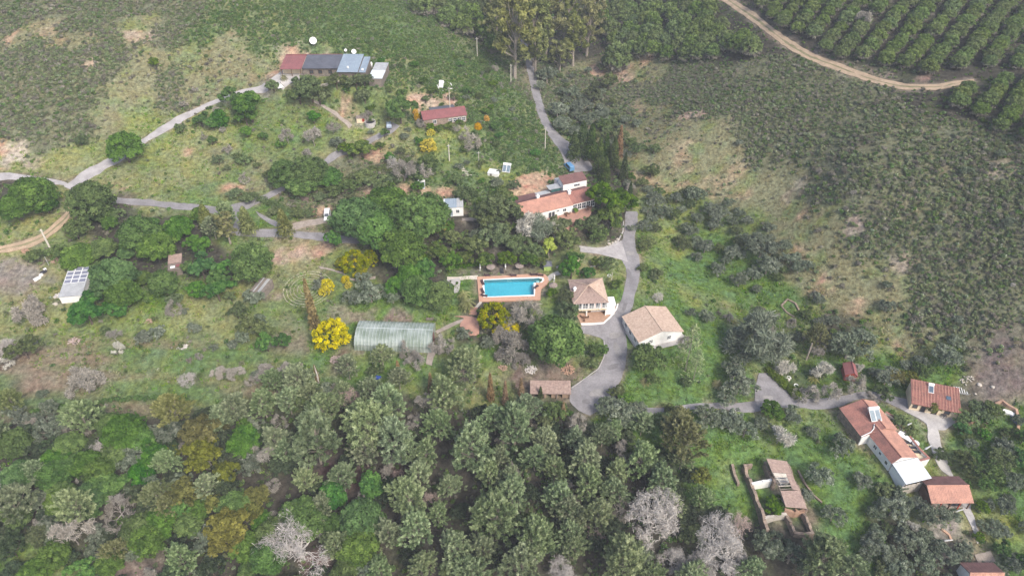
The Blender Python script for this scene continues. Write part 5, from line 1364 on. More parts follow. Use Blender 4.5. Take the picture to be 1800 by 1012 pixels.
for i, a in enumerate(e): MB().tube([(a[0], a[1], a[2] + .08), (A[0], A[1], A[2] + .1)], 0.12, 5).build('hip_cap', M['tile_tan'], o)
for i in range(5):
    x = -W + 1.35 + (2 * W - 2.0) * i / 4
    opening(o, '-y', x, 2.95, 1.25, 1.7, -D + 0.05, nx=2, ny=2)
for i in range(6): x = -W + 0.65 + (2 * W - 1.0) * i / 5; slab(o, 'post', x - .09, x + .09, -D - .2, -D - .03, 2.62, h - .05, M['white_clean'])
MB().box(-W + .5, W - .1, -D - .24, -D - .19, 3.45, 3.55).box(-W + .5, W - .1, -D - .24, -D - .19, 2.9, 2.95).build('railing', M['white_clean'], o)
opening(o, '-y', -W * .55, 0.5, 1.3, 1.4, -D + 1.6, nx=2); opening(o, '-y', 0.1, 0.1, 1.0, 2.1, -D + 1.6, 'door', pm=M['wood'], nx=1); opening(o, '-y', W * .55, .6, 1.2, 1.3, -D + 1.6, nx=2)
for x in (-W + .75, -0.9, W - .15): slab(o, 'pillar', x - .16, x + .16, -D - .1, -D + .22, -1.0, 2.4, M['white'])
slab(o, 'lean_to', W + 0.02, W + 2.3, -D + 0.2, -D + 3.4, -2, 3.4, M['white'])
slab(o, 'lean_to_roof', W + 0.03, W + 2.5, -D + 0.05, -D + 3.6, 3.4, 3.52, M['white_clean'])
q = r.loc(1010.5, 508, 6.0); chimney(o, q[0], q[1], 5.3, 0.9, s=0.3)
# parapet of its terrace
def wall_line(name, pts, h, t, m, base=0.3, closed=False, label=None, cat=None, parent=None, group=None):
    """low wall following photograph pixels on the ground"""
    P = [at(*p) for p in pts]; mb = MB(); n = len(P)
    L = [];
    for i in range(n):
        a = P[max(i - 1, 0)][:2]; b = P[min(i + 1, n - 1)][:2]; d = (b - a) / max(np.linalg.norm(b - a), 1e-6); nn = np.array([-d[1], d[0]]) * t / 2
        z_ = gnd(P[i][0], P[i][1]); c = P[i][:2]
        L.append([(c[0] - nn[0], c[1] - nn[1], z_ - .5), (c[0] + nn[0], c[1] + nn[1], z_ - .5), (c[0] + nn[0], c[1] + nn[1], z_ + h), (c[0] - nn[0], c[1] - nn[1], z_ + h)])
    V = [v for q in L for v in q]; F = []
    for i in range(n - 1):
        for k in range(4): F.append((i * 4 + k, i * 4 + (k + 1) % 4, (i + 1) * 4 + (k + 1) % 4, (i + 1) * 4 + k))
    F += [(3, 2, 1, 0), ((n - 1) * 4, (n - 1) * 4 + 1, (n - 1) * 4 + 2, (n - 1) * 4 + 3)]
    mb.v = V; mb.f = F
    return mb.build(name, m, parent, label=label, category=cat, group=group)
wall_line('terrace_wall', [(1021, 571), (1045, 570.5), (1061, 569), (1073, 558), (1083, 545), (1086, 536)], 0.55, 0.3, M['white'], label='low white parapet round the pool house terrace', cat='wall')
wall_line('garden_wall', [(1018, 434), (1030, 437), (1050, 438), (1070, 434), (1086, 425), (1095, 408), (1096, 390)], 0.3, 0.35, M['concrete'], label='low sandy stone wall curving along the drive bend', cat='wall')
0 and wall_line('retaining_wall', [(1107, 508), (1117, 490), (1124, 470), (1125, 452)], 0.2, 0.25, M['orange_clay'], label='low brownish wall along the outer side of the drive', cat='wall')
wall_line('kerb_wall', [(1062, 600), (1063, 625), (1052, 648), (1030, 664), (1004, 682)], 0.15, 0.2, M['concrete'], label='pale kerb wall of the turning yard, below the round oak', cat='wall')
wall_line('garden_wall', [(562, 152.5), (575, 150), (590, 146), (600, 141.5), (612, 140)], 0.7, 0.35, M['pale_stone'], label='cream retaining wall in front of the slate-roofed house', cat='wall')
wall_line('hedge_fence', [(520, 620), (600, 612)], 0.02, .02, M['wood']) if False else None

# ---- long main house
r = RC['main_house']; o = r.root('main_house', label='long white house with bright orange tiled roof above a pink terrace', category='house'); land('long orange-roofed house', r.O)
W, D = r.w / 2, r.d / 2
xs = r.loc(1003.5, 357, 3.0)[0]
gable(o, xs + W, r.d, 3.0, 1.5, 'x', M['tile_orange'], M['tile_dark'], wall=M['white'], x=(-W + xs) / 2, rows=10, off=0.6, over=0.3)  # dark back slope: shade put into the colour of one orange roof
gable(o, W - xs, r.d - 0.5, 2.85, 1.35, 'x', M['tile_red'], M['tile_dark'], wall=M['white'], x=(W + xs) / 2, y=0.1, rows=10, off=0.6, over=0.22)  # redder right wing: shade lying on it put into the tile colour
for i in range(5):
    x = xs + 1.2 + (W - xs - 2.0) * i / 4; opening(o, '-y', x, 0.55, (W - xs - 2) / 4 - .25, 1.9, -D + 0.35, nx=2, ny=2, pm=M['glass'])
for px_, py_, w_, h_, zz, nm in ((989, 366, 1.1, 1.0, 1.2, 'window'), (976.5, 368, .9, .55, 1.7, 'window'), (970, 372, 1.0, 2.0, .1, 'door'), (964.5, 373, 1.0, 2.0, .1, 'door'), (945, 378, 1.2, 1.1, 1.1, 'window'), (930, 381, 1.2, 1.1, 1.1, 'window')):
    opening(o, '-y', r.loc(px_, py_, 1.5)[0], zz, w_, h_, -D, nm, nx=2 if nm == 'window' else 1)
for px_, py_, z_ in ((943.5, 349, 3.9), (1000, 343, 3.6)):
    q = r.loc(px_, py_, z_); q = (q[0], max(-D * .5, min(D * .3, q[1]))); chimney(o, q[0], q[1], 3.2, 2.0, s=0.42)
slab(o, 'lean_to', -W + 1.0, -W + 8, D + .3, D + 3.2, -2, 2.3, M['white']); monopitch(o, -W + 1, -W + 8, D + .3, D + 3.2, 2.7, 2.35, M['tile_dark'], 'lean_to_roof')
slab(o, 'shed_roof', -W + 8.3, -W + 13, D + .4, D + 3.2, 2.2, 2.32, M['zinc'])
r2 = RC['upper_block']; o2 = r2.root('upper_house', label='tall white block with maroon lean-to roof behind the orange-roofed house', category='house')
W, D = r2.w / 2, r2.d / 2
mono_wall(o2, -W, W, -D, D, 4.9, 5.7, M['white']); monopitch(o2, -W, W, -D, D, 4.9, 5.7, M['tile_dark'], over=0.1)
opening(o2, '-y', W * .15, 3.4, 1.9, .7, -D, nx=3); opening(o2, '-x', 0, 2.6, .8, .9, -W, nx=1)
mono_wall(o2, -W + .1, W - 2, D + .05, D + 3.4, 3.0, 3.0, M['white']); monopitch(o2, -W + .1, W - 2, D + .05, D + 3.4, 3.2, 3.0, M['zinc'], 'annex_roof', over=0.05)
slab(o2, 'water_tank', W - 3.5, W - 1.7, D + 1.2, D + 2.6, 3.3, 4.1, M['white_clean'])
slab(o2, 'carport_roof', -W - 4.2, -W - .05, -D + 1.0, D, 3.2, 3.3, M['zinc'])
slab(o2, 'tarpaulin', -W - 3.4, -W - .2, -D + 1.2, -D + 1.35, 0.2, 3.0, M['teal'])

# ---- small white house
r = RC['small_house']; o = r.root('small_house', label='small white cottage with blue-grey sheet roof beside the great pine', category='house'); land('blue-grey roofed cottage', r.O)
W, D = r.w / 2, r.d / 2
mono_wall(o, -W, W, -D, D, 3.2, 3.9, M['white_clean'])
monopitch(o, -W, W * 0.28, -D, D, 3.2, 3.9, M['bluegrey'], over=0.1); monopitch(o, W * 0.28 + .22, W, -D, D, 3.25, 3.95, M['zinc'], over=0.1)
opening(o, '-y', -W * .3, .1, .9, 2.0, -D, 'door', pm=M['bluegrey'], nx=1); opening(o, '-y', W * .4, 1.2, .9, 1.1, -D, nx=2)
mono_wall(o, -W - 3.4, -W - .02, -D + .9, D, 3.1, 3.5, M['pink_wall']); monopitch(o, -W - 3.4, -W - .3, -D + .9, D, 3.2, 3.6, M['tile_dark'], 'annex_roof', over=0.05)
slab(o, 'parapet', -W - .28, -W - .02, -D + .4, D, 2.0, 3.95, M['white_clean'])

# ---- long low house on the upper terrace
r = RC['top_house']; o = r.root('hill_house', label='long low house with maroon and slate sheet roofs on the hillside', category='house'); land('slate-roofed hillside house', r.O)
W, D = r.w / 2, r.d / 2; xm = r.loc(535.5, 110, 3)[0]
mono_wall(o, -W, xm - 0.1, -D + 2.6, D, 3.1, 3.6, M['cream']); monopitch(o, -W, xm - .3, -D, D, 2.9, 3.7, M['maroon'], pitch=.6, over=.15)
for x in (-W + .3, (xm - W) / 2, xm - .6): slab(o, 'post', x - .1, x + .1, -D + .1, -D + .3, -1, 2.8, M['wood'])
mono_wall(o, xm + .05, W, -D + .5, D, 3.1, 3.8, M['wood_grey']); monopitch(o, xm + .25, W, -D, D, 3.1, 3.9, M['slate'], pitch=.5, over=.15)
slab(o, 'fascia', -W, W, D + .25, D + .45, 3.4, 4.0, M['maroon'])
for x in (xm + 3, xm + 6, W - 3): opening(o, '-y', x, 1.0, 1.2, 1.2, -D + .5, nx=2, fm=M['wood'])
r2 = RC['top_house_b']; q = empty('wing', (r2.O[0], r2.O[1], r2.z0), r2.ang)
q.parent = o; bpy.context.view_layer.update(); q.matrix_parent_inverse = o.matrix_world.inverted()
W, D = r2.w / 2, r2.d / 2; xe = r2.loc(635.5, 112, 3.6)[0]
mono_wall(q, -W, xe - .2, -D + .6, D, 3.5, 4.3, M['wood_grey']); mono_wall(q, xe - .15, W, -D + .7, D - 1.4, 3.2, 3.8, M['wood_grey']); monopitch(q, -W, xe - .3, -D, D, 3.6, 4.5, M['bluegrey'], pitch=.6, over=.2)
monopitch(q, xe + .25, W, -D + .4, D - 1.2, 3.35, 4.1, M['bluegrey'], 'low_roof', pitch=.6, over=.15)
slab(q, 'roof_vent', -1.6, -1.1, -D + 2, -D + 2.5, 3.9, 4.5, M['white_clean']); slab(q, 'roof_vent', xe + 1, xe + 1.6, -D + 1.2, -D + 1.7, 3.6, 4.1, M['white_clean'])
opening(q, '-y', -W * .5, .1, 1.6, 2.1, -D + .6, 'door', fm=M['wood'], nx=2); opening(q, '-y', W * .2, 1.0, 1.4, 1.2, -D + .6, nx=2, fm=M['wood'])
r = RC['annex']; o = r.root('shed', label='grey shed with patched pale sheets at the end of the hillside house', category='shed')
W, D = r.w / 2, r.d / 2; mono_wall(o, -W, W, -D, D, 2.8, 3.3, M['wood_grey']); monopitch(o, -W, W, -D, 0, 2.9, 3.15, M['poly'], over=.15); monopitch(o, -W, W, 0.35, D, 3.2, 3.4, M['zinc'], 'roof', over=.1)

# ---- cottage with a red roof
r = RC['red_cottage']; o = r.root('cottage', label='low cottage with a maroon roof below the bare orange bank', category='house'); land('maroon-roofed cottage', r.O)
W, D = r.w / 2, r.d / 2
gable(o, r.w, r.d, 2.7, 1.1, 'x', M['maroon'], M['slate'], wall=M['stone'], over=.25, rows=1, pitch=.5, amp=.03, off=.8)
for i in range(4): opening(o, '-y', W - 1.0 - i * 1.5, .7, 1.1, 1.3, -D, nx=2, ny=2)
opening(o, '-y', -W * .5, 1.0, 1.1, 1.1, -D, nx=2)
slab(o, 'back_roof', -W * .55, W * .65, D + .3, D + 2.9, 2.35, 2.5, M['slate']); slab(o, 'back_wall', -W * .5, W * .6, D + .1, D + 2.7, -2, 2.34, M['wood_grey'])

# ---- long house with solar heater (lower slope)
r = RC['long_upper']; ru = r
o = r.root('long_house', label='long white house with orange roof, shade coloured into one slope, and a solar heater', category='house'); land('long red and orange roofed house', r.O)
rid0 = r.loc(1518, 704, 4.6)[0]
gable(o, r.w, r.d, 3.0, 1.6, 'y', M['tile_red'], M['tile_orange'], wall=M['stone'], over=.25, rows=12, off=max(-.3 * r.w, min(r.w * .3, rid0)))  # shaded left and sunlit right slope put into the tile colours
slab(o, 'gable_wall', -r.w / 2, r.w / 2 - 1.5, -r.d / 2 - .22, -r.d / 2 - .02, -1.5, 3.05, M['white'])
r2 = RC['long_lower']; q = empty('wing', (r2.O[0], r2.O[1], r2.z0), r2.ang)
q.parent = o; bpy.context.view_layer.update(); q.matrix_parent_inverse = o.matrix_world.inverted()
W, D = r2.w / 2, r2.d / 2
gable(q, r2.w, r2.d + 1.2, 3.0, 1.5, 'y', M['tile_red'], M['tile_orange'], wall=M['white'], over=.2, rows=12, off=max(-.3 * r2.w, min(r2.w * .3, r2.loc(1586, 805.4, 4.5)[0])), y=.6)  # same painted shade and sun on the slopes of the wing
opening(q, '-x', -D * .1, 1.4, .7, .7, -W, nx=1); opening(q, '-x', D * .35, 1.2, 1.0, 1.1, -W, nx=2); opening(q, '-x', -D * .7, .9, .8, 1.0, -W, nx=1)
ribbed((-W - .1, -D - 5.4, 2.3), (W + .1, -D - 5.4, 2.3), (W + .1, -D - .25, 3.0), (-W - .1, -D - .25, 3.0), .45, .03).build('porch_roof', M['poly'], q)
slab(q, 'porch_wall', -W - .4, W, -D - 5.3, -D - 5.0, -2, 1.0, M['pale_stone']); slab(q, 'porch_wall', -W + .1, -W + .3, -D - 5.0, -D - .3, -2, 2.2, M['white_clean'])
for x in (-W + .2, 0, W - .2): slab(q, 'post', x - .08, x + .08, -D - 5.25, -D - 5.1, 1.0, 2.25, M['wood_grey'])
# raised terrace with red capped parapet
P = [r2.loc(a, b, 0.6) for a, b in ((1556, 727), (1566, 733), (1580, 746), (1600, 773), (1616, 793), (1631.5, 808))]
inner = [(W + .05, P[0][1]), (W + .05, -D - .3)]
ter = MB().prism([P[0]] + [(W + .02, P[0][1] - .5), (W + .02, -D - .2)][:0] + P[1:] + [(W + .05, P[-1][1] + .1), (W + .05, P[0][1])], -1.5, 0.5)
ter.build('terrace', M['cream'], q)
cap = MB()
for i in range(len(P) - 1):
    a, b = Vector((*P[i], 0)), Vector((*P[i + 1], 0)); d = (b - a).normalized(); nn = Vector((-d.y, d.x, 0)) * .18
    cap.prism([tuple((a - nn - d * .1)[:2]), tuple((b - nn + d * .1)[:2]), tuple((b + nn + d * .1)[:2]), tuple((a + nn - d * .1)[:2])], -1.5, 1.25 + .004 * i)
cap.box(W + .1, P[-1][0], P[-1][1] - .2, P[-1][1] + .16, -1.5, 1.27)
cap.build('parapet', M['white'], q)
cp = MB()
for i in range(len(P) - 1):
    a, b = Vector((*P[i], 0)), Vector((*P[i + 1], 0)); d = (b - a).normalized(); nn = Vector((-d.y, d.x, 0)) * .24
    cp.prism([tuple((a - nn - d * .1)[:2]), tuple((b - nn + d * .1)[:2]), tuple((b + nn + d * .1)[:2]), tuple((a + nn - d * .1)[:2])], 1.28 + .004 * i, 1.36 + .004 * i)
cp.box(W + .1, P[-1][0], P[-1][1] - .26, P[-1][1] + .22, 1.31, 1.39)
cp.build('parapet_cap', M['tile_red'], q)
def terrace_pt(px_, py_, z_=.52):
    a = PZ(px_, py_, r2.z0 + z_); return a
def lounger(p, ang, label, m='wicker', group='sun loungers round the pool', name='sun_lounger'):
    o = empty(name, p, ang, label=label, category='sun lounger', group=group)
    MB().box(-.35, .35, -.95, .55, .26, .36).build('seat', M[m], o)
    MB().add([(-.35, .55, .28), (.35, .55, .28), (.35, .98, .62), (-.35, .98, .62), (-.35, .55, .38), (.35, .55, .38), (.35, .94, .72), (-.35, .94, .72)],
             [(0, 3, 2, 1), (4, 5, 6, 7), (0, 1, 5, 4), (1, 2, 6, 5), (2, 3, 7, 6), (3, 0, 4, 7)]).build('backrest', M[m], o)
    for sx in (-.28, .28):
        for sy in (-.8, .45): MB().box(sx - .03, sx + .03, sy - .03, sy + .03, 0, .26).build('leg', M[m], o)
    return o
for i, (a, b, w) in enumerate(((1596, 779, 'topmost'), (1604, 787.5, 'middle'), (1610, 795, 'lowest'))):
    lounger(tuple(terrace_pt(a, b)), r2.ang + 1.2, 'grey cushioned lounger on the red-capped terrace, %s of three' % w, 'dark', 'loungers on the red-capped terrace')
for i, (a, b, w) in enumerate(((1566, 740.5, 'topmost'), (1571, 747, 'middle'), (1576, 753.5, 'lowest'))):
    p = terrace_pt(a, b)
    e = empty('planter', tuple(p), 0, label='small dark planter on the upper terrace, %s of three' % w, category='planter', group='planters on the upper terrace')
    MB().lathe([(0.01, 0), (.3, 0), (.38, .45), (.3, .45), (.3, .38), (.01, .38)], 10).build('pot', M['wood'], e)
    F = Fol(40 + i); F.clumps(np.array([[0, 0, .6]]), .38, 40, .2); obj('plant', F.mesh('plant', LM['oak']), e)
def parasol(p, label, group='closed white parasols', tilt=(0, 0), h=2.6):
    e = empty('parasol', p, 0.3, label=label, category='parasol', group=group)
    e.rotation_euler = (tilt[0], tilt[1], .3)
    MB().tube([(0, 0, 0), (0, 0, h)], .035, 6).build('pole', M['white_clean'], e)
    MB().lathe([(.02, h + .05), (.10, h - .15), (.17, h - .9), (.24, h - 1.6), (.20, h - 1.75), (.03, h - 1.7)], 10).build('canopy', M['white_clean'], e, smooth=True)
    MB().lathe([(.01, 0), (.3, 0), (.3, .08), (.01, .08)], 10).build('foot', M['concrete'], e)
parasol(tuple(terrace_pt(1586, 751)), 'closed white parasol standing beyond the curved red parapet', tilt=(.3, .5))
parasol(tuple(terrace_pt(1621, 792)), 'closed white parasol leaning at the end of the red parapet', tilt=(.2, .5))
e = empty('boat_cover', tuple(terrace_pt(1587, 768)), r2.ang + .5, label='white covered table set on the raised house terrace', category='table')
MB().box(-.8, .8, -2.0, 1.2, .55, .72).build('table_top', M['white_clean'], e)
for a in (-.65, .65):
    for b in (-1.8, 1.0): MB().box(a - .05, a + .05, b - .05, b + .05, 0, .55).build('leg', M['white_clean'], e)
e.name = 'terrace_table'
MB().lathe([(.01, .02), (.75, .02), (.8, .6), (.01, .6)], 16, (0, -2.9)).build('round_top', M['white_clean'], e)
# pipe down the roof
def heater(p, ang, label, w=2.1, d=1.9, tilt=.45, cm='collector', legs=.5, group='solar water heaters', ncol=2):
    """solar water heater: tank above sloping collectors facing -y"""
    o = empty('solar_heater', p, ang, label=label, category='solar heater', group=group)
    z0 = legs; z1 = legs + d * math.sin(tilt); y1 = d * math.cos(tilt)
    cw = w / ncol
    for i in range(ncol):
        x0 = -w / 2 + i * cw + .03; x1 = x0 + cw - .06
        c = MB().add([(x0, 0, z0), (x1, 0, z0), (x1, y1, z1), (x0, y1, z1), (x0, 0, z0 - .08), (x1, 0, z0 - .08), (x1, y1, z1 - .08), (x0, y1, z1 - .08)],
                 [(0, 1, 2, 3), (7, 6, 5, 4), (0, 4, 5, 1), (1, 5, 6, 2), (2, 6, 7, 3), (3, 7, 4, 0)]).build('collector', M['white_clean'], o)
        e_ = .08; n_ = .012
        MB().add([(x0 + e_, e_, z0 + n_ + e_ * math.tan(tilt)), (x1 - e_, e_, z0 + n_ + e_ * math.tan(tilt)), (x1 - e_, y1 - e_, z1 + n_ - e_ * math.tan(tilt)), (x0 + e_, y1 - e_, z1 + n_ - e_ * math.tan(tilt))], [(0, 1, 2, 3)]).build('glass', M[cm], c)
    MB().tube([(-w / 2, y1 + .35, z1 + .18), (w / 2, y1 + .35, z1 + .18)], .34, 12).build('tank', M['white_clean'], o, smooth=False)
    f = MB()
    for x in (-w / 2 + .1, w / 2 - .1): f.box(x - .03, x + .03, y1 + .1, y1 + .16, 0, z1).box(x - .03, x + .03, .05, .11, -.1, z0).box(x - .03, x + .03, .1, y1, 0, .05)
    f.build('frame', M['zinc'], o)
    return o
p = PZ(1541, 741, ru.z0 + 4.3); heater((p[0], p[1], ru.z0 + 4.0), .12, 'double collector solar heater on the ridge of the long house', 2.6, 2.7, .55, legs=.55)
pp = [PZ(a, b, ru.z0 + c) for a, b, c in ((1537, 745, 4.45), (1536, 753, 4.2), (1531, 759, 3.75), (1514, 767, 3.2))]
MB().tube([tuple(q_) for q_ in pp], .11, 6).build('roof_pipe', M['white_clean'], None, label='white pipe bending down the red roof from the solar heater', category='pipe')

# ---- cottage with strongly ribbed tiles
r = RC['ribbed_cottage']; o = r.root('cottage', label='cottage with bold ribbed red tiles and a small solar heater', category='house'); land('ribbed-tile cottage', r.O)
W, D = r.w / 2, r.d / 2
mono_wall(o, -W, W, -D + .3, D, 2.7, 4.2, M['cream'])
n = int(r.w / .62); rows = []
ro = monopitch(o, -W, W, -D, D, 2.7, 4.3, M['tile_red'], pitch=.31, amp=.12, rows=8, over=.2)
k = 1.6 / r.d
for i in range(n):
    x = -W + .3 + i * (r.w - .6) / (n - 1)
    MB().tube([(x, -D - .2, 2.70), (x, D + .1, 4.40)], .085, 5).build('cover_tile_row', M['tile_orange'], ro)
for x, nm, w_ in ((-W * .45, 'door', 1.0), (W * .05, 'door', 1.1), (W * .55, 'window', 1.1), (-W * .8, 'window', .9)): opening(o, '-y', x, .1 if nm == 'door' else 1.0, w_, 2.0 if nm == 'door' else 1.0, -D + .3, nm, fm=M['wood'], pm=M['shade'] if nm == 'door' else None, nx=1)
q_ = r.loc(1637, 690, 3.8); p = r.pt(*q_)
heater((p[0], p[1], r.z0 + 2.7 + (q_[1] + D - .9) * k + .3), r.ang, 'single collector solar heater on the ribbed red tiles', 1.25, 1.8, .4, 'solar', legs=.1, ncol=1)
q_ = r.loc(1666.5, 701, 3.4); zz = 2.7 + (q_[1] + D) * k + .24
MB().add([(q_[0] - .5, q_[1] - .5, zz - .5 * k + .06), (q_[0] + .5, q_[1] - .5, zz - .5 * k + .06), (q_[0] + .5, q_[1] + .5, zz + .5 * k + .06), (q_[0] - .5, q_[1] + .5, zz + .5 * k + .06)], [(0, 1, 2, 3)]).build('skylight', M['solar'], o)

# ---- red roofed barn
r = RC['barn']; o = r.root('barn', label='open timber barn with orange tiled roof, back slope coloured in shade, over a path', category='barn'); land('two-tone barn', r.O)
gable(o, r.w, r.d, 2.8, 1.4, 'x', M['tile_orange'], M['tile_dark'], wall=None, over=.3, rows=9)  # one kind of tile; front coloured as sunlit, back as shaded
W, D = r.w / 2, r.d / 2
slab(o, 'wall', -W, -W + .25, -D, D, -1.5, 2.75, M['wood']); slab(o, 'wall', -W + .3, W, D - .25, D, -1.5, 2.75, M['wood'])
for i in range(5): slab(o, 'post', -W + .1 + i * (r.w - .3) / 4, -W + .3 + i * (r.w - .3) / 4, -D, -D + .2, -1.5, 2.7, M['red_metal'] if i % 2 else M['wood'])
slab(o, 'beam', -W, W, -D - .02, -D + .2, 2.45, 2.75, M['wood']); slab(o, 'floor', -W + .3, W, -D + .3, D - .3, -.5, .1, M['gravel'])
r = RC['corner_barn']; o = r.root('barn', label='dark red tiled roof with an orange ridge cut by the picture edge', category='house'); land('corner barn', r.O)
gable(o, r.w, r.d, 2.8, 1.5, 'x', M['tile_orange'], M['tile_dark'], wall=M['white'], over=.3, rows=9, off=-r.d * .2)  # lit front and shaded back put into the slope colours

# ---- small red shed, wood shed, tile shed, grey shed
r = RC['red_shed']; o = r.root('shed', label='little dark red gabled shed under the silvery trees', category='shed'); land('little red shed', r.O)
gable(o, r.w, r.d, 2.2, .9, 'y', M['maroon'], wall=M['red_metal'], over=.2, rows=1, off=.4)
opening(o, '-y', 0, .1, .9, 1.8, -r.d / 2, 'door', pm=M['wood'], nx=1, fm=M['wood'])
r = RC['wood_store']; o = r.root('store_shed', label='narrow open store with lichened tile roof beside the wood', category='shed'); land('narrow tiled store', r.O)
W, D = r.w / 2, r.d / 2
mono_wall(o, -W, W, .2, D, 2.4, 2.7, M['wood_grey']); monopitch(o, -W, W, -D, D, 2.1, 2.9, M['tile_grey'], pitch=.3, amp=.06, rows=8, over=.1)
for i in range(4): slab(o, 'post', -W + .1 + i * (r.w - .4) / 3, -W + .3 + i * (r.w - .4) / 3, -D + .1, -D + .3, -1.5, 2.0, M['wood_grey'])
for i, x in enumerate((-W * .55, W * .05, W * .6)): slab(o, 'partition', x, x + 1.7, -D + .5, 0, -.3, 1.3, M['logs'])
r = RC['tile_shed']; o = r.root('shed', label='small brown tiled shed with a white and a red sheet, among pines', category='shed'); land('brown tiled shed', r.O)
W, D = r.w / 2, r.d / 2
mono_wall(o, -W, W, -D + .2, D, 2.2, 3.0, M['wood_grey'])
monopitch(o, -W, W, -D * .15, D, 2.75, 3.15, M['tile_grey'], pitch=.3, rows=5, over=.1)
monopitch(o, -W, W, -D, -D * .15 - .25, 2.3, 2.6, M['wood_grey'], 'low_roof', over=.05)
slab(o, 'white_sheet', -W * .6, W * .1, -D + .3, -D + 1.3, 2.62, 2.68, M['white_clean']); slab(o, 'red_sheet', W * .25, W, -D + .5, -D + 1.7, 2.72, 2.78, M['maroon'])
r = RC['grey_shed']; o = r.root('shed', label='sagging grey plank roof shed between olives', category='shed'); land('grey plank shed', r.O)
W, D = r.w / 2, r.d / 2
mono_wall(o, -W, W, -D, D, 2.0, 2.5, M['wood_grey'])
for i in range(9):
    x0 = -W + i * r.w / 9; k_ = .5 / r.d
    MB().extr([(-D - .2, 2.02 + .02 * (i % 2)), (D + .2, 2.52 + .02 * (i % 2)), (D + .2, 2.60 + .02 * (i % 2)), (-D - .2, 2.10 + .02 * (i % 2))], 'x', x0 + .02, x0 + r.w / 9 - .02).build('plank', M['zinc'] if i in (2, 5, 6) else M['wood_grey'], o)

# ---- shed under solar panels
r = RC['panel_shed']; o = r.root('solar_shed', label='pale shed with twelve solar panels on its roof', category='shed'); land('solar panel shed', r.O)
W, D = r.w / 2, r.d / 2
mono_wall(o, -W, W, -D, D, 2.2, 3.4, M['white']); ro = monopitch(o, -W, W, -D, D, 2.3, 3.5, M['zinc'], pitch=.4, over=.15)
k_ = 1.2 / r.d
def onroof(x, y, up=.0): return (x, y, 2.3 + (y + D) * k_ + up)
ys = -D * .12; ph = (D + .1 - ys) / 4; pw = r.w / 3
for i in range(3):
    for j in range(4):
        x0 = -W + i * pw + .04; x1 = x0 + pw - .08; y0 = ys + j * ph + .04; y1 = y0 + ph - .08
        pn = MB().add([onroof(x0, y0, .12), onroof(x1, y0, .12), onroof(x1, y1, .12), onroof(x0, y1, .12), onroof(x0, y0, .17), onroof(x1, y0, .17), onroof(x1, y1, .17), onroof(x0, y1, .17)],
                [(3, 2, 1, 0), (4, 5, 6, 7), (0, 1, 5, 4), (1, 2, 6, 5), (2, 3, 7, 6), (3, 0, 4, 7)]).build('solar_panel', M['white_clean'], o)
        e_ = .10
        MB().add([onroof(x0 + e_, y0 + e_, .178), onroof(x1 - e_, y0 + e_, .178), onroof(x1 - e_, y1 - e_, .178), onroof(x0 + e_, y1 - e_, .178)], [(0, 1, 2, 3)]).build('cells', M['solar_grey'], pn)
opening(o, '-x', 0, .2, 1.2, 1.9, -W, 'door', pm=M['wood_grey'], nx=1)

# ---- greenhouse tunnel
r = RC['greenhouse']; o = r.root('greenhouse', label='long arched greenhouse of milky green plastic film', category='greenhouse'); land('arched greenhouse', r.O)
W = r.w / 2; gd, gh = 4.7, 3.7; yc = -r.d / 2 + gd
prof = []
for i in range(13):
    a = math.pi * i / 12; prof.append((yc - gd * math.cos(a) * (1 - .06 * math.sin(a)), 0.9 * min(1, i, 12 - i) + (gh - .9) * math.sin(a) ** .8 if 0 < i < 12 else 0.0))
prof[0] = (yc - gd, -.4); prof[-1] = (yc + gd, -.4)
nb = 22; hw = 2 * W / nb; rr = random.Random(2)
for b in range(nb):
    x0 = -W + b * hw; V = []; F = []
    for x, s in ((x0, 1.0), (x0 + hw * .5, .985), (x0 + hw, 1.0)):
        for y_, z_ in prof: V.append((x, yc + (y_ - yc) * s, z_ * s + rr.uniform(-.02, .02)))
    n = len(prof)
    for a in range(2):
        for i in range(n - 1): F.append((a * n + i, (a + 1) * n + i, (a + 1) * n + i + 1, a * n + i + 1))
    MB().add(V, F).build('film_panel', M['film'], o)
for b in range(nb + 1):
    x = -W + b * hw; MB().tube([(x, y_ * 1.0, z_ + .03) for y_, z_ in prof], .022, 4).build('hoop', M['poly'], o)
for s, x in (('a', -W), ('b', W)):
    MB().add([(x + (.01 if s == 'b' else -.01), y_, z_) for y_, z_ in prof], [tuple(range(len(prof)))]).build('end_wall', M['film'], o)
MB().box(W + .03, W + .1, yc - .9, yc + .9, 0, 2.2).build('door', M['maroon'], o)
MB().tube([(-W, yc, gh + .03), (W, yc, gh + .03)], .05, 4).build('ridge_pole', M['poly'], o)
for i, y_ in enumerate((-2.9, -1.0, 1.0, 2.9)):
    F = Fol(300 + i); n = 26; C = np.stack([np.linspace(-W + 1, W - 1, n), np.full(n, yc + y_), np.full(n, .5)], 1); F.clumps(C, .6, 40, .3)
    obj('crop_row', F.mesh('crop_row', LM['bright'] if i % 2 else LM['oak']), o)

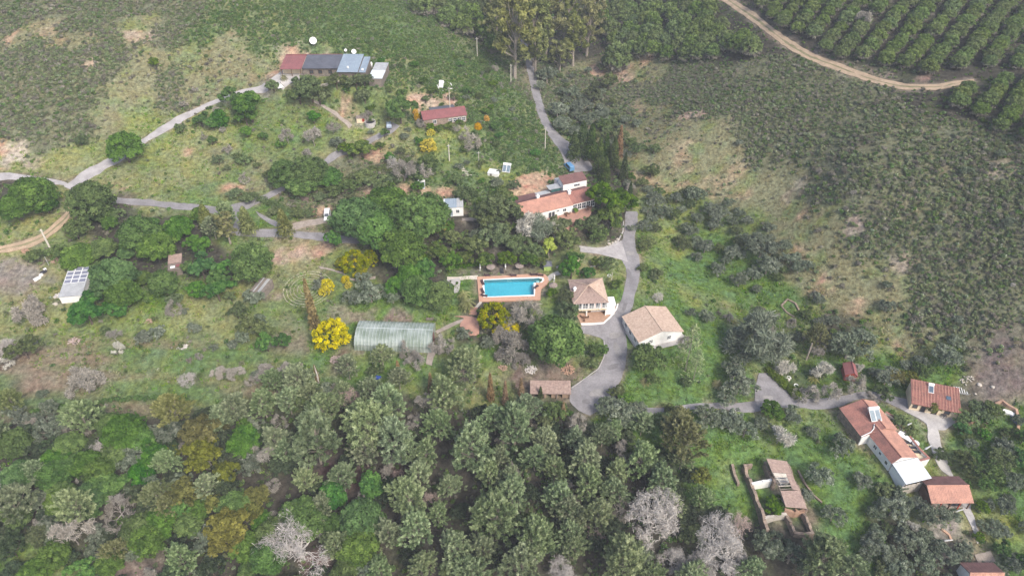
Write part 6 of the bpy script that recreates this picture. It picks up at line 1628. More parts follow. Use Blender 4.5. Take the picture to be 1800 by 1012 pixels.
# ---- ruined house
r = RC['ruin']; o = r.root('ruined_house', label='roofless stone ruin with one collapsing tiled roof left', category='ruin'); land('stone ruin', r.O)
gq = lambda a, b, h=2.4: r.loc(a, b, h)
def rwall(pxs, h=2.4, t=.6, nm='wall', m='stone', seed=1):
    rr = random.Random(seed); P = [gq(*p) for p in pxs]; mb = MB()
    for i in range(len(P) - 1):
        a, b = Vector((*P[i], 0)), Vector((*P[i + 1], 0)); d = b - a; L = d.length; d.normalize(); nn = Vector((-d.y, d.x, 0)) * t / 2; k = max(1, int(L / .9))
        hs = [h * rr.uniform(.6, 1.08) for _ in range(k + 1)]
        for j in range(k):
            p0, p1 = a + d * L * j / k, a + d * L * (j + 1) / k
            q = [tuple((p0 - nn)[:2]), tuple((p1 - nn)[:2]), tuple((p1 + nn)[:2]), tuple((p0 + nn)[:2])]
            mb.prism(q, -2.0, [hs[j], hs[j + 1], hs[j + 1] * .97, hs[j] * .97])
    return mb.build(nm, M[m], o)
rwall([(1309, 815), (1319, 840), (1330, 868), (1338, 890), (1345, 912), (1352, 926)], 2.3, .7, seed=2)
rwall([(1310, 814), (1324, 811)], 2.0, .5, seed=3)
rwall([(1346, 809), (1352, 826), (1362, 850)], 2.9, .6, seed=4)
rwall([(1322, 848), (1340, 845), (1358, 842)], 2.4, .6, m='white', seed=5)
rwall([(1344, 908), (1364, 902), (1384, 899)], 2.2, .6, m='pale_stone', seed=6)
rwall([(1384, 899), (1392, 915), (1398, 930)], 2.2, .6, seed=7)
rwall([(1414, 896), (1424, 915), (1432, 932)], 1.9, .6, seed=8)
rwall([(1398, 930), (1415, 932), (1432, 932)], 1.6, .6, seed=10)
rwall([(1380, 893), (1398, 896), (1415, 894)], 2.7, .6, m='orange_clay', seed=9)
rwall([(1380, 886), (1376, 870)], 2.4, .5, seed=11)
# the remaining roof: slope of old tiles with a hole and bare rafters
def rp(a, b, h): q = gq(a, b, h); return (q[0], q[1], h)
def slope_piece(c0, c1, c2, c3, nm='roof', m='tile_grey'): return ribbed(c0, c1, c2, c3, .28, .06, 8, thick=.1).build(nm, M[m], o)
zl, zr = 3.6, 2.6
slope_piece(rp(1383, 810, zr), rp(1391, 832, zr), rp(1357, 829, zl), rp(1347, 805, zl))
slope_piece(rp(1405, 861, zr), rp(1418, 893, zr), rp(1381, 890, zl), rp(1372, 862, zl))
slope_piece(rp(1391, 832, zr), rp(1405, 861, zr), rp(1393, 859, 2.95), rp(1381, 832, 2.95))
slope_piece(rp(1381, 832, 2.95), rp(1384, 838, 2.9), rp(1363, 838, zl - .2), rp(1358, 830, zl), m='pale_stone')
for i in range(5):
    t = i / 4; a = np.array(rp(1384 + 9 * t, 838 + 20 * t, 2.85)); b = np.array(rp(1361 + 10 * t, 836 + 24 * t, zl - .15))
    MB().tube([tuple(a), tuple(b)], .09, 4).build('rafter', M['pale_stone'] if i % 2 else M['wood_grey'], o)
MB().tube([rp(1357, 829, zl), rp(1372, 862, zl)], .12, 5).build('ridge_beam', M['wood_grey'], o)
q = gq(1378, 843, .5); slab(o, 'fallen_plaster', q[0] - 1.6, q[0] + 1.2, q[1] - 1, q[1] + 1.4, -1, .9, M['white'])
rwall([(1386, 812), (1400, 845), (1420, 893)], 2.35, .5, seed=12)
w0 = at(1286, 822); w1 = at(1296, 855)
wall_line('stone_wall', [(1286, 820), (1290, 838), (1297, 854)], 1.1, .6, M['stone'], label='short free-standing rubble wall beside the ruin', cat='wall')
wall_line('field_wall', [(1402, 828), (1415, 852), (1430, 872), (1444, 884)], .5, .4, M['stone'], label='low field wall running through the grass beyond the ruin', cat='wall')
plant('citrus', 1362, 882, 32, .8)
wall_line('sheepfold_wall', [(1373, 538), (1384, 527), (1398, 534), (1404, 546)], .4, .45, M['stone'], label='broken old fold wall on the lower hillside', cat='wall')
wall_line('sheepfold_wall', [(1373, 538), (1382, 549), (1396, 558)], .3, .4, M['stone'], label='low crumbled return of the old fold wall', cat='wall')

# ---- swimming pool
r = RC['pool']; o = r.root('swimming_pool', label='turquoise rectangular pool with terracotta paving and a shallow lobe', category='swimming pool'); land('swimming pool', r.O)
g_ = lambda a, b: r.loc(a, b, .3)
outer = [g_(*p) for p in [(838.5, 486), (880, 484.5), (920, 482), (950, 480), (958, 482), (964, 488), (964.5, 494), (960, 501), (952, 506), (950.5, 512), (950, 526), (842, 529.5)]]
basin = [g_(*p) for p in [(850.5, 491.5), (900, 489.5), (937, 488.6), (945, 487.8), (952, 489), (953.5, 492.5), (949, 496.5), (938, 497), (938.5, 518), (853, 521.5)]]
def ring(out, inn, z0, z1):
    """deck between two outlines"""
    c = np.mean(inn, axis=0); mb = MB()
    angs = sorted(set([round(math.atan2(p[1] - c[1], p[0] - c[0]), 5) for p in out + inn] + [round(-math.pi + i * math.pi / 24, 5) for i in range(48)]))
    def hit(poly, a):
        d = np.array([math.cos(a), math.sin(a)]); best = 0
        for i in range(len(poly)):
            p = np.array(poly[i]) - c; q = np.array(poly[(i + 1) % len(poly)]) - c; e_ = q - p
            den = d[0] * e_[1] - d[1] * e_[0]
            if abs(den) < 1e-9: continue
            t = (p[0] * e_[1] - p[1] * e_[0]) / den; s = (p[0] * d[1] - p[1] * d[0]) / den
            if t > 0 and -1e-6 <= s <= 1 + 1e-6: best = max(best, t)
        return c + d * best
    n = len(angs); V = []
    for a in angs:
        i_, o_ = hit(inn, a), hit(out, a)
        V += [(*i_, z0), (*i_, z1), (*o_, z1), (*o_, z0)]
    F = []
    for i in range(n):
        j = (i + 1) % n
        for k in range(4): F.append((i * 4 + k, j * 4 + k, j * 4 + (k + 1) % 4, i * 4 + (k + 1) % 4))
    return MB().add(V, F)
def grow(poly, m):
    c = np.mean(poly, axis=0); return [tuple(np.array(p) + (np.array(p) - c) / np.linalg.norm(np.array(p) - c) * m) for p in poly]
cop = grow(basin, .55)
ring(outer, cop, -.9, .30).build('paving', M['deck'], o)
ring(cop, basin, -.9, .34).build('coping', M['white_clean'], o)
MB().prism(basin[::-1] if False else basin, -1.5, -1.35).build('basin_floor', M['pool_floor'], o)
ring(grow(basin, .2), basin, -1.5, .12).build('basin_wall', M['pool_floor'], o)
n = len(basin); MB().add([(p[0], p[1], .14) for p in grow(basin, .02)], [tuple(range(n))[::-1]]).build('water', M['water'], o)
q1, q2 = g_(941, 489.5), g_(950, 495)
for i in range(3): MB().box(q1[0] + .15 * i, q2[0], q2[1] + .3, q1[1] - .1, -1.3 + i * .02, -.9 + i * .33 - .2).build('pool_step', M['white_clean'] if i == 2 else M['pool_floor'], o)
lx, ly = g_(938, 506); MB().tube([(lx - .3, ly - .3, -.4), (lx - .3, ly - .3, .95), (lx + .35, ly - .3, .95), (lx + .35, ly - .3, .3)], .03, 6).tube([(lx - .3, ly + .3, -.4), (lx - .3, ly + .3, .95), (lx + .35, ly + .3, .95), (lx + .35, ly + .3, .3)], .03, 6).build('ladder', M['zinc'], o)
dp = lambda a, b: tuple(r.pt(*g_(a, b))) + (r.z0 + .3,)
LG = [((856.5, 484.8), 1.57, 'upper edge of the pool, first from the lawn'), ((902, 484.8), 1.57, 'middle of the pool upper edge'), ((937.5, 483.6), 1.57, 'pool upper edge beside the shallow lobe'), ((949.5, 484.3), 1.45, 'rounded corner above the shallow lobe'),
      ((848.5, 498), 0.3, 'short pool side, upper one'), ((848.5, 513), 0.3, 'short pool side, lower one'), ((851, 520.5), 1.3, 'lower corner of the pool beside the yellow tree'), ((942, 505.5), 2.4, 'corner of the pool facing the pool house')]
for (a, ang, w) in LG: lounger(dp(*a), ang + r.ang, 'dark wicker lounger at the ' + w)
def thatch(px_, py_, rad, h, label, flat=False):
    p = at(px_, py_); e = empty('straw_parasol', (p[0], p[1], p[2] - .05), .4, label=label, category='parasol', group='straw parasols on the pool lawn')
    MB().tube([(0, 0, 0), (0, 0, h)], .07, 6).build('pole', M['wood'], e)
    mb = MB(); k = 14; rr = random.Random(int(px_))
    V = [(0, 0, h + (.35 if flat else .8))]; F = []
    for i in range(k * 2): a = math.pi * i / k; q = rad * (1.0 if i % 2 else .9) * rr.uniform(.94, 1.05); V.append((q * math.cos(a), q * math.sin(a), h - .15 + (.1 if i % 2 else 0)))
    for i in range(k * 2): F.append((0, 1 + i, 1 + (i + 1) % (2 * k)))
    V2 = [(v[0] * .96, v[1] * .96, v[2] - .12) for v in V]; n_ = len(V); mb.add(V + V2, F + [tuple(n_ + q for q in reversed(f)) for f in F])
    mb.build('canopy', M['thatch'], e)
thatch(972, 510.5, 1.25, 2.1, 'round straw parasol on the lawn between pool and pool house')
thatch(863, 479, 1.35, 2.2, 'flat grey straw parasol above the pool, nearer the paved path', True)
thatch(913, 477, 1.25, 2.2, 'flat grey straw parasol above the pool, nearer the green hut', True)
for a, b, w in ((844, 475, 'above the pool beside the straw shade'), (888.5, 473, 'beside the dark mat above the pool'), (974, 494, 'on the lawn beyond the shallow lobe')):
    p = at(a, b); parasol((p[0], p[1], p[2] - .05), 'closed white parasol standing ' + w, h=2.4)
p = at(882, 476.5); e = empty('table', (p[0], p[1], p[2]), .1, label='dark square lounge mat on the bare strip above the pool', category='mat')
MB().box(-.5, .5, -1.2, 1.2, .1, .25).build('cushion', M['dark'], e); MB().box(-.45, .45, -1.1, 1.1, 0, .1).build('base', M['wood'], e); e.name = 'lounge_mat'
p = at(962, 472); e = empty('garden_hut', (p[0], p[1], p[2] - .1), .05, label='small lime green hut with dark pyramid roof near the pool', category='hut')
MB().box(-1.05, 1.05, -1, 1, -.3, 1.75).build('wall', M['green_paint'], e)
MB().add([(-1.3, -1.25, 1.76), (1.3, -1.25, 1.76), (1.3, 1.25, 1.76), (-1.3, 1.25, 1.76), (0, 0, 2.9)], [(3, 2, 1, 0), (0, 1, 4), (1, 2, 4), (2, 3, 4), (3, 0, 4)]).build('roof', M['slate'], e)
MB().box(-.4, .4, -1.06, -1.01, .1, 1.6).build('door', M['green_paint'], e); land('lime green hut', p)
# paved links round the pool
for nm, pts, w_, m_, lb in (('path', [(786, 487, 786, 492), (812, 486, 812, 491), (840, 485, 840, 491)], 0, 'pale_stone', None), ('path', [(786, 492, 806, 489), (796, 500, 808, 497), (800, 515, 805, 514)], 0, 'concrete', None),
                            ('path', [(960, 488, 966, 495), (970, 482, 974, 487), (981, 478, 985, 482)], 0, 'concrete', None), ('path', [(843, 530, 847, 531), (838, 536, 842, 538), (832, 544, 837, 545)], 0, 'pale_stone', None)):
    E = np.array([list(at(a, b)[:2]) + list(at(c, d)[:2]) for a, b, c, d in pts]); drape(nm, cr(E, 6), M[m_], .16, 2, kind='structure')
p = at(832, 548); e = empty('brick_steps', (p[0], p[1], p[2]), -.1, label='red brick steps leading down from the pool lawn', category='steps')
for i in range(6): MB().box(-1.0, 1.0, .9 - i * .42, 1.3 - i * .42, -1, .55 - i * .1).build('step', M['brick_red'], e)
# ------------------------------------------------------------------ smaller things
for a, b, leg, ang, lb, cm, w_, d_ in ((741, 333, .3, .02, 'double collector solar heater on the bank behind the great pine', 'solar', 2.2, 2.2), (889, 304, .3, -.25, 'solar heater beside the white slab on the green slope', 'collector', 2.6, 2.4)):
    p = at(a, b); heater((p[0], p[1], p[2]), ang, lb, w_, d_, .75, cm, legs=leg)
p = at(869, 307); e = empty('pump_house', (p[0], p[1], p[2]), -.25, label='low white flat-roofed pump house on the green slope', category='hut')
MB().box(-1.9, 1.5, -1.2, 1.4, -1, 1.0).build('wall', M['white'], e); MB().box(-2.0, 1.6, -1.3, 1.5, 1.0, 1.12).build('roof', M['white_clean'], e); MB().box(-1.2, -.5, -1.25, -1.21, .1, .9).build('door', M['wood_grey'], e)
land('white pump house', p)
p = at(775, 156); e = empty('solar_panel_stand', (p[0], p[1], p[2]), -.1, label='white tilted panel on a stand above the orange bank', category='solar panel')
MB().add([(-.8, 0, .5), (.8, 0, .5), (.8, 1.9, 2.3), (-.8, 1.9, 2.3), (-.8, 0, .4), (.8, 0, .4), (.8, 1.9, 2.2), (-.8, 1.9, 2.2)], [(0, 1, 2, 3), (7, 6, 5, 4), (0, 4, 5, 1), (1, 5, 6, 2), (2, 6, 7, 3), (3, 7, 4, 0)]).build('panel', M['white_clean'], e)
MB().box(-.7, -.6, 1.6, 1.7, -.2, 2.0).box(.6, .7, 1.6, 1.7, -.2, 2.0).box(-.7, -.6, .1, .2, -.2, .5).box(.6, .7, .1, .2, -.2, .5).build('stand', M['zinc'], e)
P = [at(a, b, .25) for a, b in ((768, 149), (773, 160), (785, 158), (797, 155), (792, 147), (785, 143), (779, 145))]
MB().tube([tuple(q) for q in P], .16, 6).build('garden_edging', M['white_clean'], None, label='white looping edging beside the tilted panel', category='edging')

def dish(px_, py_, R_, h, label, base_px=None):
    p = at(px_, py_, h); z_ = gnd(p[0], p[1])
    e = empty('satellite_dish', (p[0], p[1], z_), .25, label=label, category='satellite dish', group='satellite dishes behind the hillside house')
    MB().tube([(0, 0, -.5), (0, 0, h - .1)], .07, 6).build('post', M['zinc'], e)
    b = MB(); n = 20; rings = 5; tilt = 0.85
    V = []
    for th in (0, .05):
        for i in range(rings + 1):
            q = R_ * i / rings
            for k in range(n):
                a = 2 * math.pi * k / n; x = q * math.cos(a); y = q * math.sin(a); z = .28 * R_ * (i / rings) ** 2 - th
                # the bowl opens towards -y and up
                V.append((x, -z * math.cos(.55) + y * math.sin(.55), h + z * math.sin(.55) + y * math.cos(.55)))
    F = []
    for s in (0, 1):
        o_ = s * (rings + 1) * n
        for i in range(rings):
            for k in range(n):
                k2 = (k + 1) % n; f = (o_ + i * n + k, o_ + i * n + k2, o_ + (i + 1) * n + k2, o_ + (i + 1) * n + k); F.append(f if s == 0 else f[::-1])
    b.add(V, F).build('bowl', M['white_clean'], e, smooth=True)
    MB().tube([(0, .3, h - R_ * .8), (0, -R_ * .95, h + .05)], .03, 4).tube([(0, -R_ * .95, h - .08), (0, -R_ * .95, h + .14)], .08, 6).build('feed_arm', M['zinc'], e)
dish(550.5, 72, 1.25, 2.0, 'largest white satellite dish, on the bank above the maroon roof')
dish(622, 91, .85, 1.8, 'white satellite dish close behind the blue-grey roof')
dish(607.5, 88.5, .5, 1.6, 'smallest dish, turned sideways behind the slate roof')
p = at(652.5, 119); e = empty('water_drum', (p[0], p[1], p[2]), .2, label='tall white drum between hillside house and grey shed', category='tank')
MB().lathe([(.01, 0), (.55, 0), (.6, 1.4), (.5, 1.9), (.01, 1.95)], 12).build('body', M['white_clean'], e, smooth=True); MB().lathe([(.01, 1.93), (.2, 1.93), (.2, 2.05), (.01, 2.05)], 8).build('lid', M['zinc'], e)
p = at(493, 153); e = empty('tent', (p[0], p[1], p[2]), .5, label='small white tent with a dark side on the grey yard', category='tent')
MB().add([(-1.1, -1, 0), (1.1, -1, 0), (0, -1, 1.7), (-1.1, 1, 0), (1.1, 1, 0), (0, 1, 1.7)], [(0, 3, 5, 2), (0, 2, 1), (3, 4, 5)]).build('canvas', M['white_clean'], e)
MB().add([(1.12, -1, 0), (1.12, 1, 0), (.02, 1, 1.7), (.02, -1, 1.7)], [(0, 1, 2, 3)]).build('dark_flap', M['dark'], e)
p = at(651, 218); e = empty('water_reservoir', (p[0], p[1], p[2]), 0, label='round open concrete reservoir with dark water beside the drive', category='reservoir'); land('round reservoir', p)
MB().lathe([(1.85, -1), (1.85, .95), (1.6, .95), (1.6, -.5)], 28).build('wall', M['concrete'], e); MB().lathe([(.01, .45), (1.62, .45)], 28).build('water', M['shade'], e)
p = at(636, 212); e = empty('shed', (p[0], p[1], p[2]), .1, label='low rusty lean-to shed beside the round reservoir', category='shed')
MB().box(-1.6, 1.3, -.9, .9, -.5, 1.3).build('wall', M['cream'], e); MB().box(-1.8, 1.5, -1.1, 1.1, 1.3, 1.4).build('roof', M['thatch'], e); MB().box(.2, 1.0, -.95, -.91, 0, 1.1).build('door', M['red_metal'], e)

# vehicles
def car(px_, py_, ang, paint, label, van=False, name='parked_car', cat='car'):
    p = at(px_, py_); L, Wd, H = (4.6, 1.85, 2.0) if van else (4.1, 1.72, 1.48)
    e = empty(name, (p[0], p[1], gnd(p[0], p[1]) + .16), ang, label=label, category=cat)
    l = L / 2
    if van: pr = [(-l, .3), (l, .3), (l, .85), (l - .25, 1.0), (l - .95, 1.15), (l - 1.5, H), (-l + .15, H), (-l, H - .2)]
    else: pr = [(-l, .3), (l, .3), (l, .68), (l - .1, .78), (l - 1.05, .90), (l - 1.75, H - .05), (l - 2.3, H), (-l + .75, H - .04), (-l + .2, .98), (-l, .9)]
    w0 = Wd / 2; V = []
    for s in (-1, 1):
        for x, z in pr: V.append((x, s * w0 * (1 if z < 1.0 else .84), z))
    n = len(pr); b = MB().add(V, [tuple(range(n)), tuple(range(2 * n - 1, n - 1, -1))] + [(i, n + i, n + (i + 1) % n, (i + 1) % n) for i in range(n)])
    bo = b.build('body', M[paint], e)
    mdf = bo.modifiers.new('soft', 'BEVEL'); mdf.width = .06; mdf.segments = 2
    i0 = 4; a, c = pr[i0], pr[i0 + 1]
    ws = MB().add([(a[0] - .02, -.66, a[1] + .06), (a[0] - .02, .66, a[1] + .06), (c[0] + .06, .60, c[1] - .02), (c[0] + .06, -.60, c[1] - .02)], [(0, 1, 2, 3)]); ws.v = [(x + .03, y, z + .03) for x, y, z in ws.v]
    ws.build('windscreen', M['glass'], e)
    for s in (-1, 1):
        MB().add([(a[0] - .5, s * w0 * .93, 1.02), (-l + .9, s * w0 * .93, 1.02), (-l + 1.0, s * w0 * .865, H - .14), (c[0] - .1, s * w0 * .865, H - .14)], [(0, 1, 2, 3)]).build('side_window', M['glass'], e)
        for x in (-l + .8, l - .8):
            wh = MB(); k = 14
            for yy in (0, .2): wh.v += [(x + .31 * math.cos(2 * math.pi * i / k), s * (w0 - .17 + yy), .31 + .31 * math.sin(2 * math.pi * i / k)) for i in range(k)]
            wh.f = [tuple(range(k)), tuple(range(k, 2 * k))] + [(i, (i + 1) % k, k + (i + 1) % k, k + i) for i in range(k)]
            wh.build('wheel', M['tyre'], e)
        MB().box(l - .04, l + .02, s * .62 - .17, s * .62 + .17, .6, .74).build('headlight', M['white_clean'], e)
    if not van: MB().add([(-l + .25, -.56, 1.0), (-l + .25, .56, 1.0), (-l + .72, .5, H - .08), (-l + .72, -.5, H - .08)], [(0, 1, 2, 3)]).build('rear_window', M['glass'], e)
car(684, 223, 1.75, 'car_silver', 'silver-blue hatchback parked under the leafy tree beside the reservoir')
car(576, 383, 1.7 + 3.14, 'car_white', 'small white van parked at the end of the gravel spur', True, 'parked_van', 'van')
car(1000, 297, 2.0, 'car_blue', 'blue van parked behind the tall white block', True, 'parked_van', 'van')

# worn and mended places in the road surface
def road_patch(px_, py_, w_, l_, ang, m, up=.165):
    p = at(px_, py_); rr = random.Random(int(px_ * 3 + py_)); n = 12; V = []
    for i in range(n):
        t = 2 * math.pi * i / n; q = rr.uniform(.75, 1.1); x, y = math.cos(t) * w_ * q, math.sin(t) * l_ * q
        X, Y = p[0] + x * math.cos(ang) - y * math.sin(ang), p[1] + x * math.sin(ang) + y * math.cos(ang); V.append((X, Y, gnd(X, Y) + up))
    c_ = (p[0], p[1], gnd(p[0], p[1]) + up)
    MB().add([c_] + V, [(0, 1 + i, 1 + (i + 1) % n) for i in range(n)]).build('road_patch', M[m], None, kind='structure')
for a in ((1105, 480, .8, 2.2, 0, 'patch_dark'), (1108, 446, 1.6, 1.0, .4, 'patch_pale'), (1085, 615, 1.0, 2.6, .2, 'patch_pale'), (1078, 645, 1.6, .9, .5, 'patch_dark'), (1050, 690, 2.2, 1.2, .3, 'patch_pale'), (1030, 706, 1.2, .8, 0, 'patch_dark'),
          (1098, 540, .6, 2.0, -.3, 'patch_dark'), (1080, 590, 1.8, 1.0, .1, 'patch_pale'), (950, 195, .7, 1.6, 0, 'patch_dark'), (1010, 275, 1.3, 1.2, 0, 'patch_pale'), (1350, 700, 1.6, .9, .2, 'patch_pale'), (1430, 709, 1.4, .6, 0, 'patch_dark')):
    road_patch(*a)
# poles
def pole(px0, py0, h, label, r_=.13, m='pole', arm=True, name='utility_pole'):
    p = at(px0, py0); e = empty(name, (p[0], p[1], p[2]), .3, label=label, category='pole', group='pale utility poles')
    MB().tube([(0, 0, -.6), (0, 0, h)], [r_ * 1.5, r_ * 1.1], 8).build('shaft', M[m], e)
    if arm: MB().box(-.6, .6, -.05, .05, h - .5, h - .4).build('crossarm', M['zinc'], e)
    return e
pole(92, 444, 8.0, 'leaning-looking white pole below the sandy two-rut track', .2)
pole(898, 146, 7.5, 'white pole on the green slope above the valley road')
pole(958, 263, 8.5, 'white pole beside the valley road bend')
pole(839, 99, 7.5, 'white pole high on the green slope below the pine row')
pole(580, 334, 3.2, 'short white post on the pink bank above the gravel spur', .1, arm=False)
pole(790, 283, 6, 'white pole among green shrubs beside the stone steps')
pole(842, 293, 5.5, 'thin pole uphill of the white pump house', .09)
pole(792, 206, 11, 'very tall thin mast behind the maroon-roofed cottage', .09)
pole(1417, 632, 6, 'bare pale trunk-like pole under the yellowish pine', .17, 'bark_pale', False)
pole(1074, 501, 4.5, 'thin cream flagpole on the lawn inside the drive bend', .07, arm=False)
pole(86, 466, 3.0, 'thin grey post among red shrubs below the sandy track', .06, 'zinc', False)
pole(655, 640, 4.5, 'thin grey post on the lawn below the greenhouse', .05, 'zinc', False)
pole(1340, 612, 3.5, 'pale post among the silver trees', .07, arm=False)

# dead upright trunk at the wood edge
p = at(560, 672); e = empty('dead_trunk', (p[0], p[1], p[2]), 0, label='grey broken dead trunk standing at the edge of the wood', category='tree')
MB().tube([(0, 0, -.5), (.1, 0, 3), (-.1, .1, 6)], [.3, .2, .04], 6).build('trunk', M['bark_white'], e); MB().tube([(.05, 0, 2.4), (.7, .2, 3.6)], [.08, .02], 4).build('branch', M['bark_white'], e)

# stone labyrinth on the meadow
c = at(541, 508); e = empty('stone_labyrinth', (c[0], c[1], c[2]), 0, label='concentric rings of pale stones laid on the meadow', category='labyrinth'); land('stone labyrinth', c)
rr = random.Random(3); stone = MB().lathe([(.01, -.05), (.12, 0), (.11, .08), (.01, .12)], 6); stm = bpy.data.meshes.new('stone'); stm.from_pydata(stone.v, [], stone.f); stm.materials.append(M['stone_mid'])
cnt = 0; ringm = MB()
for k in range(7):
    R_ = 1.0 + k * .93; n = int(2 * math.pi * R_ / .34); gap = rr.uniform(0, 6.28)
    for i in range(n):
        a = 2 * math.pi * i / n
        if abs((a - gap + math.pi) % (2 * math.pi) - math.pi) < .8 / R_: continue
        q = (R_ + rr.uniform(-.05, .05)); x, y = q * math.cos(a), q * math.sin(a); z_ = gnd(c[0] + x, c[1] + y) - c[2]
        if k >= 5:
            o_ = obj('stone', stm, e, (x, y, z_ + .02)); s_ = rr.uniform(.8, 1.3); o_.scale = (s_, s_, s_); o_.rotation_euler.z = rr.uniform(0, 6); cnt += 1
        else:
            s_ = rr.uniform(.8, 1.3); b0 = len(ringm.v); ringm.v += [(v[0] * s_ + x, v[1] * s_ + y, v[2] * s_ + z_ + .02) for v in stone.v]; ringm.f += [tuple(q_ + b0 for q_ in f) for f in stone.f]
ringm.build('inner_rings', M['stone_mid'], e, kind='stuff')

# beehives / boxes below the sandy track
for i, (a, b, m_, lb) in enumerate(((80, 475, 'white', 'white beehive, topmost of the slanting row'), (77.5, 479, 'dark', 'long black crate in the slanting beehive row'), (73, 484.5, 'white', 'white beehive, between the black crate and the last box'), (66, 491, 'white_clean', 'long white box, lowest of the slanting row'))):
    p = at(a, b); e = empty('beehive' if i != 1 else 'crate', (p[0], p[1], p[2]), .9, label=lb, category='beehive' if i != 1 else 'crate', group='boxes in a slanting row')
    L = (.35, .8, .4, .9)[i]
    MB().box(-L, L, -.3, .3, -.1, .5).build('box', M[m_], e); MB().box(-L - .05, L + .05, -.35, .35, .5, .56).build('lid', M[m_], e)
# wood and branch piles
def pile(px_, py_, w_, h_, label, m='logs', n=26, name='log_pile'):
    p = at(px_, py_); e = empty(name, (p[0], p[1], p[2]), 0, label=label, category='wood pile'); rr = random.Random(int(px_))
    for i in range(int(n * 1.8)):
        a = rr.uniform(0, 6.28); q = w_ / 2 * rr.random() ** .6; L = rr.uniform(.16, .36) * (1.3 if m == 'bark_white' else 1); x, y = q * math.cos(a), q * math.sin(a) * .7; z_ = h_ * (1 - q / w_ * 2) * rr.random() + .1 + gnd(p[0] + x, p[1] + y) - p[2]; t = rr.uniform(0, 3.14)
        MB().tube([(x - L * math.cos(t), y - L * math.sin(t), z_), (x + L * math.cos(t), y + L * math.sin(t), z_ + rr.uniform(-.1, .2))], rr.uniform(.08, .17), 5).build('log', M[m], e)
pile(998, 650, 3.6, .8, 'heap of orange split logs on the clearing beside the drive', 'orange_clay', 34)
pile(934, 650, 3.0, .8, 'heap of grey brushwood on the clearing', 'bark_white', 30)
pile(884, 647, 2.4, .7, 'small heap of pink-brown logs on the grass', 'logs', 22)
pile(320, 610, 2.6, .5, 'scattered white branches on the orchard grass', 'bark_white', 22)
pile(590, 632, 3.0, .5, 'heap of pinkish brushwood below the great mimosa', 'bark_pink' , 26)
pile(262, 565, 2.0, .5, 'small heap of red-brown branches on the meadow', 'logs', 16)
pile(130, 600, 3.4, .4, 'low pile of pale branches in the orchard', 'bark_pink', 26)
pile(45, 442, 2.2, .7, 'reddish cuttings heap beside the sandy track', 'orange_clay', 20)
pile(95, 458, 2.6, .5, 'red-brown cuttings beside the thin grey post', 'logs', 24)
pile(103, 521, 2.4, .4, 'bleached planks lying beside the solar panel shed', 'bark_white', 18)
pile(98, 535, 1.2, .3, 'small heap of pale rubble below the solar shed', 'pale_stone', 10)
pile(1700, 668, 3.0, .4, 'pale timber laid out on the garden plot', 'pale_stone', 14)
# stones
def stones(pts, label, name='boulder', smin=.35, smax=.7, m='pale_stone', cat='boulder', group=None):
    for i, (a, b) in enumerate(pts):
        p = at(a, b); rr = random.Random(i * 7 + int(a)); s = rr.uniform(smin, smax); bm = MB().lathe([(.01, -.3), (.8, -.2), (1, .1), (.7, .45), (.01, .6)], 7)
        bm.v = [(x * s * (1 + rr.uniform(-.2, .2)), y * s * (1 + rr.uniform(-.2, .2)), z * s) for x, y, z in bm.v]
        bm.build(name, M[m], None, loc=(p[0], p[1], p[2]), label=label, category=cat, group=group)
stones([(1067, 432), (1070, 428), (1073, 431), (1077, 427), (1082, 425), (1086, 421), (1070, 424)], 'pale boulder in the white rockery at the drive bend', group='white rockery boulders', smin=.4, smax=.65)
stones([(1365, 652), (1374, 657), (1381, 663), (1387, 668), (1397, 684), (1366, 645)], 'pale stone in the row between hedge and old tyres', group='stones beside the hedge row', smin=.25, smax=.45)
for i, (a, b, w) in enumerate(((1375, 652.5, 'topmost'), (1386.5, 664, 'second from the top'), (1399, 677.5, 'third from the top'), (1414, 690, 'lowest'))):
    p = at(a, b); n = 16; mb = MB(); V = []
    for k in range(n):
        t = 2 * math.pi * k / n
        for j in range(6): u = 2 * math.pi * j / 6; q = .30 + .09 * math.cos(u); V.append((q * math.cos(t), q * math.sin(t), .1 + .09 * math.sin(u)))
    mb.add(V, [(k * 6 + j, ((k + 1) % n) * 6 + j, ((k + 1) % n) * 6 + (j + 1) % 6, k * 6 + (j + 1) % 6) for k in range(n) for j in range(6)])
    e = mb.build('painted_tyre', M['white'], None, loc=(p[0], p[1], p[2]), label='white-painted tyre beside the hedge row, %s of four' % w, category='tyre', group='white-painted tyres'); e.scale = (1.5, 1.5, 1.5)
# hedge row by the parking place
def hedge(pts, label, rad=.75, lm='bright', name='hedge'):
    P = cr([list(at(*p)[:2]) for p in pts], 9); F = Fol(int(pts[0][0])); C = np.array([[x, y, gnd(x, y) + .6] for x, y in P]); C += F.r.normal(size=C.shape) * .15
    F.clumps(C, rad * (.8 + .5 * F.r.rand(len(C))), 110, .26, tone=(.6, .2)); e = empty(name, (0, 0, 0), label=label, category='hedge')
    obj('foliage', F.mesh('foliage', LM[lm]), e)
    MB().tube([(x, y, gnd(x, y) + .3) for x, y in P], .06, 4).build('stems', M['bark'], e)
hedge([(1350, 652), (1366, 668), (1380, 680), (1393, 692), (1402, 700)], 'clipped bright green hedge along the parking place', 1.1, 'citrus')
hedge([(505, 318), (540, 330), (570, 335), (610, 318), (650, 302), (690, 298)], 'dark hedge row stepping up below the pink bank', 1.3, 'oak')
hedge([(455, 352), (480, 362), (505, 372)], 'dark shrubs lining the fork above the pale young pine', 1.2, 'oak')
hedge([(60, 725), (150, 712), (250, 702), (330, 706)], 'low bramble line along the lower field edge', .7, 'bright')
hedge([(790, 470), (830, 468), (860, 465)], 'yellow-green border behind the pool parasols', .7, 'citrus')
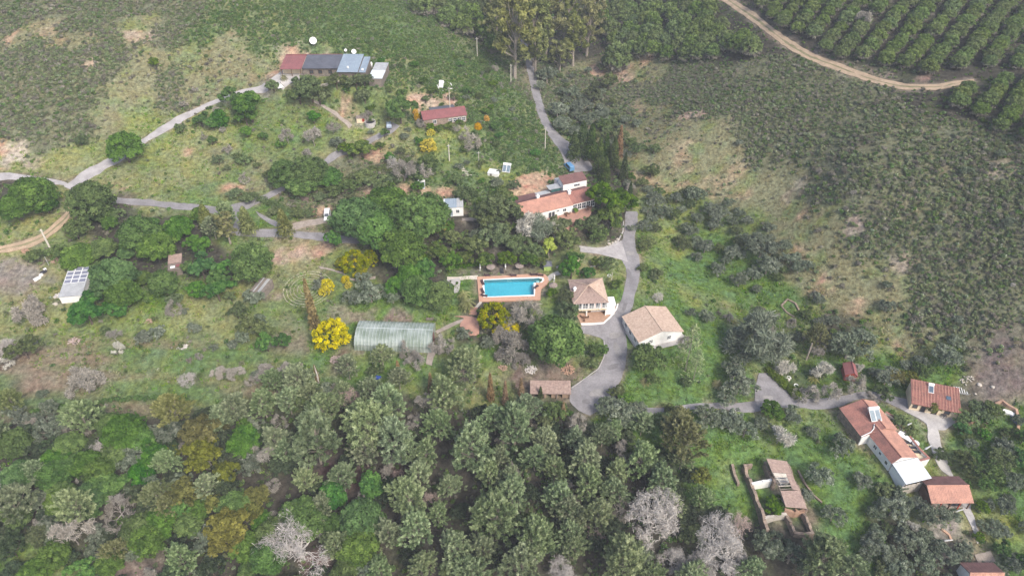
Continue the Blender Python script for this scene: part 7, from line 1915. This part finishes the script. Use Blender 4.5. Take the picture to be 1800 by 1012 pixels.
# garden stairs of stone on the green slope
p0, p1 = at(808, 292), at(820, 310)
for i in range(7):
    t = i / 6; q = p0 * (1 - t) + p1 * t; z_ = gnd(q[0], q[1])
    if i == 0: st = empty('garden_steps', (p0[0], p0[1], p0[2]), .2, label='flight of pale stone steps down the green slope', category='steps')
    MB().box(-.8, .8, -.2, .2, -.3, .12).build('step', M['pale_stone'], st, loc=((q[0] - p0[0]), (q[1] - p0[1]), z_ - p0[2]))
# garden furniture on terraces
def table_set(p, label, m='wood', r_=.55, cat='table'):
    e = empty('garden_table', tuple(p), .4, label=label, category=cat)
    MB().lathe([(.01, .7), (r_, .7), (r_, .75), (.01, .75)], 14).build('table_top', M[m], e); MB().tube([(0, 0, 0), (0, 0, .7)], .06, 6).build('leg', M[m], e)
    return e
def chair(p, ang, label, m='wood'):
    e = empty('garden_chair', tuple(p), ang, label=label, category='chair', group='garden chairs on the terraces')
    MB().box(-.24, .24, -.24, .24, .42, .47).build('seat', M[m], e); MB().box(-.24, .24, .2, .25, .47, .95).build('backrest', M[m], e)
    for a in (-.2, .2):
        for b in (-.2, .2): MB().box(a - .025, a + .025, b - .025, b + .025, 0, .42).build('leg', M[m], e)
for a, b, w in ((996, 378, 'on the pink terrace below the long orange roof'), (1033, 367, 'on the pink terrace nearest the carob trees'), (1027, 561, 'on the orange terrace of the pool house'), (1004, 399, 'at the foot of the pink terrace')):
    p = at(a, b, .18); table_set(p, 'round dark table ' + w)
    for k in range(3):
        t = 2.1 * k + .4; chair((p[0] + math.cos(t) * .95, p[1] + math.sin(t) * .95, p[2]), t - 1.57, 'dark chair round the table ' + w)
for a, b, w in ((1012, 375, 'beside the glazed front'), (1010, 557, 'at the white pillars')):
    p = at(a, b); e = empty('potted_bush', (p[0], p[1], p[2] + .15), 0, label='round green potted bush ' + w, category='shrub')
    MB().lathe([(.01, 0), (.35, 0), (.45, .5), (.01, .5)], 10).build('pot', M['orange_clay'], e); F = Fol(int(a)); F.clumps(np.array([[0, 0, 1.1], [.3, 0, 1.0], [-.3, .2, 1.2], [0, -.3, .9]]), .6, 130, .22, tone=(.7, .2)); obj('foliage', F.mesh('foliage', LM['citrus']), e)
# forecourt of the ribbed cottage
for a, b, w, nm in ((1618, 716, 'beside the closed parasol', 0), (1656, 730, 'in front of the white wall', 1)):
    p = at(a, b, .2); e = empty('garden_table', tuple(p), .25, label='dark rectangular table on the forecourt ' + w, category='table')
    MB().box(-.5, .5, -.9, .9, .68, .74).build('table_top', M['dark'], e)
    for x in (-.42, .42):
        for y in (-.8, .8): MB().box(x - .04, x + .04, y - .04, y + .04, 0, .68).build('leg', M['dark'], e)
p = at(1620.5, 719, .2); parasol(tuple(p), 'closed white parasol tilted over the forecourt table', tilt=(.1, .45))
p = at(1678, 889, .0); e = empty('garden_bench', (p[0], p[1], p[2]), .0, label='long black bench in front of the two-tone barn', category='bench')
MB().box(-1.2, 1.2, -.25, .25, .4, .48).build('seat', M['dark'], e); MB().box(-1.2, 1.2, .22, .28, .48, .9).build('backrest', M['dark'], e)
for x in (-1.1, 1.1): MB().box(x - .05, x + .05, -.2, .2, 0, .4).build('leg', M['dark'], e)
p = at(1675, 899); parasol((p[0], p[1], p[2]), 'closed white parasol leaning near the two-tone barn', tilt=(.4, .6), h=2.3)
p = at(1655, 950); parasol((p[0], p[1], p[2]), 'closed white parasol by the gravel garden', tilt=(.5, .7), h=2.3)
wall_line('garden_wall', [(1680, 736), (1690, 745), (1705, 746), (1712, 740), (1725, 741), (1738, 745)], .6, .5, M['orange_clay'], label='curving clay wall at the end of the forecourt', cat='wall')
wall_line('garden_wall', [(1748, 712), (1760, 706), (1770, 714), (1785, 722), (1790, 745), (1786, 765)], .7, .6, M['orange_clay'], label='winding orange clay wall round the rock garden', cat='wall')
wall_line('pond_edge', [(1762, 722), (1775, 726), (1782, 730)], .35, 1.2, M['white'], label='white rounded pond edge in the rock garden', cat='wall')
p = at(1786, 735); MB().lathe([(.01, .1), (1.1, .1), (1.2, -.2)], 16, sy=1.8).build('garden_pond', M['solar'], None, loc=(p[0], p[1], p[2] + .05), label='small grey-blue pond inside the clay wall', category='pond')
wall_line('garden_bed', [(1655, 930), (1668, 940), (1672, 950)], .3, .5, M['orange_clay'], label='orange clay edging in the gravel garden', cat='wall')
stones([(1700, 665), (1722, 676), (1745, 680), (1715, 692), (1740, 738), (1733, 742)], 'pale rock in the garden beyond the ribbed-tile cottage', group='rocks beyond the cottage', smin=.3, smax=.6)
p = at(1692, 688); e = empty('drying_rack', (p[0], p[1], p[2]), -.25, label='low white slatted frame behind the ribbed-tile cottage', category='frame')
for i in range(8): MB().box(-2.0 + i * .55, -1.85 + i * .55, -.9, .9, .3, .4).build('slat', M['white_clean'], e)
MB().box(-2.1, 2.2, -.95, -.9, 0, .45).box(-2.1, 2.2, .9, .95, 0, .45).build('frame', M['zinc'], e)
# benches near the greenhouse, mats, blue tarpaulin
p = at(756, 562); e = empty('wooden_bench', (p[0], p[1], p[2]), 0, label='grey slatted bench behind the greenhouse end', category='bench')
for i in range(4): MB().box(-1.0, 1.0, -.5 + i * .27, -.3 + i * .27, .4, .46).build('slat', M['wood_grey'], e)
for x in (-.9, .9): MB().box(x - .05, x + .05, -.45, .45, 0, .4).build('leg', M['wood_grey'], e)
p = at(664, 665); e = MB().prism([(-.8, -.4), (.7, -.5), (.9, .3), (-.3, .6)], 0, .5).build('tarpaulin_bundle', M['blue_plastic'], None, loc=(p[0], p[1], p[2] + .05), label='small blue tarpaulin bundle at the wood edge', category='tarpaulin')
for a, b, w in ((982, 470, 'near the lime green hut'), (1042, 470, 'on the lawn inside the drive bend')):
    p = at(a, b); e = empty('garden_bench', (p[0], p[1], p[2]), .6, label='pale slatted bench ' + w, category='bench')
    for i in range(3): MB().box(-.8, .8, -.3 + i * .22, -.14 + i * .22, .4, .45).build('slat', M['concrete'], e)
    for x in (-.7, .7): MB().box(x - .04, x + .04, -.28, .28, 0, .4).build('leg', M['concrete'], e)
p = at(1012, 458); e = empty('stone_oven', (p[0], p[1], p[2]), 0, label='rounded clay oven half hidden in shrubs', category='oven')
MB().lathe([(1.0, -.3), (1.0, .6), (.8, 1.2), (.3, 1.5), (.01, 1.55)], 12).build('dome', M['cream'], e, smooth=True); MB().box(-.3, .3, -1.05, -.9, .3, .9).build('door', M['shade'], e)
for a, b in ((1071, 485),):
    p = at(a, b); MB().lathe([(.5, .0), (.62, .12), (.5, .2), (.4, .1)], 14).build('planter_ring', M['white_clean'], None, loc=(p[0], p[1], p[2] + .05), label='white ring planter on the lawn beside the flagpole', category='planter')
p = at(1083, 501); MB().lathe([(.01, .6), (.3, .5), (.35, .2), (.2, 0)], 10).build('garden_lamp', M['white_clean'], None, loc=(p[0], p[1], p[2]), label='small white globe at the edge of the lawn', category='lamp')

# ------------------------------------------------------------------ labels that single each tree out
def side(a, b):
    (x0, y0, _), (x1, y1, _) = a, b
    return 'uphill of' if y0 < y1 - 25 else ('downhill of' if y0 > y1 + 25 else 'beside')
def landpx(q): return to_px((q[0], q[1], gnd(*q)))
for nm, a, b in (('eucalyptus grove', 950, 60), ('flowering great mimosa', 582, 586), ('valley road', 945, 180), ('turning yard', 1060, 660), ('forked parking place', 1360, 680), ('sandy two-rut track', 60, 415),
                 ('road fork', 405, 372), ('ploughed lower field', 60, 680), ('hillside fold wall', 1385, 540), ('dark clearing in the wood', 620, 850), ('dry open hillside', 1250, 290), ('creek hollow', 1290, 460),
                 ('broken road end by the wood', 0, 310), ('lower meadow edge', 330, 670)):
    land(nm, at(a, b))
from collections import defaultdict
byl = defaultdict(list)
for t in PLACED:
    if t['label']:
        tag(t['o'], t['label'], None, t['group']); continue
    d = sorted(LAND, key=lambda L_: np.linalg.norm(L_[1] - t['xy']))
    a, b = d[0], d[1]; size = t['w']
    base = {'umbrella': 9, 'aleppo': 7.5, 'olive': 6, 'oak': 6.5, 'leafy': 6, 'citrus': 6}.get(t['kind'], 0)
    big = ('big ' if base and size > base * 1.2 else ('little ' if base and size < base * .62 else ''))
    lb = '%s%s %s the %s, towards %s' % (big, t['look'], side(t['px'], landpx(a[1])), a[0], b[0])
    if len(lb.split()) > 16: lb = '%s%s %s the %s' % (big, t['look'], side(t['px'], landpx(a[1])), a[0])
    byl[lb].append((np.linalg.norm(a[1] - t['xy']), t, a[0], b[0], big))
ORD = ['nearest', 'second nearest', 'third nearest', 'fourth nearest', 'fifth nearest', 'sixth nearest', 'seventh nearest', 'eighth nearest']
for lb, L_ in byl.items():
    L_.sort(key=lambda q: q[0])
    if len(L_) == 1: tag(L_[0][1]['o'], lb); continue
    for i, (dd, t, a, b, big) in enumerate(L_):
        sd = side(t['px'], landpx([q for q in LAND if q[0] == a][0][1]))
        if i < 8: tag(t['o'], '%s%s %s the %s, %s' % (big, t['look'], sd, a, ORD[i]), None, '%s near the %s' % (KD[t['kind']][0].replace('_', ' ') + 's', a))
        else: tag(t['o'], lb, None, '%s near the %s' % (KD[t['kind']][0].replace('_', ' ') + 's', a))

# ------------------------------------------------------------------ haze
def haze():
    m, nt, out = _new('thin_morning_haze')
    v = nt.nodes.new('ShaderNodeVolumePrincipled'); v.inputs['Density'].default_value = 0.0003; v.inputs['Color'].default_value = (0.80, 0.86, 0.95, 1)
    v.inputs['Anisotropy'].default_value = 0.0
    nt.links.new(v.outputs[0], out.inputs['Volume'])
    zs = []
    MB().box(-6500, 6500, -6500, 7000, -60, 135).build('haze', m, None, kind='stuff')
HAZE = True
if HAZE: haze()
